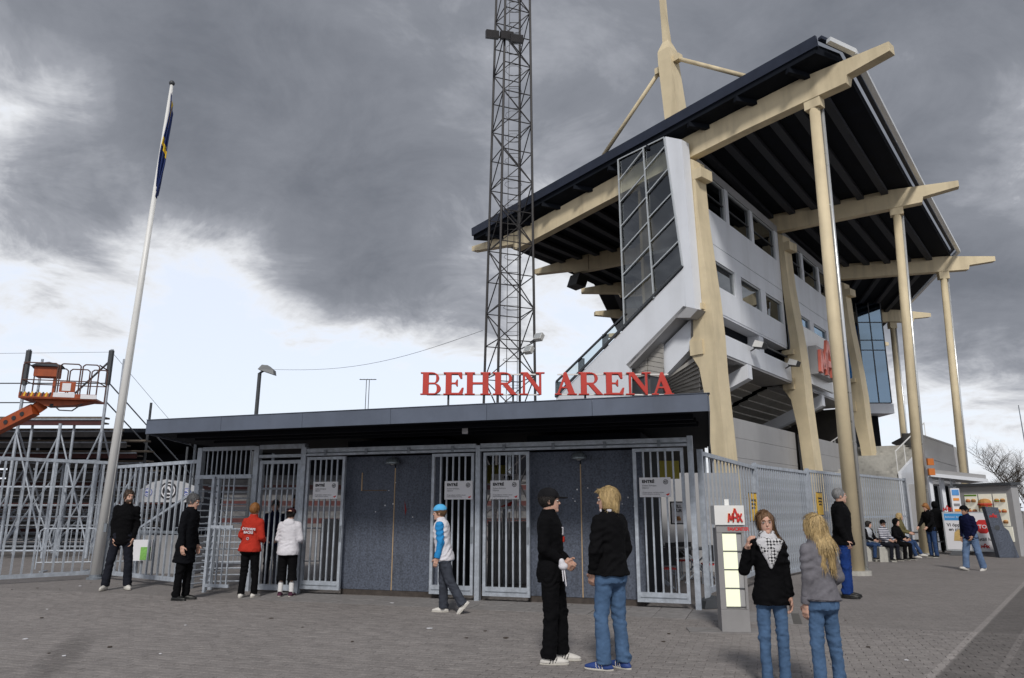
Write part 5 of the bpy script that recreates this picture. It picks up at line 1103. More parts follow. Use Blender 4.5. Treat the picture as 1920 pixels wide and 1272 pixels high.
# porch roof over the restaurant door
pc = thing('porch', (19, 31, 0), 'small pale porch roof with posts and dark glazed door right of the second column', 'porch')
a, b = at_y(1745, 893, 31), at_y(1850, 904, 30); MB().prism([(a.x, 31, a.z), (b.x, 30, b.z), (b.x + 0.4, 31.8, b.z), (a.x + 0.6, 33, a.z)], (0, 0, 0.28)).build('roof', m_siding, pc)
MB().prism([(a.x - .05, 30.9, a.z - 0.02), (b.x, 29.9, b.z - 0.02), (b.x, 29.9, b.z + 0.12), (a.x - .05, 30.9, a.z + 0.12)], (0, 0.08, 0)).build('fascia', m_white, pc)
for px in (1750, 1772, 1793): q = at_y(px, 950, 31.2); MB().box(q.x - 0.07, q.x + 0.07, 31.15, 31.3, 0, a.z).build('post', m_white, pc)
q = at_y(1760, 950, 31.5); MB().box(q.x - 0.1, q.x + 0.9, 31.5, 31.55, 0, 2.6).build('door', m_glassd, pc); MB().box(q.x - 1.2, q.x + 1.2, 32.4, 32.5, 0, 2.7).build('back_wall', m_siding, pc)
# bollard lamp signs on the second column
q = at_y(1733, 885, 27.2)
for dz in (0, 0.36): tag(MB(frame_m((q.x + 0.25, 27.2, q.z + dz), (1, 0, 0))).box(-0.1, 0.12, -0.05, 0.05, -0.12, 0.12).build('orange_plate', mat('orange_plate_paint', (0.55, 0.16, 0.03), 0.5)), 'small orange plate on the second column, ' + ('upper one' if dz else 'lower one'), 'plate', 'orange plates')

# drive-in menu board
def food(M, x, y, z, r, parent, seed):
    rn = random.Random(seed); cs = [(0.35, 0.16, 0.04), (0.45, 0.05, 0.02), (0.12, 0.25, 0.03), (0.50, 0.30, 0.05), (0.16, 0.07, 0.03)]
    MB(M).lathe([(r * 0.9, -r * 0.75), (r, -r * 0.6), (r, -r * 0.35), (r * 0.7, -r * 0.3)], (x, y, z), 12).build('food_print', mat('bun_brown', cs[0], 0.6, 0.2, 15), parent)
    c = rn.choice([1, 2, 4]); MB(M).lathe([(r * 1.05, -r * 0.3), (r * 1.1, -r * 0.1), (r * 1.0, 0.05 * r)], (x, y, z), 12).build('food_print', mat('food_%d' % c, cs[c], 0.6, 0.2, 15), parent)
    MB(M).lathe([(r, 0.08 * r), (r * 0.98, r * 0.3), (r * 0.7, r * 0.62), (r * 0.2, r * 0.75)], (x, y, z), 12).build('food_print', mat('bun_top', (0.48, 0.24, 0.07), 0.5, 0.2, 15), parent)
ml = at_z(1812, 1038); mr = at_z(1915, 1044); MM = frame_m((ml.x, ml.y, 0), (mr - ml)); wm = (mr - ml).length; hm = at_y(1812, 913, ml.y).z
mb = thing('drive_in_menu', tuple(ml), 'grey drive-in menu board with lit food panels', 'menu board')
MB(MM).box(0, wm, 0, 0.35, 0.0, hm).build('housing', m_siding, mb); MB(MM).box(-0.1, wm + 0.1, -0.12, 0.4, hm, hm + 0.1).build('roof', m_dkgrey, mb)
m_lp = emit('lit_food_panel', (0.74, 0.72, 0.62), 0.18)
for k in range(3):
    x0 = wm * (0.12 + 0.27 * k); x1 = x0 + wm * 0.24; z0, z1 = hm * 0.42, hm * 0.88
    MB(MM).box(x0, x1, -0.02, -0.002, z0, z1).build('panel', m_lp, mb)
    if k == 1: food(MM, (x0 + x1) / 2, -0.04, hm * 0.74, 0.24, mb, 3)
    else:
        for a in range(2):
            for c in range(3): food(MM, x0 + (x1 - x0) * (0.28 + 0.44 * a), -0.03, z0 + 0.15 + 0.38 * c, 0.085, mb, k * 7 + a * 3 + c)
MB(MM).box(wm * 0.66, wm * 0.93, -0.03, -0.002, hm * 0.2, hm * 0.41).build('panel', m_lp, mb); MB(MM).box(wm * 0.12, wm * 0.36, -0.025, -0.0205, hm * 0.85, hm * 0.875).build('strip', mat('green_strip', (0.15, 0.3, 0.04), 0.5), mb)
# second sign, cut by the picture edge
ql = at_z(1904, 1040); q2 = thing('price_board', tuple(ql), 'white price board with blue lettering at the right picture edge', 'sign'); M2 = frame_m((ql.x + 0.2, ql.y - 1.5, 0), (1, -0.25, 0)); h2 = 2.65
MB(M2).box(0, 1.2, 0, 0.1, 0.5, h2).build('board', m_sign, q2); MB(M2).box(0.1, 0.2, 0.02, 0.08, 0, 0.5).build('leg', m_galvd, q2); MB(M2).box(1.0, 1.1, 0.02, 0.08, 0, 0.5).build('leg', m_galvd, q2)
text('lettering', 'Öppet', 0.26, text_m(M2, 0.08, -0.006, h2 - 0.32), m_ink, q2, bold=0.005); text('lettering', 'lunch', 0.26, text_m(M2, 0.08, -0.006, h2 - 0.6), m_ink, q2, bold=0.005); text('lettering', '60:-', 0.4, text_m(M2, 0.1, -0.006, h2 - 1.1), mat('print_blue', (0.1, .13, .35)), q2, bold=0.01)
# narrow price column
q = at_y(1793, 940, 28.2); pcn = thing('price_column', (q.x, 28.2, 0), 'narrow white price column beside the menu board', 'sign'); zt_ = at_y(1793, 916, 28.2).z
MB().box(q.x - 0.17, q.x + 0.17, 28.2, 28.3, 0.3, zt_).build('board', m_sign, pcn); MB().box(q.x - 0.13, q.x + 0.13, 28.18, 28.198, zt_ - 0.25, zt_ - 0.05).build('header', mat('sky_blue_print', (0.10, 0.30, 0.65), 0.5), pcn); MB().box(q.x - 0.05, q.x + 0.05, 28.22, 28.28, 0, 0.3).build('foot', m_galvd, pcn)
for k in range(5): MB().box(q.x - 0.11, q.x + 0.11, 28.185, 28.199, zt_ - 0.45 - k * 0.2, zt_ - 0.36 - k * 0.2).build('price_strip', m_inkgrey if k % 2 else m_inkorange, pcn)
# A-board with two posters
al = at_z(1776, 1040); ar = at_z(1876, 1043); MA = frame_m((al.x, al.y, 0), ar - al); wa = (ar - al).length; ha = at_y(1776, 960, al.y).z
ab = thing('poster_stand', tuple(al), 'white double poster stand with red STOP sign on dark feet', 'sign')
MB(MA).box(0, wa, 0, 0.08, 0.14, ha).build('frame', m_alu, ab)
for x0, x1 in ((0.04, wa * 0.49), (wa * 0.51, wa - 0.04)): MB(MA).box(x0, x1, -0.012, -0.001, 0.19, ha - 0.05).build('poster', m_sign, ab)
MB(MA).box(0.06, wa * 0.485, -0.018, -0.013, ha * 0.80, ha - 0.06).build('blue_band', mat('poster_blue', (0.05, 0.28, 0.62), 0.5), ab)
text('lettering', 'Behöver du hjälp?', 0.095, text_m(MA, 0.09, -0.02, ha * 0.86), m_sign, ab); text('lettering', 'Vi öppnar\nen plats!', 0.16, text_m(MA, wa * 0.26, -0.015, ha * 0.66), m_ink, ab, 'CENTER', 0.004)
MB(MA).prism([(wa * 0.17, -0.02, 0.5), (wa * 0.37, -0.02, 0.5), (wa * 0.36, -0.02, 0.8), (wa * 0.28, -0.02, 0.92), (wa * 0.2, -0.02, 0.8)], (0, 0.005, 0)).build('bag_print', mat('bag_ochre', (0.55, 0.38, 0.15), 0.6, 0.2, 9), ab)
cx, cz, r = wa * 0.75, ha * 0.66, wa * 0.155; MB(MA).prism([(cx + r * math.cos(R(22.5 + 45 * i)), -0.022, cz + r * math.sin(R(22.5 + 45 * i))) for i in range(8)], (0, 0.008, 0)).build('stop_octagon', m_inkred, ab)
text('lettering', 'STOP', r * 0.72, text_m(MA, cx, -0.026, cz - r * 0.25), m_sign, ab, 'CENTER', 0.004); text('lettering', 'Beställ här', 0.15, text_m(MA, cx, -0.016, ha * 0.34), m_ink, ab, 'CENTER', 0.003); max_logo(MA, cx - 0.14, -0.018, ha * 0.17, 0.28, 0.16, 0.01, ab, m_inkred)
for x in (wa * 0.06, wa * 0.62): MB(MA).prism([(x, -0.55, 0), (x + 0.62, -0.55, 0), (x + 0.5, -0.1, 0.14), (x + 0.12, -0.1, 0.14)], (0, 0.6, 0)).build('foot', m_dkgrey, ab)
for x in (wa * 0.12, wa * 0.88): max_logo(MA, x - 0.15, 0.0, ha + 0.02, 0.3, 0.22, 0.03, ab, m_inkred, 'top_logo')
# slate order post
q = at_z(1892, 1046); op = thing('order_post', tuple(q), 'leaning slate-grey order post with a round speaker, right of the STOP poster', 'post'); MO = frame_m(tuple(q), (1, -0.1, 0)); h3 = at_y(1880, 950, q.y).z
MB(MO).prism([(-0.30, 0, 0), (0.35, 0, 0), (0.12, 0, h3 * 0.52), (-0.02, 0, h3 * 0.6), (-0.12, 0, h3 * 0.98), (-0.55, 0, h3)], (0, 0.25, 0)).build('body', m_slate, op)
MB(MO).prism([(-0.25 + 0.09 * math.cos(R(30 * i)), -0.01, h3 * 0.58 + 0.09 * math.sin(R(30 * i))) for i in range(12)], (0, 0.008, 0)).build('speaker', m_dkgrey, op); max_logo(MO, -0.45, -0.008, h3 * 0.78, 0.26, 0.14, 0.01, op, m_inkred)
# concrete seat blocks
for k, (px, py, lab) in enumerate(((1640, 1053, 'pale concrete seat block under the boy in the grey vest'), (1668, 1054, 'pale concrete seat block under the striped-sweater boy'), (1698, 1050, 'pale concrete seat block under the woman in olive'), (1612, 1047, 'low concrete kerb block left of the seated boys'))):
    q = at_z(px, py); h = 0.46 if k < 3 else 0.30; w2 = 0.27 if k < 3 else 0.4
    b = MB(); T = Matrix.Translation((q.x, q.y + 0.28, 0)) @ Matrix.Rotation(R(-12 + 9 * k), 4, 'Z'); b.M = T
    b.add([(x * f, y * f, z) for z, f in ((-0.01, 1), (h - 0.04, 0.88), (h, 0.80)) for x, y in ((-w2, -0.27), (w2, -0.27), (w2, 0.27), (-w2, 0.27))], [(3, 2, 1, 0)] + [(r_ * 4 + i, r_ * 4 + (i + 1) % 4, r_ * 4 + 4 + (i + 1) % 4, r_ * 4 + 4 + i) for r_ in (0, 1) for i in range(4)] + [(8, 9, 10, 11)])
    tag(b.build('concrete_block', m_conc), lab, 'seat block', 'concrete seat blocks')
# picnic table behind
q = at_z(1722, 1040); pt = thing('picnic_table', (q.x, q.y + 1, 0), 'dark metal picnic table behind the seated group', 'table'); x, y = q.x, q.y + 1.2
for k in range(4): MB().box(x - 0.8, x + 1.3, y - 0.4 + k * 0.2, y - 0.23 + k * 0.2, 0.74, 0.78).build('slat', m_dkgrey, pt)
for s in (-0.75, 0.7): MB().box(x - 0.8, x + 1.3, y + s - 0.13, y + s + 0.13, 0.42, 0.46).build('bench_plank', m_dkgrey, pt)
for xx in (x - 0.5, x + 1.0): MB().bar((xx, y - 0.75, 0), (xx, y + 0.15, 0.74), 0.03, n=6).build('leg', m_galv, pt); MB().bar((xx, y + 0.7, 0), (xx, y - 0.15, 0.74), 0.03, n=6).build('leg', m_galv, pt); MB().bar((xx, y - 0.75, 0.4), (xx, y + 0.7, 0.4), 0.025, n=6).build('cross_bar', m_galv, pt)

# ------------------------------------------------------------------ bare trees and far belt
def bare_tree(base, h, seed, label, spread=0.55):
    rn = random.Random(seed); t = thing('bare_tree', tuple(base), label, 'tree', 'bare trees at the far right'); tr, cr = MB(), MB()
    def grow(p, d, ln, r, lev):
        n = 3; q = p
        for i in range(n):
            d2 = (d + Vector((rn.uniform(-1, 1), rn.uniform(-1, 1), rn.uniform(-0.5, 0.7))) * 0.14).normalized(); e = q + d2 * ln / n
            (tr if lev == 0 else cr).bar(q, e, r * (1 - 0.22 * i), n=5 if lev < 2 else 3, r2=r * (1 - 0.22 * (i + 1)))
            if lev < 5 and (lev > 0 or i > 0):
                for _ in range(2 if lev < 4 else 1):
                    a = rn.uniform(0, 6.28); s = Vector((math.cos(a), math.sin(a), rn.uniform(0.1, 0.9))).normalized(); grow(e, (d2 * (1 - spread) + s * spread).normalized(), ln * rn.uniform(0.5, 0.72), r * 0.5, lev + 1)
            q = e; d = d2
    grow(Vector(base), Vector((0, 0, 1)), h * 0.48, h * 0.020, 0)
    tr.build('trunk', m_bark, t); cr.build('crown', m_bark, t)
bare_tree(at_y(1893, 957, 85).xy.to_3d(), 9.0, 4, 'large bare tree behind the menu board at the far right', 0.6)
bare_tree(at_y(1868, 957, 110).xy.to_3d(), 6.5, 9, 'smaller bare tree left of the large one at far right', 0.7)
bare_tree(at_y(1925, 957, 100).xy.to_3d(), 7.0, 12, 'bare tree cut by the right picture edge', 0.6)
hb = MB(); rn = random.Random(3)
for i in range(1500):
    a = rn.uniform(-150, 190); p = Vector((a, 150 + rn.uniform(0, 25), rn.uniform(0, 1) ** 1.5 * (3.5 + 2 * math.sin(a * 0.08) + 1.4 * math.sin(a * 0.31)))); s = rn.uniform(0.3, 1.3)
    d = Vector((rn.uniform(-1, 1), rn.uniform(-1, 1), rn.uniform(0.2, 1))).normalized(); e = Vector((rn.uniform(-1, 1), rn.uniform(-1, 1), rn.uniform(-1, 1))).normalized()
    hb.add([p, p + d * s, p + d * s * 0.6 + e * s * 0.5, p + e * s * 0.8 + d * 0.2], [(0, 1, 2), (0, 2, 3), (0, 3, 1), (1, 3, 2)])
tag(hb.build('far_woods', mat('far_twigs', (0.085, 0.085, 0.07), 0.95, 0.4, 0.3)), 'far leafless tree belt along the horizon', 'woods', kind='stuff')
pl = at_y(1912, 760, 55); tag(MB().bar((pl.x, 55, 0), (pl.x - 0.1, 55, pl.z), 0.06, n=8, r2=0.03).build('far_pole', m_galvd), 'thin far pole at the right picture edge above the trees', 'pole')

# ------------------------------------------------------------------ litter on the paving
rn = random.Random(21)
for k, (px, py) in enumerate(((348, 1174), (508, 1161), (567, 1178), (805, 1180), (875, 1198), (910, 1185), (48, 1200), (92, 1227), (205, 1215), (735, 1132), (1245, 1205), (1255, 1190), (300, 1228), (948, 1198), (660, 1205), (120, 1232), (22, 1107), (70, 1104), (150, 1100), (112, 1106), (170, 1094), (88, 1144), (78, 1160), (1628, 1215), (1700, 1240), (1585, 1165))):
    q = at_z(px, py); s = rn.uniform(0.015, 0.04); ang = rn.uniform(0, 3); dark = k % 3
    pts = [(q.x + s * rn.uniform(0.6, 1.3) * math.cos(ang + i * 1.05), q.y + s * rn.uniform(0.6, 1.3) * math.sin(ang + i * 1.05), 0.010) for i in range(6)]
    tag(MB().prism(pts, (0, 0, 0.006)).build('litter', m_sign if dark == 0 else mat('dry_leaf', (0.06, 0.045, 0.035), 0.9)), ('scrap of pale paper lying on the paving' if dark == 0 else 'small dry leaf lying on the paving'), 'litter', 'paper scraps on the paving' if dark == 0 else 'dry leaves on the paving')
# ------------------------------------------------------------------ people
def rotm(ax, a):
    c, s = math.cos(a), math.sin(a); M = np.eye(4)
    i, j = {'x': (1, 2), 'y': (2, 0), 'z': (0, 1)}[ax]; M[i, i] = c; M[i, j] = -s; M[j, i] = s; M[j, j] = c; return M
def trm(v): M = np.eye(4); M[:3, 3] = v; return M
def apply(M, p): return (M @ np.array([*p, 1.0]))[:3]
def unit(v): v = np.array(v, float); return v / (np.linalg.norm(v) + 1e-9)
def skinmat(name, c):
    M = mat(name, c, 0.55, 0.08, 14, 0.04, 120, spec=0.35); b = M.node_tree.nodes['Principled BSDF']; b.inputs['Subsurface Weight'].default_value = 0.12; b.inputs['Subsurface Radius'].default_value = (0.02, 0.008, 0.005); return M
m_skin = skinmat('skin_fair', (0.56, 0.34, 0.26)); m_skin2 = skinmat('skin_tan', (0.36, 0.20, 0.14))
def cloth(name, c, var=0.12, bump=0.25, rough=0.85, bs=160): return mat(name, c, rough, var, 10, bump, bs, spec=0.08)
def denim(name, c): return mat(name, c, 0.9, 0.32, 4.5, 0.3, 200, spec=0.15, color2=tuple(min(1, x * 1.9 + 0.003) for x in c))
def hairmat(name, c): return mat(name, c, 0.5, 0.45, 55, 0.6, 90, spec=0.4, stretch=(1, 1, 0.14))
c_black = cloth('black_cloth', (0.0045, 0.0045, 0.0055)); c_black2 = cloth('black_knit', (0.0055, 0.0055, 0.0065), 0.2, 0.4); c_navy = cloth('navy_cloth', (0.007, 0.009, 0.035)); c_coat = cloth('dark_coat', (0.0055, 0.006, 0.008))
c_red = cloth('red_cloth', (0.42, 0.035, 0.022)); c_white = cloth('white_cloth', (0.66, 0.65, 0.70), 0.06); c_blue = cloth('blue_cloth', (0.03, 0.24, 0.55)); c_lblue = cloth('pale_blue_cap', (0.10, 0.42, 0.75)); c_grey = cloth('grey_marl_knit', (0.16, 0.155, 0.175), 0.22, 0.5); c_olive = cloth('olive_cloth', (0.13, 0.115, 0.055)); c_lgrey = cloth('light_grey_cloth', (0.42, 0.44, 0.48))
c_jean = denim('blue_denim', (0.048, 0.088, 0.160)); c_jean2 = denim('mid_denim', (0.020, 0.040, 0.095)); c_djean = denim('dark_denim', (0.008, 0.009, 0.014)); c_pjean = denim('washed_denim', (0.085, 0.13, 0.22)); c_gjean = denim('charcoal_denim', (0.03, 0.034, 0.045)); c_bjean = cloth('bright_blue_jeans', (0.014, 0.040, 0.17), 0.35)
c_shoew = mat('white_shoe', (0.60, 0.58, 0.55), 0.6, 0.12, 12); c_shoeb = mat('black_shoe', (0.012, 0.012, 0.012), 0.4); c_shoebl = mat('blue_shoe', (0.02, 0.05, 0.20), 0.6); c_sole = mat('pale_sole', (0.48, 0.46, 0.42), 0.8); c_sock = cloth('white_sock', (0.70, 0.69, 0.69), 0.05)
h_brown = hairmat('brown_hair', (0.055, 0.032, 0.020)); h_dark = hairmat('dark_hair', (0.013, 0.010, 0.009)); h_blond = hairmat('blond_hair', (0.42, 0.30, 0.14)); h_grey = hairmat('grey_hair', (0.22, 0.22, 0.225)); h_ginger = hairmat('ginger_hair', (0.28, 0.12, 0.035)); h_lbrown = hairmat('light_brown_hair', (0.14, 0.075, 0.035)); h_sgrey = hairmat('grey_black_hair', (0.09, 0.09, 0.095))
m_eyew = mat('eye_white', (0.7, 0.7, 0.68), 0.25); m_iris = mat('iris', (0.02, 0.018, 0.016), 0.2); m_lip = mat('lip', (0.34, 0.11, 0.09), 0.45)
m_stripe = bpy.data.materials.new('striped_knit'); m_stripe.use_nodes = True
def stripes():
    nt = m_stripe.node_tree; N = nt.nodes.new; L = nt.links.new; b = nt.nodes['Principled BSDF']; tc = N('ShaderNodeTexCoord'); s = N('ShaderNodeSeparateXYZ'); L(tc.outputs['Object'], s.inputs[0])
    k = N('ShaderNodeMath'); k.operation = 'MULTIPLY'; L(s.outputs[2], k.inputs[0]); k.inputs[1].default_value = 15
    f = N('ShaderNodeMath'); f.operation = 'FRACT'; L(k.outputs[0], f.inputs[0]); g = N('ShaderNodeMath'); g.operation = 'GREATER_THAN'; L(f.outputs[0], g.inputs[0]); g.inputs[1].default_value = 0.55
    mx = N('ShaderNodeMix'); mx.data_type = 'RGBA'; L(g.outputs[0], mx.inputs[0]); mx.inputs[6].default_value = (0.5, 0.5, 0.55, 1); mx.inputs[7].default_value = (0.05, 0.055, 0.09, 1); L(mx.outputs[2], b.inputs['Base Color']); b.inputs['Roughness'].default_value = 0.9
stripes()
m_scarf = bpy.data.materials.new('checked_scarf_cloth'); m_scarf.use_nodes = True
def scarfm():
    nt = m_scarf.node_tree; N = nt.nodes.new; L = nt.links.new; b = nt.nodes['Principled BSDF']; tc = N('ShaderNodeTexCoord'); mp = N('ShaderNodeMapping'); L(tc.outputs['Object'], mp.inputs[0]); mp.inputs['Rotation'].default_value = (0, R(45), 0)
    ck = N('ShaderNodeTexChecker'); L(mp.outputs[0], ck.inputs[0]); ck.inputs['Scale'].default_value = 48; ck.inputs[1].default_value = (0.62, 0.62, 0.64, 1); ck.inputs[2].default_value = (0.02, 0.02, 0.025, 1)
    n = N('ShaderNodeTexNoise'); L(tc.outputs['Object'], n.inputs[0]); n.inputs['Scale'].default_value = 16; r = N('ShaderNodeMapRange'); L(n.outputs[0], r.inputs[0]); r.inputs[1].default_value = 0.5; r.inputs[2].default_value = 0.56
    mx = N('ShaderNodeMix'); mx.data_type = 'RGBA'; L(r.outputs[0], mx.inputs[0]); L(ck.outputs[0], mx.inputs[6]); mx.inputs[7].default_value = (0.55, 0.55, 0.58, 1); L(mx.outputs[2], b.inputs['Base Color']); b.inputs['Roughness'].default_value = 0.95
scarfm()

TORSO = [(-.13, .140, .108, .005), (-.04, .152, .114, .012), (.06, .144, .106, .006), (.16, .134, .098, .0), (.28, .146, .104, -.003), (.38, .156, .108, .0), (.45, .148, .098, .006), (.505, .110, .080, .012), (.55, .062, .058, .014)]
TORSOF = [(-.13, .138, .108, .005), (-.04, .146, .114, .012), (.06, .130, .100, .006), (.16, .112, .086, .0), (.28, .120, .096, -.010), (.36, .128, .104, -.012), (.44, .122, .088, .002), (.495, .092, .070, .010), (.54, .053, .050, .012)]
class Person:
    def __init__(s, label, loc, rot, h, pose, near=1, female=False, build=1.0, skin=None, group=None):
        s.k = h / 1.78; s.root = thing('person', (loc[0], loc[1], loc[2] if len(loc) > 2 else 0), label, 'person', group); s.root.rotation_euler = (0, 0, R(rot))
        s.res = {0: 0.0095, 1: 0.012, 2: 0.017, 3: 0.021}[near]; s.resb = {0: 0.0075, 1: 0.0095, 2: 0.013, 3: 0.016}[near]
        s.skin = skin or m_skin; s.f = female; s.b = build; P = dict(lean=0, side=0, twist=0, hyaw=0, hpitch=0, htilt=0, aL=((0.10, 0, -1), (0.02, -0.16, -1)), aR=((-0.10, 0, -1), (-0.02, -0.16, -1)), lL=((0.03, -0.02, -1), (0.01, 0.05, -1)), lR=((-0.03, -0.02, -1), (-0.01, 0.05, -1)), fL=8, fR=-8, pL=0, pR=0, hip=None); P.update(pose); s.P = P
        th, sh = 0.435, 0.415; hipx = 0.078 if female else 0.086
        hip = np.array([0, 0, 0.0]); J = {}
        for sd, sg in (('L', 1), ('R', -1)):
            a = np.array([sg * hipx, 0, -0.02]); kd, sd_ = [unit(v) for v in P['l' + sd]]; J['h' + sd] = a; J['k' + sd] = a + kd * th; J['a' + sd] = J['k' + sd] + sd_ * sh
        low = min(J['aL'][2] - 0.5 * math.sin(R(max(0, P['pL']))) * 0, J['aR'][2]); z0 = 0.085 - low if P['hip'] is None else P['hip'] / s.k
        for n in J: J[n] = J[n] + np.array([0, 0, z0])
        s.z0 = z0; s.T = trm((0, 0, z0)) @ rotm('y', R(P['side'])) @ rotm('x', R(P['lean'])) @ rotm('z', R(P['twist']))
        shx = (0.136 if female else 0.163) * (0.6 + 0.4 * build)
        for sd, sg in (('L', 1), ('R', -1)):
            a = apply(s.T, (sg * shx, 0.005, 0.455 if female else 0.47)); u, f_ = [unit(v) for v in P['a' + sd]]
            J['s' + sd] = a; J['e' + sd] = a + u * 0.285; J['w' + sd] = J['e' + sd] + f_ * 0.25; J['hd' + sd] = f_
        J['n'] = apply(s.T, (0, 0.012, 0.53)); s.J = J
        nk = apply(s.T, (0, 0.0, 0.655)); hx = R(P['lean']) * 0.3
        s.H = trm(nk + np.array([0, -0.012, 0.02])) @ rotm('z', R(P['twist'] + P['hyaw'])) @ rotm('x', R(P['hpitch'])) @ rotm('y', R(P['htilt'])) @ rotm('x', hx)
        s.kids = {}
    def field(s, res):
        pts = np.array([v for k, v in s.J.items() if not k.startswith('hd')] + [s.H[:3, 3]]); lo = pts.min(0) - 0.28; hi = pts.max(0) + 0.28; lo[2] = max(lo[2], -0.05) if s.P['hip'] is None else lo[2]; return Field(lo, hi, res)
    def out(s, name, f, m, wr=0.0, fr=14.0, streak=None, label=None, parent=None, folds=None):
        V, F = f.mesh()
        if len(F) == 0: return None
        if wr:
            N = vnormals(V, F); sc = np.array([fr, fr, fr * 1.6]); d = vnoise(V * sc + 3.1 * s.z0) * 0.6 + vnoise(V * sc * 2.1 + 11) * 0.4
            if folds == 'leg':
                z = V[:, 2]; mk = np.exp(-((z - .13) / .10) ** 2) * 1.3 + np.exp(-((z - .50) / .09) ** 2) * .9 + np.exp(-((z - .84) / .09) ** 2) * .8
                d = d * .9 + mk * np.sin(z * 62 + 9 * vnoise(V * 6) + 45 * V[:, 0] * np.sign(V[:, 0]) + 20 * V[:, 1]) * np.clip(.35 + 0.9 * vnoise(V * 8 + 7), 0, 1.2)
            elif folds == 'top':
                z = V[:, 2]; d = d * .9 + .8 * np.sin(z * 70 + V[:, 0] * 38 + 7 * vnoise(V * 5)) * np.clip(vnoise(V * 6 + 3) + .25, 0, 1)
            if streak: d = vnoise(V * np.array([streak, streak, streak * 0.12]) + 5)
            V = V + N * (d * wr)[:, None]
        me = np_mesh(name, V * s.k, F, m); o = link(name, me, parent or s.root)
        if label: o['label'] = label
        return o
    def torso(s, infl, z0=None, z1=None):
        st = [(z, a * s.b, b * s.b, c) for z, a, b, c in (TORSOF if s.f else TORSO)]
        A = np.array(st)
        if z0 is not None or z1 is not None:
            z0 = A[0, 0] if z0 is None else z0; z1 = A[-1, 0] if z1 is None else z1
            zs = sorted(set([z0, z1] + [z for z in A[:, 0] if z0 < z < z1])); A = np.array([[z] + [np.interp(z, A[:, 0], A[:, i]) for i in (1, 2, 3)] for z in zs])
        return loft(A, s.T, infl)
    def head(s, f):
        H = s.H
        f.add(ell((0, .016, .032), (.074, .094, .098), H), .0); f.add(ell((0, -.022, -.045), (.056, .070, .074), H), .035); f.add(ell((0, -.074, -.092), (.024, .022, .020), H), .02)
        a, b = apply(H, (0, -.086, .020)), apply(H, (0, -.104, -.018)); f.add(cap(a, b, .008, .0125), .012)
        f.add(ell((0, -.083, .036), (.052, .016, .012), H), .015)
        for x in (-.031, .031): f.sub(ell((x, -.104, .012), (.019, .018, .013), H), .014)
        f.add(ell((0, -.084, -.052), (.022, .010, .008), H), .008)
        for x in (-.076, .076): f.add(ell((x, .008, -.004), (.010, .020, .031), H), .008)
        f.add(cap(s.J['n'] + np.array([0, 0, -.04]), apply(H, (0, .018, -.045)), .056 if not s.f else .047, .052 if not s.f else .044), .03)
    def hand(s, f, sd):
        J = s.J; w = J['w' + sd]; d = J['hd' + sd]; sg = 1 if sd == 'L' else -1; curl = s.P.get('curl' + sd, 0.5)
        side = unit(np.cross(d, [sg * 1.0, 0.15, 0.0])); side = side if side[1] < 0 else -side; pal = unit(np.cross(side, d)) ; pal = pal if pal[0] * sg < 0 else -pal
        c = w + d * 0.06; f.add(cap(w, w + d * 0.03, .026, .026), .02); M = np.eye(4); M[:3, 0] = side; M[:3, 1] = pal; M[:3, 2] = d; M[:3, 3] = c; f.add(boxp((0, 0, 0), (.038, .014, .042), M, .012), .015)
        for i, (o, ln) in enumerate(((.030, .070), (.010, .080), (-.010, .075), (-.029, .060))):
            b0 = w + d * 0.098 + side * o; d1 = unit(d + pal * curl * 0.8); d2 = unit(d + pal * curl * 2.4); b1 = b0 + d1 * ln * .5; b2 = b1 + d2 * ln * .5; f.add(cap(b0, b1, .0095, .009), .004); f.add(cap(b1, b2, .009, .0075), .004)
        t0 = w + d * .035 + side * .034; t1 = t0 + unit(d * .6 + side * .8 + pal * .3) * .035; t2 = t1 + unit(d * .9 + side * .2 + pal * .5) * .032; f.add(cap(t0, t1, .013, .011), .008); f.add(cap(t1, t2, .011, .009), .004)
    def body(s):
        f = s.field(s.resb); J = s.J
        f.add(s.torso(-.026, -.12)); f.add(s.torso(-.012, .30), .02)
        for sd in 'LR':
            f.add(cap(J['s' + sd], J['e' + sd], .046, .037), .03); f.add(cap(J['e' + sd], J['w' + sd], .037, .026), .015); s.hand(f, sd)
            f.add(cap(J['h' + sd], J['k' + sd], .060, .036), .03); f.add(cap(J['k' + sd], J['a' + sd], .036, .028), .02)
        s.head(f); s.bodyo = s.out('body', f, s.skin); return s
    def face(s, beard=None, brow=None):
        H = s.H
        for x in (-.031, .031):
            f = Field(apply(H, (x, -.085, .012)) - .03, apply(H, (x, -.085, .012)) + .03, .0035); f.add(ell((x, -.080, .012), (.0120, .0125, .0070), H)); eo = s.out('eye', f, m_eyew)
            f = Field(apply(H, (x, -.085, .012)) - .03, apply(H, (x, -.085, .012)) + .03, .003); f.add(ell((x, -.090, .012), (.0070, .0065, .0066), H)); s.out('iris', f, m_iris, parent=eo)
            f = Field(apply(H, (x, -.095, .034)) - .035, apply(H, (x, -.095, .034)) + .035, .0035); f.add(ell((x * 1.05, -.095, .036), (.017, .008, .0042), H)); s.out('eyebrow', f, brow or h_brown)
        f = Field(apply(H, (0, -.09, -.052)) - .04, apply(H, (0, -.09, -.052)) + .04, .0035); f.add(ell((0, -.0885, -.052), (.021, .0085, .0068), H)); s.out('mouth', f, m_lip)
        if beard:
            f = Field(H[:3, 3] - .16, H[:3, 3] + .16, .008); f.add(ell((0, -.030, -.062), (.061, .070, .068), H)); f.sub(ell((0, -.09, .0), (.06, .05, .035), H), .01); f.sub(ell((0, -.115, -.05), (.017, .02, .006), H), .004); f.clip(apply(H, (0, 0, -.012)), H[:3, 2]); s.out('beard', f, beard, .004, 60)
        return s
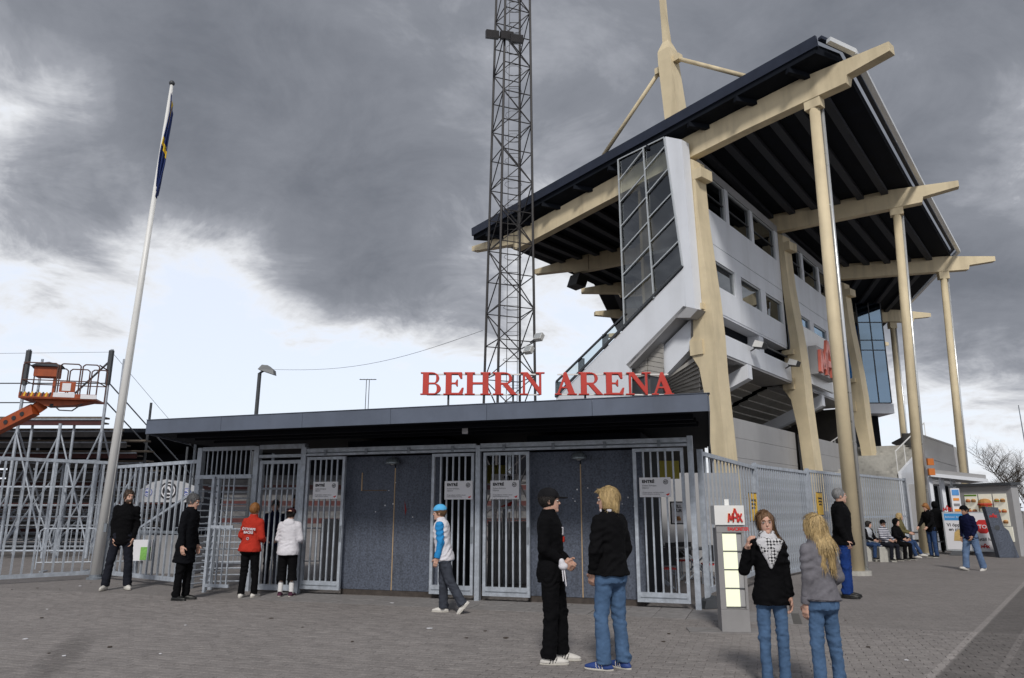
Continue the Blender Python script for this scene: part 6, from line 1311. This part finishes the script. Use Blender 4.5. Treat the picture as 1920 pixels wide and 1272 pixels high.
    def hair(s, m, style='short', name='hair'):
        H = s.H; f = Field(H[:3, 3] - np.array([.2, .2, .62]), H[:3, 3] + np.array([.2, .24, .2]), .007 if s.res < .011 else .010)
        up = .014 if style not in ('crop', 'ponyside') else .008
        f.add(ell((0, .020, .038), (.078 + up * .7, .098 + up * .8, .098 + up * (.5 if style == 'crop' else .9)), H))
        f.sub(ell((0, -.112, -.045), (.086, .094, .118), H), .012)
        f.sub(ell((0, -.06, -.15), (.12, .13, .10), H), .02)
        if style == 'under': f.clip(apply(H, (0, 0, .055)), H[:3, 2])
        if style == 'mop':
            f.add(ell((0, -.055, .098), (.064, .045, .026), H), .02); f.add(ell((.062, .02, -.01), (.026, .06, .068), H), .02); f.add(ell((-.062, .02, -.01), (.026, .06, .068), H), .02); f.add(ell((0, .082, -.055), (.068, .030, .075), H), .03)
        if style == 'long':
            for x, y, z, r in ((-.058, .03, -.02, .036), (.058, .03, -.02, .036), (0, .080, -.02, .055)):
                p = apply(H, (x, y, z)); q = apply(H, (x * 1.15, y + .045, z - .16)); e = q + np.array([x * .3, .03, -.20]); f.add(cap(p, q, r, r * 1.05), .05); f.add(cap(q, e, r * 1.05, r * .5), .05)
            f.add(ell((.068, -.045, .0), (.018, .030, .08), H), .02); f.add(ell((-.068, -.045, .0), (.018, .030, .08), H), .02)
        if style == 'ponyside':
            f.sub(ell((0, -.125, .045), (.064, .062, .056), H), .012)
            for x, y, z, r in ((.060, .03, -.03, .030), (0, .07, -.03, .050)):
                p = apply(H, (x, y, z)); q = p + np.array([x * .5 + .02, -.01, -.15]); e = q + np.array([.05, -.01, -.17]); f.add(cap(p, q, r, r), .05); f.add(cap(q, e, r, r * .45), .04)
            f.add(ell((-.068, -.010, .02), (.012, .030, .065), H), .02); f.add(ell((.068, -.012, .01), (.014, .032, .085), H), .02)
        ho = s.out(name, f, m, .010 if style != 'crop' else .004, 30, streak=75)
        if s.res < .013: s.strands(f, m, ho, {'long': .13, 'ponyside': .12, 'mop': .075, 'short': .04, 'under': .03, 'crop': .018}[style])
        return s
    def strands(s, f, m, parent, ln):
        V, F = f.mesh(); N = vnormals(V, F); rn = np.random.RandomState(len(V)); n = 2600 if s.res < .011 else 900
        i = rn.randint(0, len(V), n); p = V[i] + N[i] * .002; g = np.array([0, 0, -1.0]); c = V.mean(0); c[2] = V[:, 2].max()
        out_ = V[i] - c; out_[:, 2] = 0; out_ /= (np.linalg.norm(out_, axis=1)[:, None] + 1e-6); w = np.clip(N[i][:, 2:3], 0, 1)
        d = g * (1 - w) + out_ * w * .9 + rn.normal(0, .22, (n, 3)); d -= (d * N[i]).sum(1)[:, None] * N[i]; d /= np.linalg.norm(d, axis=1)[:, None] + 1e-6
        side = np.cross(d, N[i]); side /= np.linalg.norm(side, axis=1)[:, None] + 1e-6; L_ = ln * rn.uniform(.5, 1.2, n)[:, None]; wd = .0022 * rn.uniform(.6, 1.4, n)[:, None]
        P = [p]; q = p; dd = d
        for k in range(3):
            q = q + dd * L_ / 3 + N[i] * .0025 * (1.4 - k * .9); P.append(q); dd = dd * .8 + g * .2 + rn.normal(0, .07, (n, 3)) - N[i] * .06
        Hi = np.linalg.inv(s.H); ok = np.ones(n, bool)
        for a in P:
            q_ = a @ Hi[:3, :3].T + Hi[:3, 3]; ok &= ~((q_[:, 1] < -.045) & (q_[:, 2] < (.105 if ln == .12 else .075)))
        P = [a[ok] for a in P]; side = side[ok]; wd = wd[ok]; n = int(ok.sum())
        vs = np.concatenate([np.concatenate([a - side * wd * (1, 1, .8, .25)[k], a + side * wd * (1, 1, .8, .25)[k]]) for k, a in enumerate(P)]); I = np.arange(n)
        F2 = np.concatenate([np.stack([k * 2 * n + I, k * 2 * n + n + I, (k + 1) * 2 * n + n + I, (k + 1) * 2 * n + I], 1) for k in range(3)])
        o = link('hair_strands', np_mesh('hair_strands', vs * s.k, F2, m), parent); o['kind'] = 'stuff'
    def caphat(s, m, yaw=0, brim=True, beanie=False, name='cap'):
        H = s.H @ rotm('z', R(yaw)); f = Field(H[:3, 3] - .24, H[:3, 3] + .24, .008)
        f.add(ell((0, .018, .050), (.096, .119, .102), H)); f.clip(apply(H, (0, 0, .040 if not beanie else .015)), -H[:3, 2])
        if brim: f.add(ell((0, -.124, .046), (.070, .075, .011), H), .008)
        s.out(name, f, m, .0015, 40); return s
    def hood(s, m, up=False, z=.50):
        f = s.field(s.res)
        if up: f.add(ell((0, .03, .03), (.105, .125, .135), s.H)); f.sub(ell((0, -.12, -.01), (.075, .10, .105), s.H), .01)
        else: f.add(ell((0, .105, z), (.125, .060, .105), s.T)); f.add(ell((0, .03, z + .045), (.105, .085, .035), s.T), .03)
        s.out('hood', f, m, .006, 16); return s
    def top(s, m, hem=-.10, infl=.022, sleeve=.020, name='jacket', sm=None, band=None, collar=True, wr=.011, cuff=None, flare=0):
        f = s.field(s.res); J = s.J
        st = [(z, a * s.b, b * s.b, c) for z, a, b, c in (TORSOF if s.f else TORSO)]; A = np.array(st)
        if hem < A[0, 0]: A = np.vstack([[hem, A[0, 1] + flare, A[0, 2] + flare, A[0, 3]], A])
        else:
            zs = [hem] + [z for z in A[:, 0] if z > hem]; A = np.array([[z] + [np.interp(z, A[:, 0], A[:, i]) for i in (1, 2, 3)] for z in zs])
        A[0, 1] += .016; A[0, 2] += .014; A[1, 1] += .008; A[1, 2] += .006
        f.add(loft(A, s.T, infl))
        if hem < 0: f.add(ell((0, .01, -.075), ((.166 if s.f else .170) * s.b + infl * .6, .130 * s.b + infl * .6, .14), s.T), .03); f.clip(apply(s.T, (0, 0, hem)), -s.T[:3, 2])
        arms = f if sm is None else s.field(s.res)
        for sd in 'LR':
            k = 0.035
            if sm is not None: arms.add(cap(J['s' + sd], J['s' + sd], .054 + sleeve * .6, .054 + sleeve * .6), 0)
            arms.add(cap(J['s' + sd], J['e' + sd], .044 + sleeve, .037 + sleeve), k); arms.add(cap(J['e' + sd], J['w' + sd], .037 + sleeve, .032 + sleeve * .6, True), .015)
        if collar: f.add(loft([(.50, .085, .080, .012), (.555, .072, .072, .010), (.60, .066, .068, .006)], s.T, .008), .015)
        s.out(name, f, m, wr, 13, folds='top')
        if sm is not None: s.out('sleeves', arms, sm, wr, 13, folds='top')
        if band is not None:
            f = s.field(s.res); f.add(s.torso(infl + .006, hem - .01, hem + .055)) if hem > -.13 else f.add(loft([(hem - .01, A[0, 1], A[0, 2], A[0, 3]), (hem + .055, A[0, 1], A[0, 2], A[0, 3])], s.T, infl + .006)); s.out('waistband', f, band)
        if cuff is not None:
            for sd in 'LR': f = s.field(s.res); d = s.J['hd' + sd]; f.add(cap(J['w' + sd] - d * .05, J['w' + sd] + d * .005, .037 + sleeve * .75, .034 + sleeve * .7, True)); s.out('cuff', f, cuff)
        return s
    def legs(s, m, infl=.018, hemr=.062, short=False, name='trousers', wr=.011, low=0.02):
        f = s.field(s.res); J = s.J
        f.add(s.torso(infl * .75, -.13, .08)); f.add(ell((0, .012, -.09), ((.138 if s.f else .142) * s.b, .116 * s.b, .09), s.T), .03)
        for sd in 'LR':
            f.add(cap(J['h' + sd], J['k' + sd], (.070 if s.f else .076) * (.5 + .5 * s.b) + infl, .050 + infl), .03)
            a = J['a' + sd]; k = J['k' + sd]; d = unit(a - k)
            f.add(cap(k, k + (a - k) * .45 if short else a + d * low, .048 + infl, hemr + (.02 if short else 0), True), .02)
        tr = s.out(name, f, m, wr, 15, folds='leg')
        if s.res < .011:
            for x in (-.075, .075):
                g_ = s.field(s.res); bx_ = boxp((x, .12, -.075), (.048, .09, .055), s.T, .008); sl, X_, Y_, Z_ = g_.win(bx_[1], bx_[2], .03); g_.D[sl] = np.maximum(f.D[sl] - .006, bx_[0](X_, Y_, Z_)); s.out('pocket', g_, m, parent=tr)
        return s
    def shoes(s, m, sole=c_sole, sock=None, stripe=None):
        for sd in 'LR':
            a = s.J['a' + sd]; yaw = R(s.P['f' + sd]); pit = R(s.P['p' + sd])
            Fm = trm(a) @ rotm('z', yaw) @ rotm('x', pit)
            f = Field(a - .26, a + .26, min(s.res, .011))
            f.add(ell((0, -.055, -.052), (.045, .150, .036), Fm)); f.add(cap(apply(Fm, (0, .025, -.045)), apply(Fm, (0, .02, .015)), .042, .040, True), .03); f.add(cap(apply(Fm, (0, .0, -.02)), apply(Fm, (0, -.12, -.05)), .038, .030), .02)
            f.clip(apply(Fm, (0, 0, -.068)), -Fm[:3, 2]); sh = s.out('shoe', f, m)
            if stripe is not None:
                for k in range(3):
                    g_ = Field(a - .26, a + .26, min(s.res, .011)); M_ = Fm @ trm((0, -.015 - .028 * k, -.040)) @ rotm('x', .35); bx_ = boxp((0, 0, 0), (.08, .007, .034), M_, .002); sl, X_, Y_, Z_ = g_.win(bx_[1], bx_[2], .02); g_.D[sl] = np.maximum(f.D[sl] - .003, bx_[0](X_, Y_, Z_)); s.out('stripe', g_, stripe, parent=sh)
            f = Field(a - .26, a + .26, min(s.res, .009)); f.add(ell((0, -.055, -.072), (.048, .155, .030), Fm)); f.clip(apply(Fm, (0, 0, -.085)), -Fm[:3, 2]); f.clip(apply(Fm, (0, 0, -.062)), Fm[:3, 2]); s.out('sole', f, sole, parent=sh)
            if sock is not None: f = Field(a - .26, a + .3, min(s.res, .011)); d = unit(s.J['k' + sd] - a); f.add(cap(a + d * .17, a - d * .02, .052, .047)); s.out('sock', f, sock)
        return s
    def boxon(s, name, m, c, half, frame='T'):
        f = s.field(min(s.res, .010)); M = s.T if frame == 'T' else s.H; f.add(boxp(c, half, M, min(half) * .5)); s.out(name, f, m); return s
    def backtext(s, body, size, z, m, y=.155):
        M = Matrix([list(r) for r in s.T]); T = Matrix.Scale(s.k, 4) @ M @ Matrix.Translation((0, y, z)) @ Matrix.Rotation(R(180), 4, 'Z') @ Matrix.Rotation(R(90), 4, 'X')
        me = textmesh(body, size, 'CENTER', 0.003, 0.002); me.transform(T); me.materials.clear(); me.materials.append(m); link('print', me, s.root); return s
def hgt(px, feet_y, head_y, pos): return at_y(px, head_y, pos[1]).z
G = lambda px, py: tuple(at_z(px, py))[:2]

# -- left of the gates
p = G(218, 1106); Person('bearded man in black jacket and jeans standing by the flagpole', p, 22, hgt(238, 1108, 917, p), dict(lL=((.13, -.05, -1), (.06, .06, -1)), lR=((-.16, .0, -1), (-.09, .04, -1)), hyaw=25, aL=((.10, .05, -1), (-.16, -.22, -1)), aR=((-.12, .05, -1), (.14, -.24, -1)), side=3, fL=20, fR=-15), build=.96).body().face(h_brown).hair(h_brown).top(c_black, -.16, .022, .020).legs(c_djean, .022, .075).shoes(c_shoew)
p = G(340, 1126); Person('grey-haired man in long dark coat facing the turnstile', p, 82, hgt(365, 1128, 925, p), dict(lL=((.02, -.03, -1), (.02, .03, -1)), lR=((-.03, .05, -1), (-.0, .06, -1)), hpitch=14, hyaw=6, aL=((.12, .05, -1), (.06, -.25, -1)), aR=((-.12, .08, -1), (-.06, -.2, -1)), lean=3)).body().face().hair(h_sgrey).top(c_coat, -.34, .03, .022, 'coat', flare=.012).legs(c_black, .020, .066).shoes(c_shoeb, c_shoeb)
p = G(462, 1121); Person('woman in red printed jacket seen from behind at the gate', p, 172, hgt(465, 1123, 942, p), dict(lL=((.03, .0, -1), (.0, .12, -1)), lR=((-.08, -.10, -1), (-.03, .02, -1)), aL=((.30, -.05, -1), (-.1, -.75, -.55)), aR=((-.20, .05, -1), (.25, -.85, -.3)), side=-3, hyaw=-5), female=True, build=1.18).body().hair(h_ginger, 'short').top(c_red, -.10, .030, .026, wr=.009).legs(c_black, .022, .062).shoes(c_shoew).backtext('ÖTTORPS\nBACKE', .062, .30, c_white).backtext('O', .07, .12, c_lgrey)
p = G(535, 1119); Person('child in white hooded top, black knee shorts and white socks', p, 178, hgt(540, 1120, 952, p), dict(aL=((.18, .02, -1), (-.25, -.9, -.25)), aR=((-.24, .02, -1), (.15, -.95, -.2)), lL=((.05, -.02, -1), (.02, .03, -1)), lR=((-.05, -.02, -1), (-.02, .03, -1)), hpitch=8), build=1.12).body().hair(h_dark, 'under').caphat(cloth('maroon_cap', (.035, .012, .016)), 180).top(c_white, -.13, .046, .030, 'hooded_top', wr=.009).hood(c_white).legs(c_black, .034, .085, True, 'shorts', wr=.007).shoes(cloth('striped_trainer', (.09, .035, .06), .8), c_sole, c_sock)
pz = MG @ Vector((gu(513, 1000, 0.75), 0.75, 0)); Person('man in dark clothes facing out behind the person gate bars', (pz.x, pz.y), 12, hgt(513, 0, 936, pz), dict(hpitch=12, aL=((.15, .0, -1), (-.3, -.7, -.6)), aR=((-.15, .0, -1), (.3, -.7, -.6)))).body().face(None, h_dark).hair(h_dark, 'crop').top(c_navy, -.12).legs(c_djean).shoes(c_shoeb, c_shoeb)
pz = MG @ Vector((gu(551, 1000, 0.95), 0.95, 0)); Person('man half hidden by the post behind the person gate', (pz.x, pz.y), -15, hgt(553, 0, 926, pz), dict(hyaw=-10), skin=m_skin2).body().hair(h_dark, 'crop').top(c_black, -.12).legs(c_black).shoes(c_shoeb, c_shoeb)
# -- boy walking
p = G(832, 1150); pr_ = Person('boy in blue and white sweatshirt with light blue cap, walking left', (p[0] - .02, p[1]), -96, hgt(812, 1152, 945, p), dict(lean=7, lR=((-.03, -.03, -1), (.0, .02, -1)), lL=((.03, .32, -1), (.0, .62, -1)), pL=48, fL=4, fR=-4, aL=((.14, .12, -1), (.04, -.22, -1)), aR=((-.14, .18, -1), (-.02, -.1, -1)), hpitch=2, hyaw=4), build=.97)
pr_.body().face(None, h_lbrown).hair(h_lbrown, 'under').caphat(c_lblue, 0, False).boxon('cap_slot', c_black, (0, .132, .055), (.032, .010, .009), 'H').top(c_white, -.12, .040, .024, 'sweatshirt', sm=c_blue, band=c_blue, cuff=c_blue).legs(c_gjean, .030, .078).shoes(c_shoew)
# -- the two men talking
p = G(1040, 1243); pr_ = Person('man in black jacket and black cap talking, facing right', (p[0] - .02, p[1]), 74, hgt(1035, 1245, 914, p), dict(lean=-2, lR=((-.06, -.03, -1), (-.02, .06, -1)), lL=((.06, -.14, -1), (.02, -.02, -1)), fL=4, fR=14, aL=((.12, .06, -1), (-.45, -.75, -.5)), aR=((-.14, .08, -1), (.42, -.75, -.55)), hyaw=14, hpitch=2), near=0)
pr_.body().face(None, h_dark).hair(h_dark, 'under').caphat(cloth('black_cap', (.012, .012, .014), .4), 0).top(c_black, -.15, .028, .024).legs(c_black, .030, .078).shoes(c_shoew, stripe=c_shoeb).boxon('chest_panel', c_white, (.02, -.128, .36), (.035, .012, .045)).boxon('red_patch', c_red, (.025, -.138, .275), (.03, .010, .03))
p = G(1150, 1256); pr_ = Person('fair-haired man in black sweater and blue jeans, back to camera', p, -138, hgt(1130, 1256, 911, p), dict(lL=((.05, -.10, -1), (.01, .06, -1)), lR=((-.02, .03, -1), (.0, .10, -1)), aL=((.24, .03, -1), (-.22, -.42, -1)), aR=((-.24, .05, -1), (.2, -.5, -1)), hyaw=28, hpitch=4, fL=25, fR=0), near=0, build=1.04)
pr_.body().face(None, h_blond).hair(h_blond, 'mop').top(c_black2, -.06, .030, .028, 'sweater').legs(c_jean, .020, .074).shoes(c_shoebl, stripe=c_shoew).boxon('shirt_collar', c_white, (0, .004, .575), (.070, .072, .016))
# -- the two girls
g1 = (2.47, 7.35); g2 = (2.80, 6.98)
pr_ = Person('girl with checked scarf in black top, hand raised to her hair', g1, -6, hgt(1455, 0, 955, g1), dict(aR=((-.42, -.02, -.9), (.12, -.42, .95)), aL=((.12, .02, -1), (.05, -.2, -1)), curlR=1.0, lL=((.02, -.02, -1), (.0, .05, -1)), lR=((-.05, -.02, -1), (.02, .05, -1)), hyaw=-4, htilt=-4), near=0, female=True)
pr_.body().face(None, h_lbrown).hair(h_lbrown, 'ponyside').top(c_black, -.15, .030, .022, 'top').legs(c_jean, .010, .055).shoes(c_shoew)
f = pr_.field(.009); T = pr_.T
f.add(loft([(.455, .115, .100, -.005), (.51, .108, .102, -.012), (.56, .088, .090, -.012), (.60, .074, .080, -.010)], T, .004), .0); f.sub(loft([(.44, .06, .055, .012), (.62, .052, .050, .006)], T, .0), .0)
for k in range(12): t = k / 11; f.add(ell((-.005, -.150 + .012 * t, .50 - .25 * t), (.125 * (1 - t) + .018, .022, .035), T), .02)
pr_.out('scarf', f, m_scarf, .007, 22)
pr_ = Person('girl with long blonde hair in grey knit jumper, back to camera', g2, -158, hgt(1510, 0, 962, g2), dict(aL=((.12, .06, -1), (.06, -.14, -1)), aR=((-.30, .14, -1), (.25, -.75, -.62)), lL=((.04, -.02, -1), (.02, .03, -1)), lR=((-.08, .02, -1), (-.03, .05, -1)), hyaw=22, hpitch=4, side=-2, lean=3), near=0, female=True, build=1.06)
pr_.body().hair(h_blond, 'long').top(c_grey, -.04, .026, .022, 'jumper', band=c_grey, cuff=c_grey, wr=.008).legs(c_jean, .014, .062).shoes(c_shoew)
# -- man by the fence
p = G(1592, 1121); Person('grey-haired man in black jacket and bright blue jeans by the fence', p, 66, hgt(1575, 1122, 914, p), dict(lL=((.03, -.04, -1), (.0, .04, -1)), lR=((-.03, .02, -1), (-.02, .05, -1)), aL=((.18, .10, -1), (-.22, -.34, -1)), aR=((-.2, .12, -1), (.2, -.34, -1)), hyaw=16), build=1.12).body().face(None, h_grey).hair(h_grey, 'crop').top(c_black, -.12, .034, .028).legs(c_bjean, .020, .074).shoes(c_shoeb, c_shoeb)
# -- group at the concrete blocks
SIT = dict(lL=((.12, -.95, -.12), (.02, .05, -1)), lR=((-.12, -.95, -.12), (-.02, .1, -1)), aL=((.15, -.35, -1), (-.25, -.85, -.3)), aR=((-.15, -.35, -1), (.25, -.85, -.3)))
def seat(label, px, py, rot, h, near=2, hz=.56, **kw):
    q = at_z(px, py); P = dict(SIT); P.update(kw.pop('pose', {})); P['hip'] = hz; return Person(label, (q.x, q.y + .25), rot, h, P, near, **kw)
seat('seated boy in grey vest with black sleeves and blue jeans', 1636, 1053, 28, 1.55, pose=dict(lean=12, hyaw=20)).body().hair(h_dark, 'mop').top(c_lgrey, -.1, sm=c_black).legs(c_jean2).shoes(c_shoeb)
seat('seated boy in striped sweater and dark cap', 1668, 1054, 24, 1.62, pose=dict(lean=4, hyaw=-25)).body().hair(h_dark, 'under').caphat(c_black, 0).top(m_stripe, -.1, name='sweater').legs(c_djean).shoes(c_shoeb)
seat('seated youth all in black between striped boy and olive woman', 1690, 1051, 30, 1.7, pose=dict(lean=10)).body().hair(h_dark, 'mop').top(c_black, -.1).hood(c_black, True).legs(c_black).shoes(c_shoeb)
seat('fair-haired woman in olive jacket sitting with legs stretched, white shoes', 1702, 1046, 42, 1.72, hz=.72, female=True, pose=dict(lL=((.08, -.8, -.45), (.0, -.45, -.9)), lR=((-.08, -.75, -.5), (.0, -.25, -1)), hyaw=15)).body().hair(h_blond, 'long').top(c_olive, -.12).legs(c_jean2).shoes(c_shoew)
p = G(1752, 1046); Person('standing youth in dark jacket and jeans near the picnic table', p, -72, hgt(1744, 0, 943, p), dict(hpitch=22, lean=8, aL=((.14, -.3, -1), (-.1, -.7, -.6)), aR=((-.14, -.3, -1), (.1, -.7, -.6))), 2).body().hair(h_ginger, 'mop').top(c_black, -.10).legs(c_jean2).shoes(c_shoeb)
p = at_z(1780, 1038); Person('youth in black hood behind the poster stand', (p.x, p.y + .6), 160, hgt(1776, 0, 940, p), {}, 2).body().hair(h_dark).top(c_black, -.12).hood(c_black, True).legs(c_black).shoes(c_shoeb)
p = G(1828, 1070); Person('youth in navy top, black cap and washed jeans walking left past the posters', p, -70, hgt(1813, 0, 946, p), dict(lean=6, lR=((-.05, -.28, -1), (-.02, -.12, -1)), lL=((.06, .18, -1), (.02, .30, -1)), pL=12, pR=-14, aL=((.16, .12, -1), (-.1, -.55, -.8)), aR=((-.16, .15, -1), (.05, -.3, -1)), hyaw=-12), 2, skin=m_skin2).body().face(None, h_dark).hair(h_dark, 'under').caphat(c_black, 180, True).top(c_navy, -.10, .03, .026).legs(c_pjean, .034, .085).shoes(c_shoew)

# white bundle held by the man in the cap
q = at_y(1056, 1062, 8.12); wb = thing('white_cloth', tuple(q), 'white folded cloth with hanging strap held by the man in the cap', 'cloth')
f = Field((q.x - .1, q.y - .1, q.z - .16), (q.x + .1, q.y + .1, q.z + .1), .007); f.add(ell((q.x, q.y, q.z), (.05, .035, .04))); f.add(ell((q.x - .015, q.y, q.z + .045), (.03, .03, .035)), .02); V, F = f.mesh(); o_ = np_mesh('bundle', V - np.array(q), F, c_white); link('bundle', o_, wb)
f = Field((q.x - .1, q.y - .1, q.z - .26), (q.x + .1, q.y + .1, q.z + .1), .006); f.add(cap((q.x + .01, q.y, q.z - .03), (q.x + .03, q.y, q.z - .2), .009, .007)); f.add(cap((q.x - .01, q.y, q.z - .03), (q.x + .0, q.y, q.z - .15), .008, .007)); V, F = f.mesh(); link('strap', np_mesh('strap', V - np.array(q), F, c_white), wb)
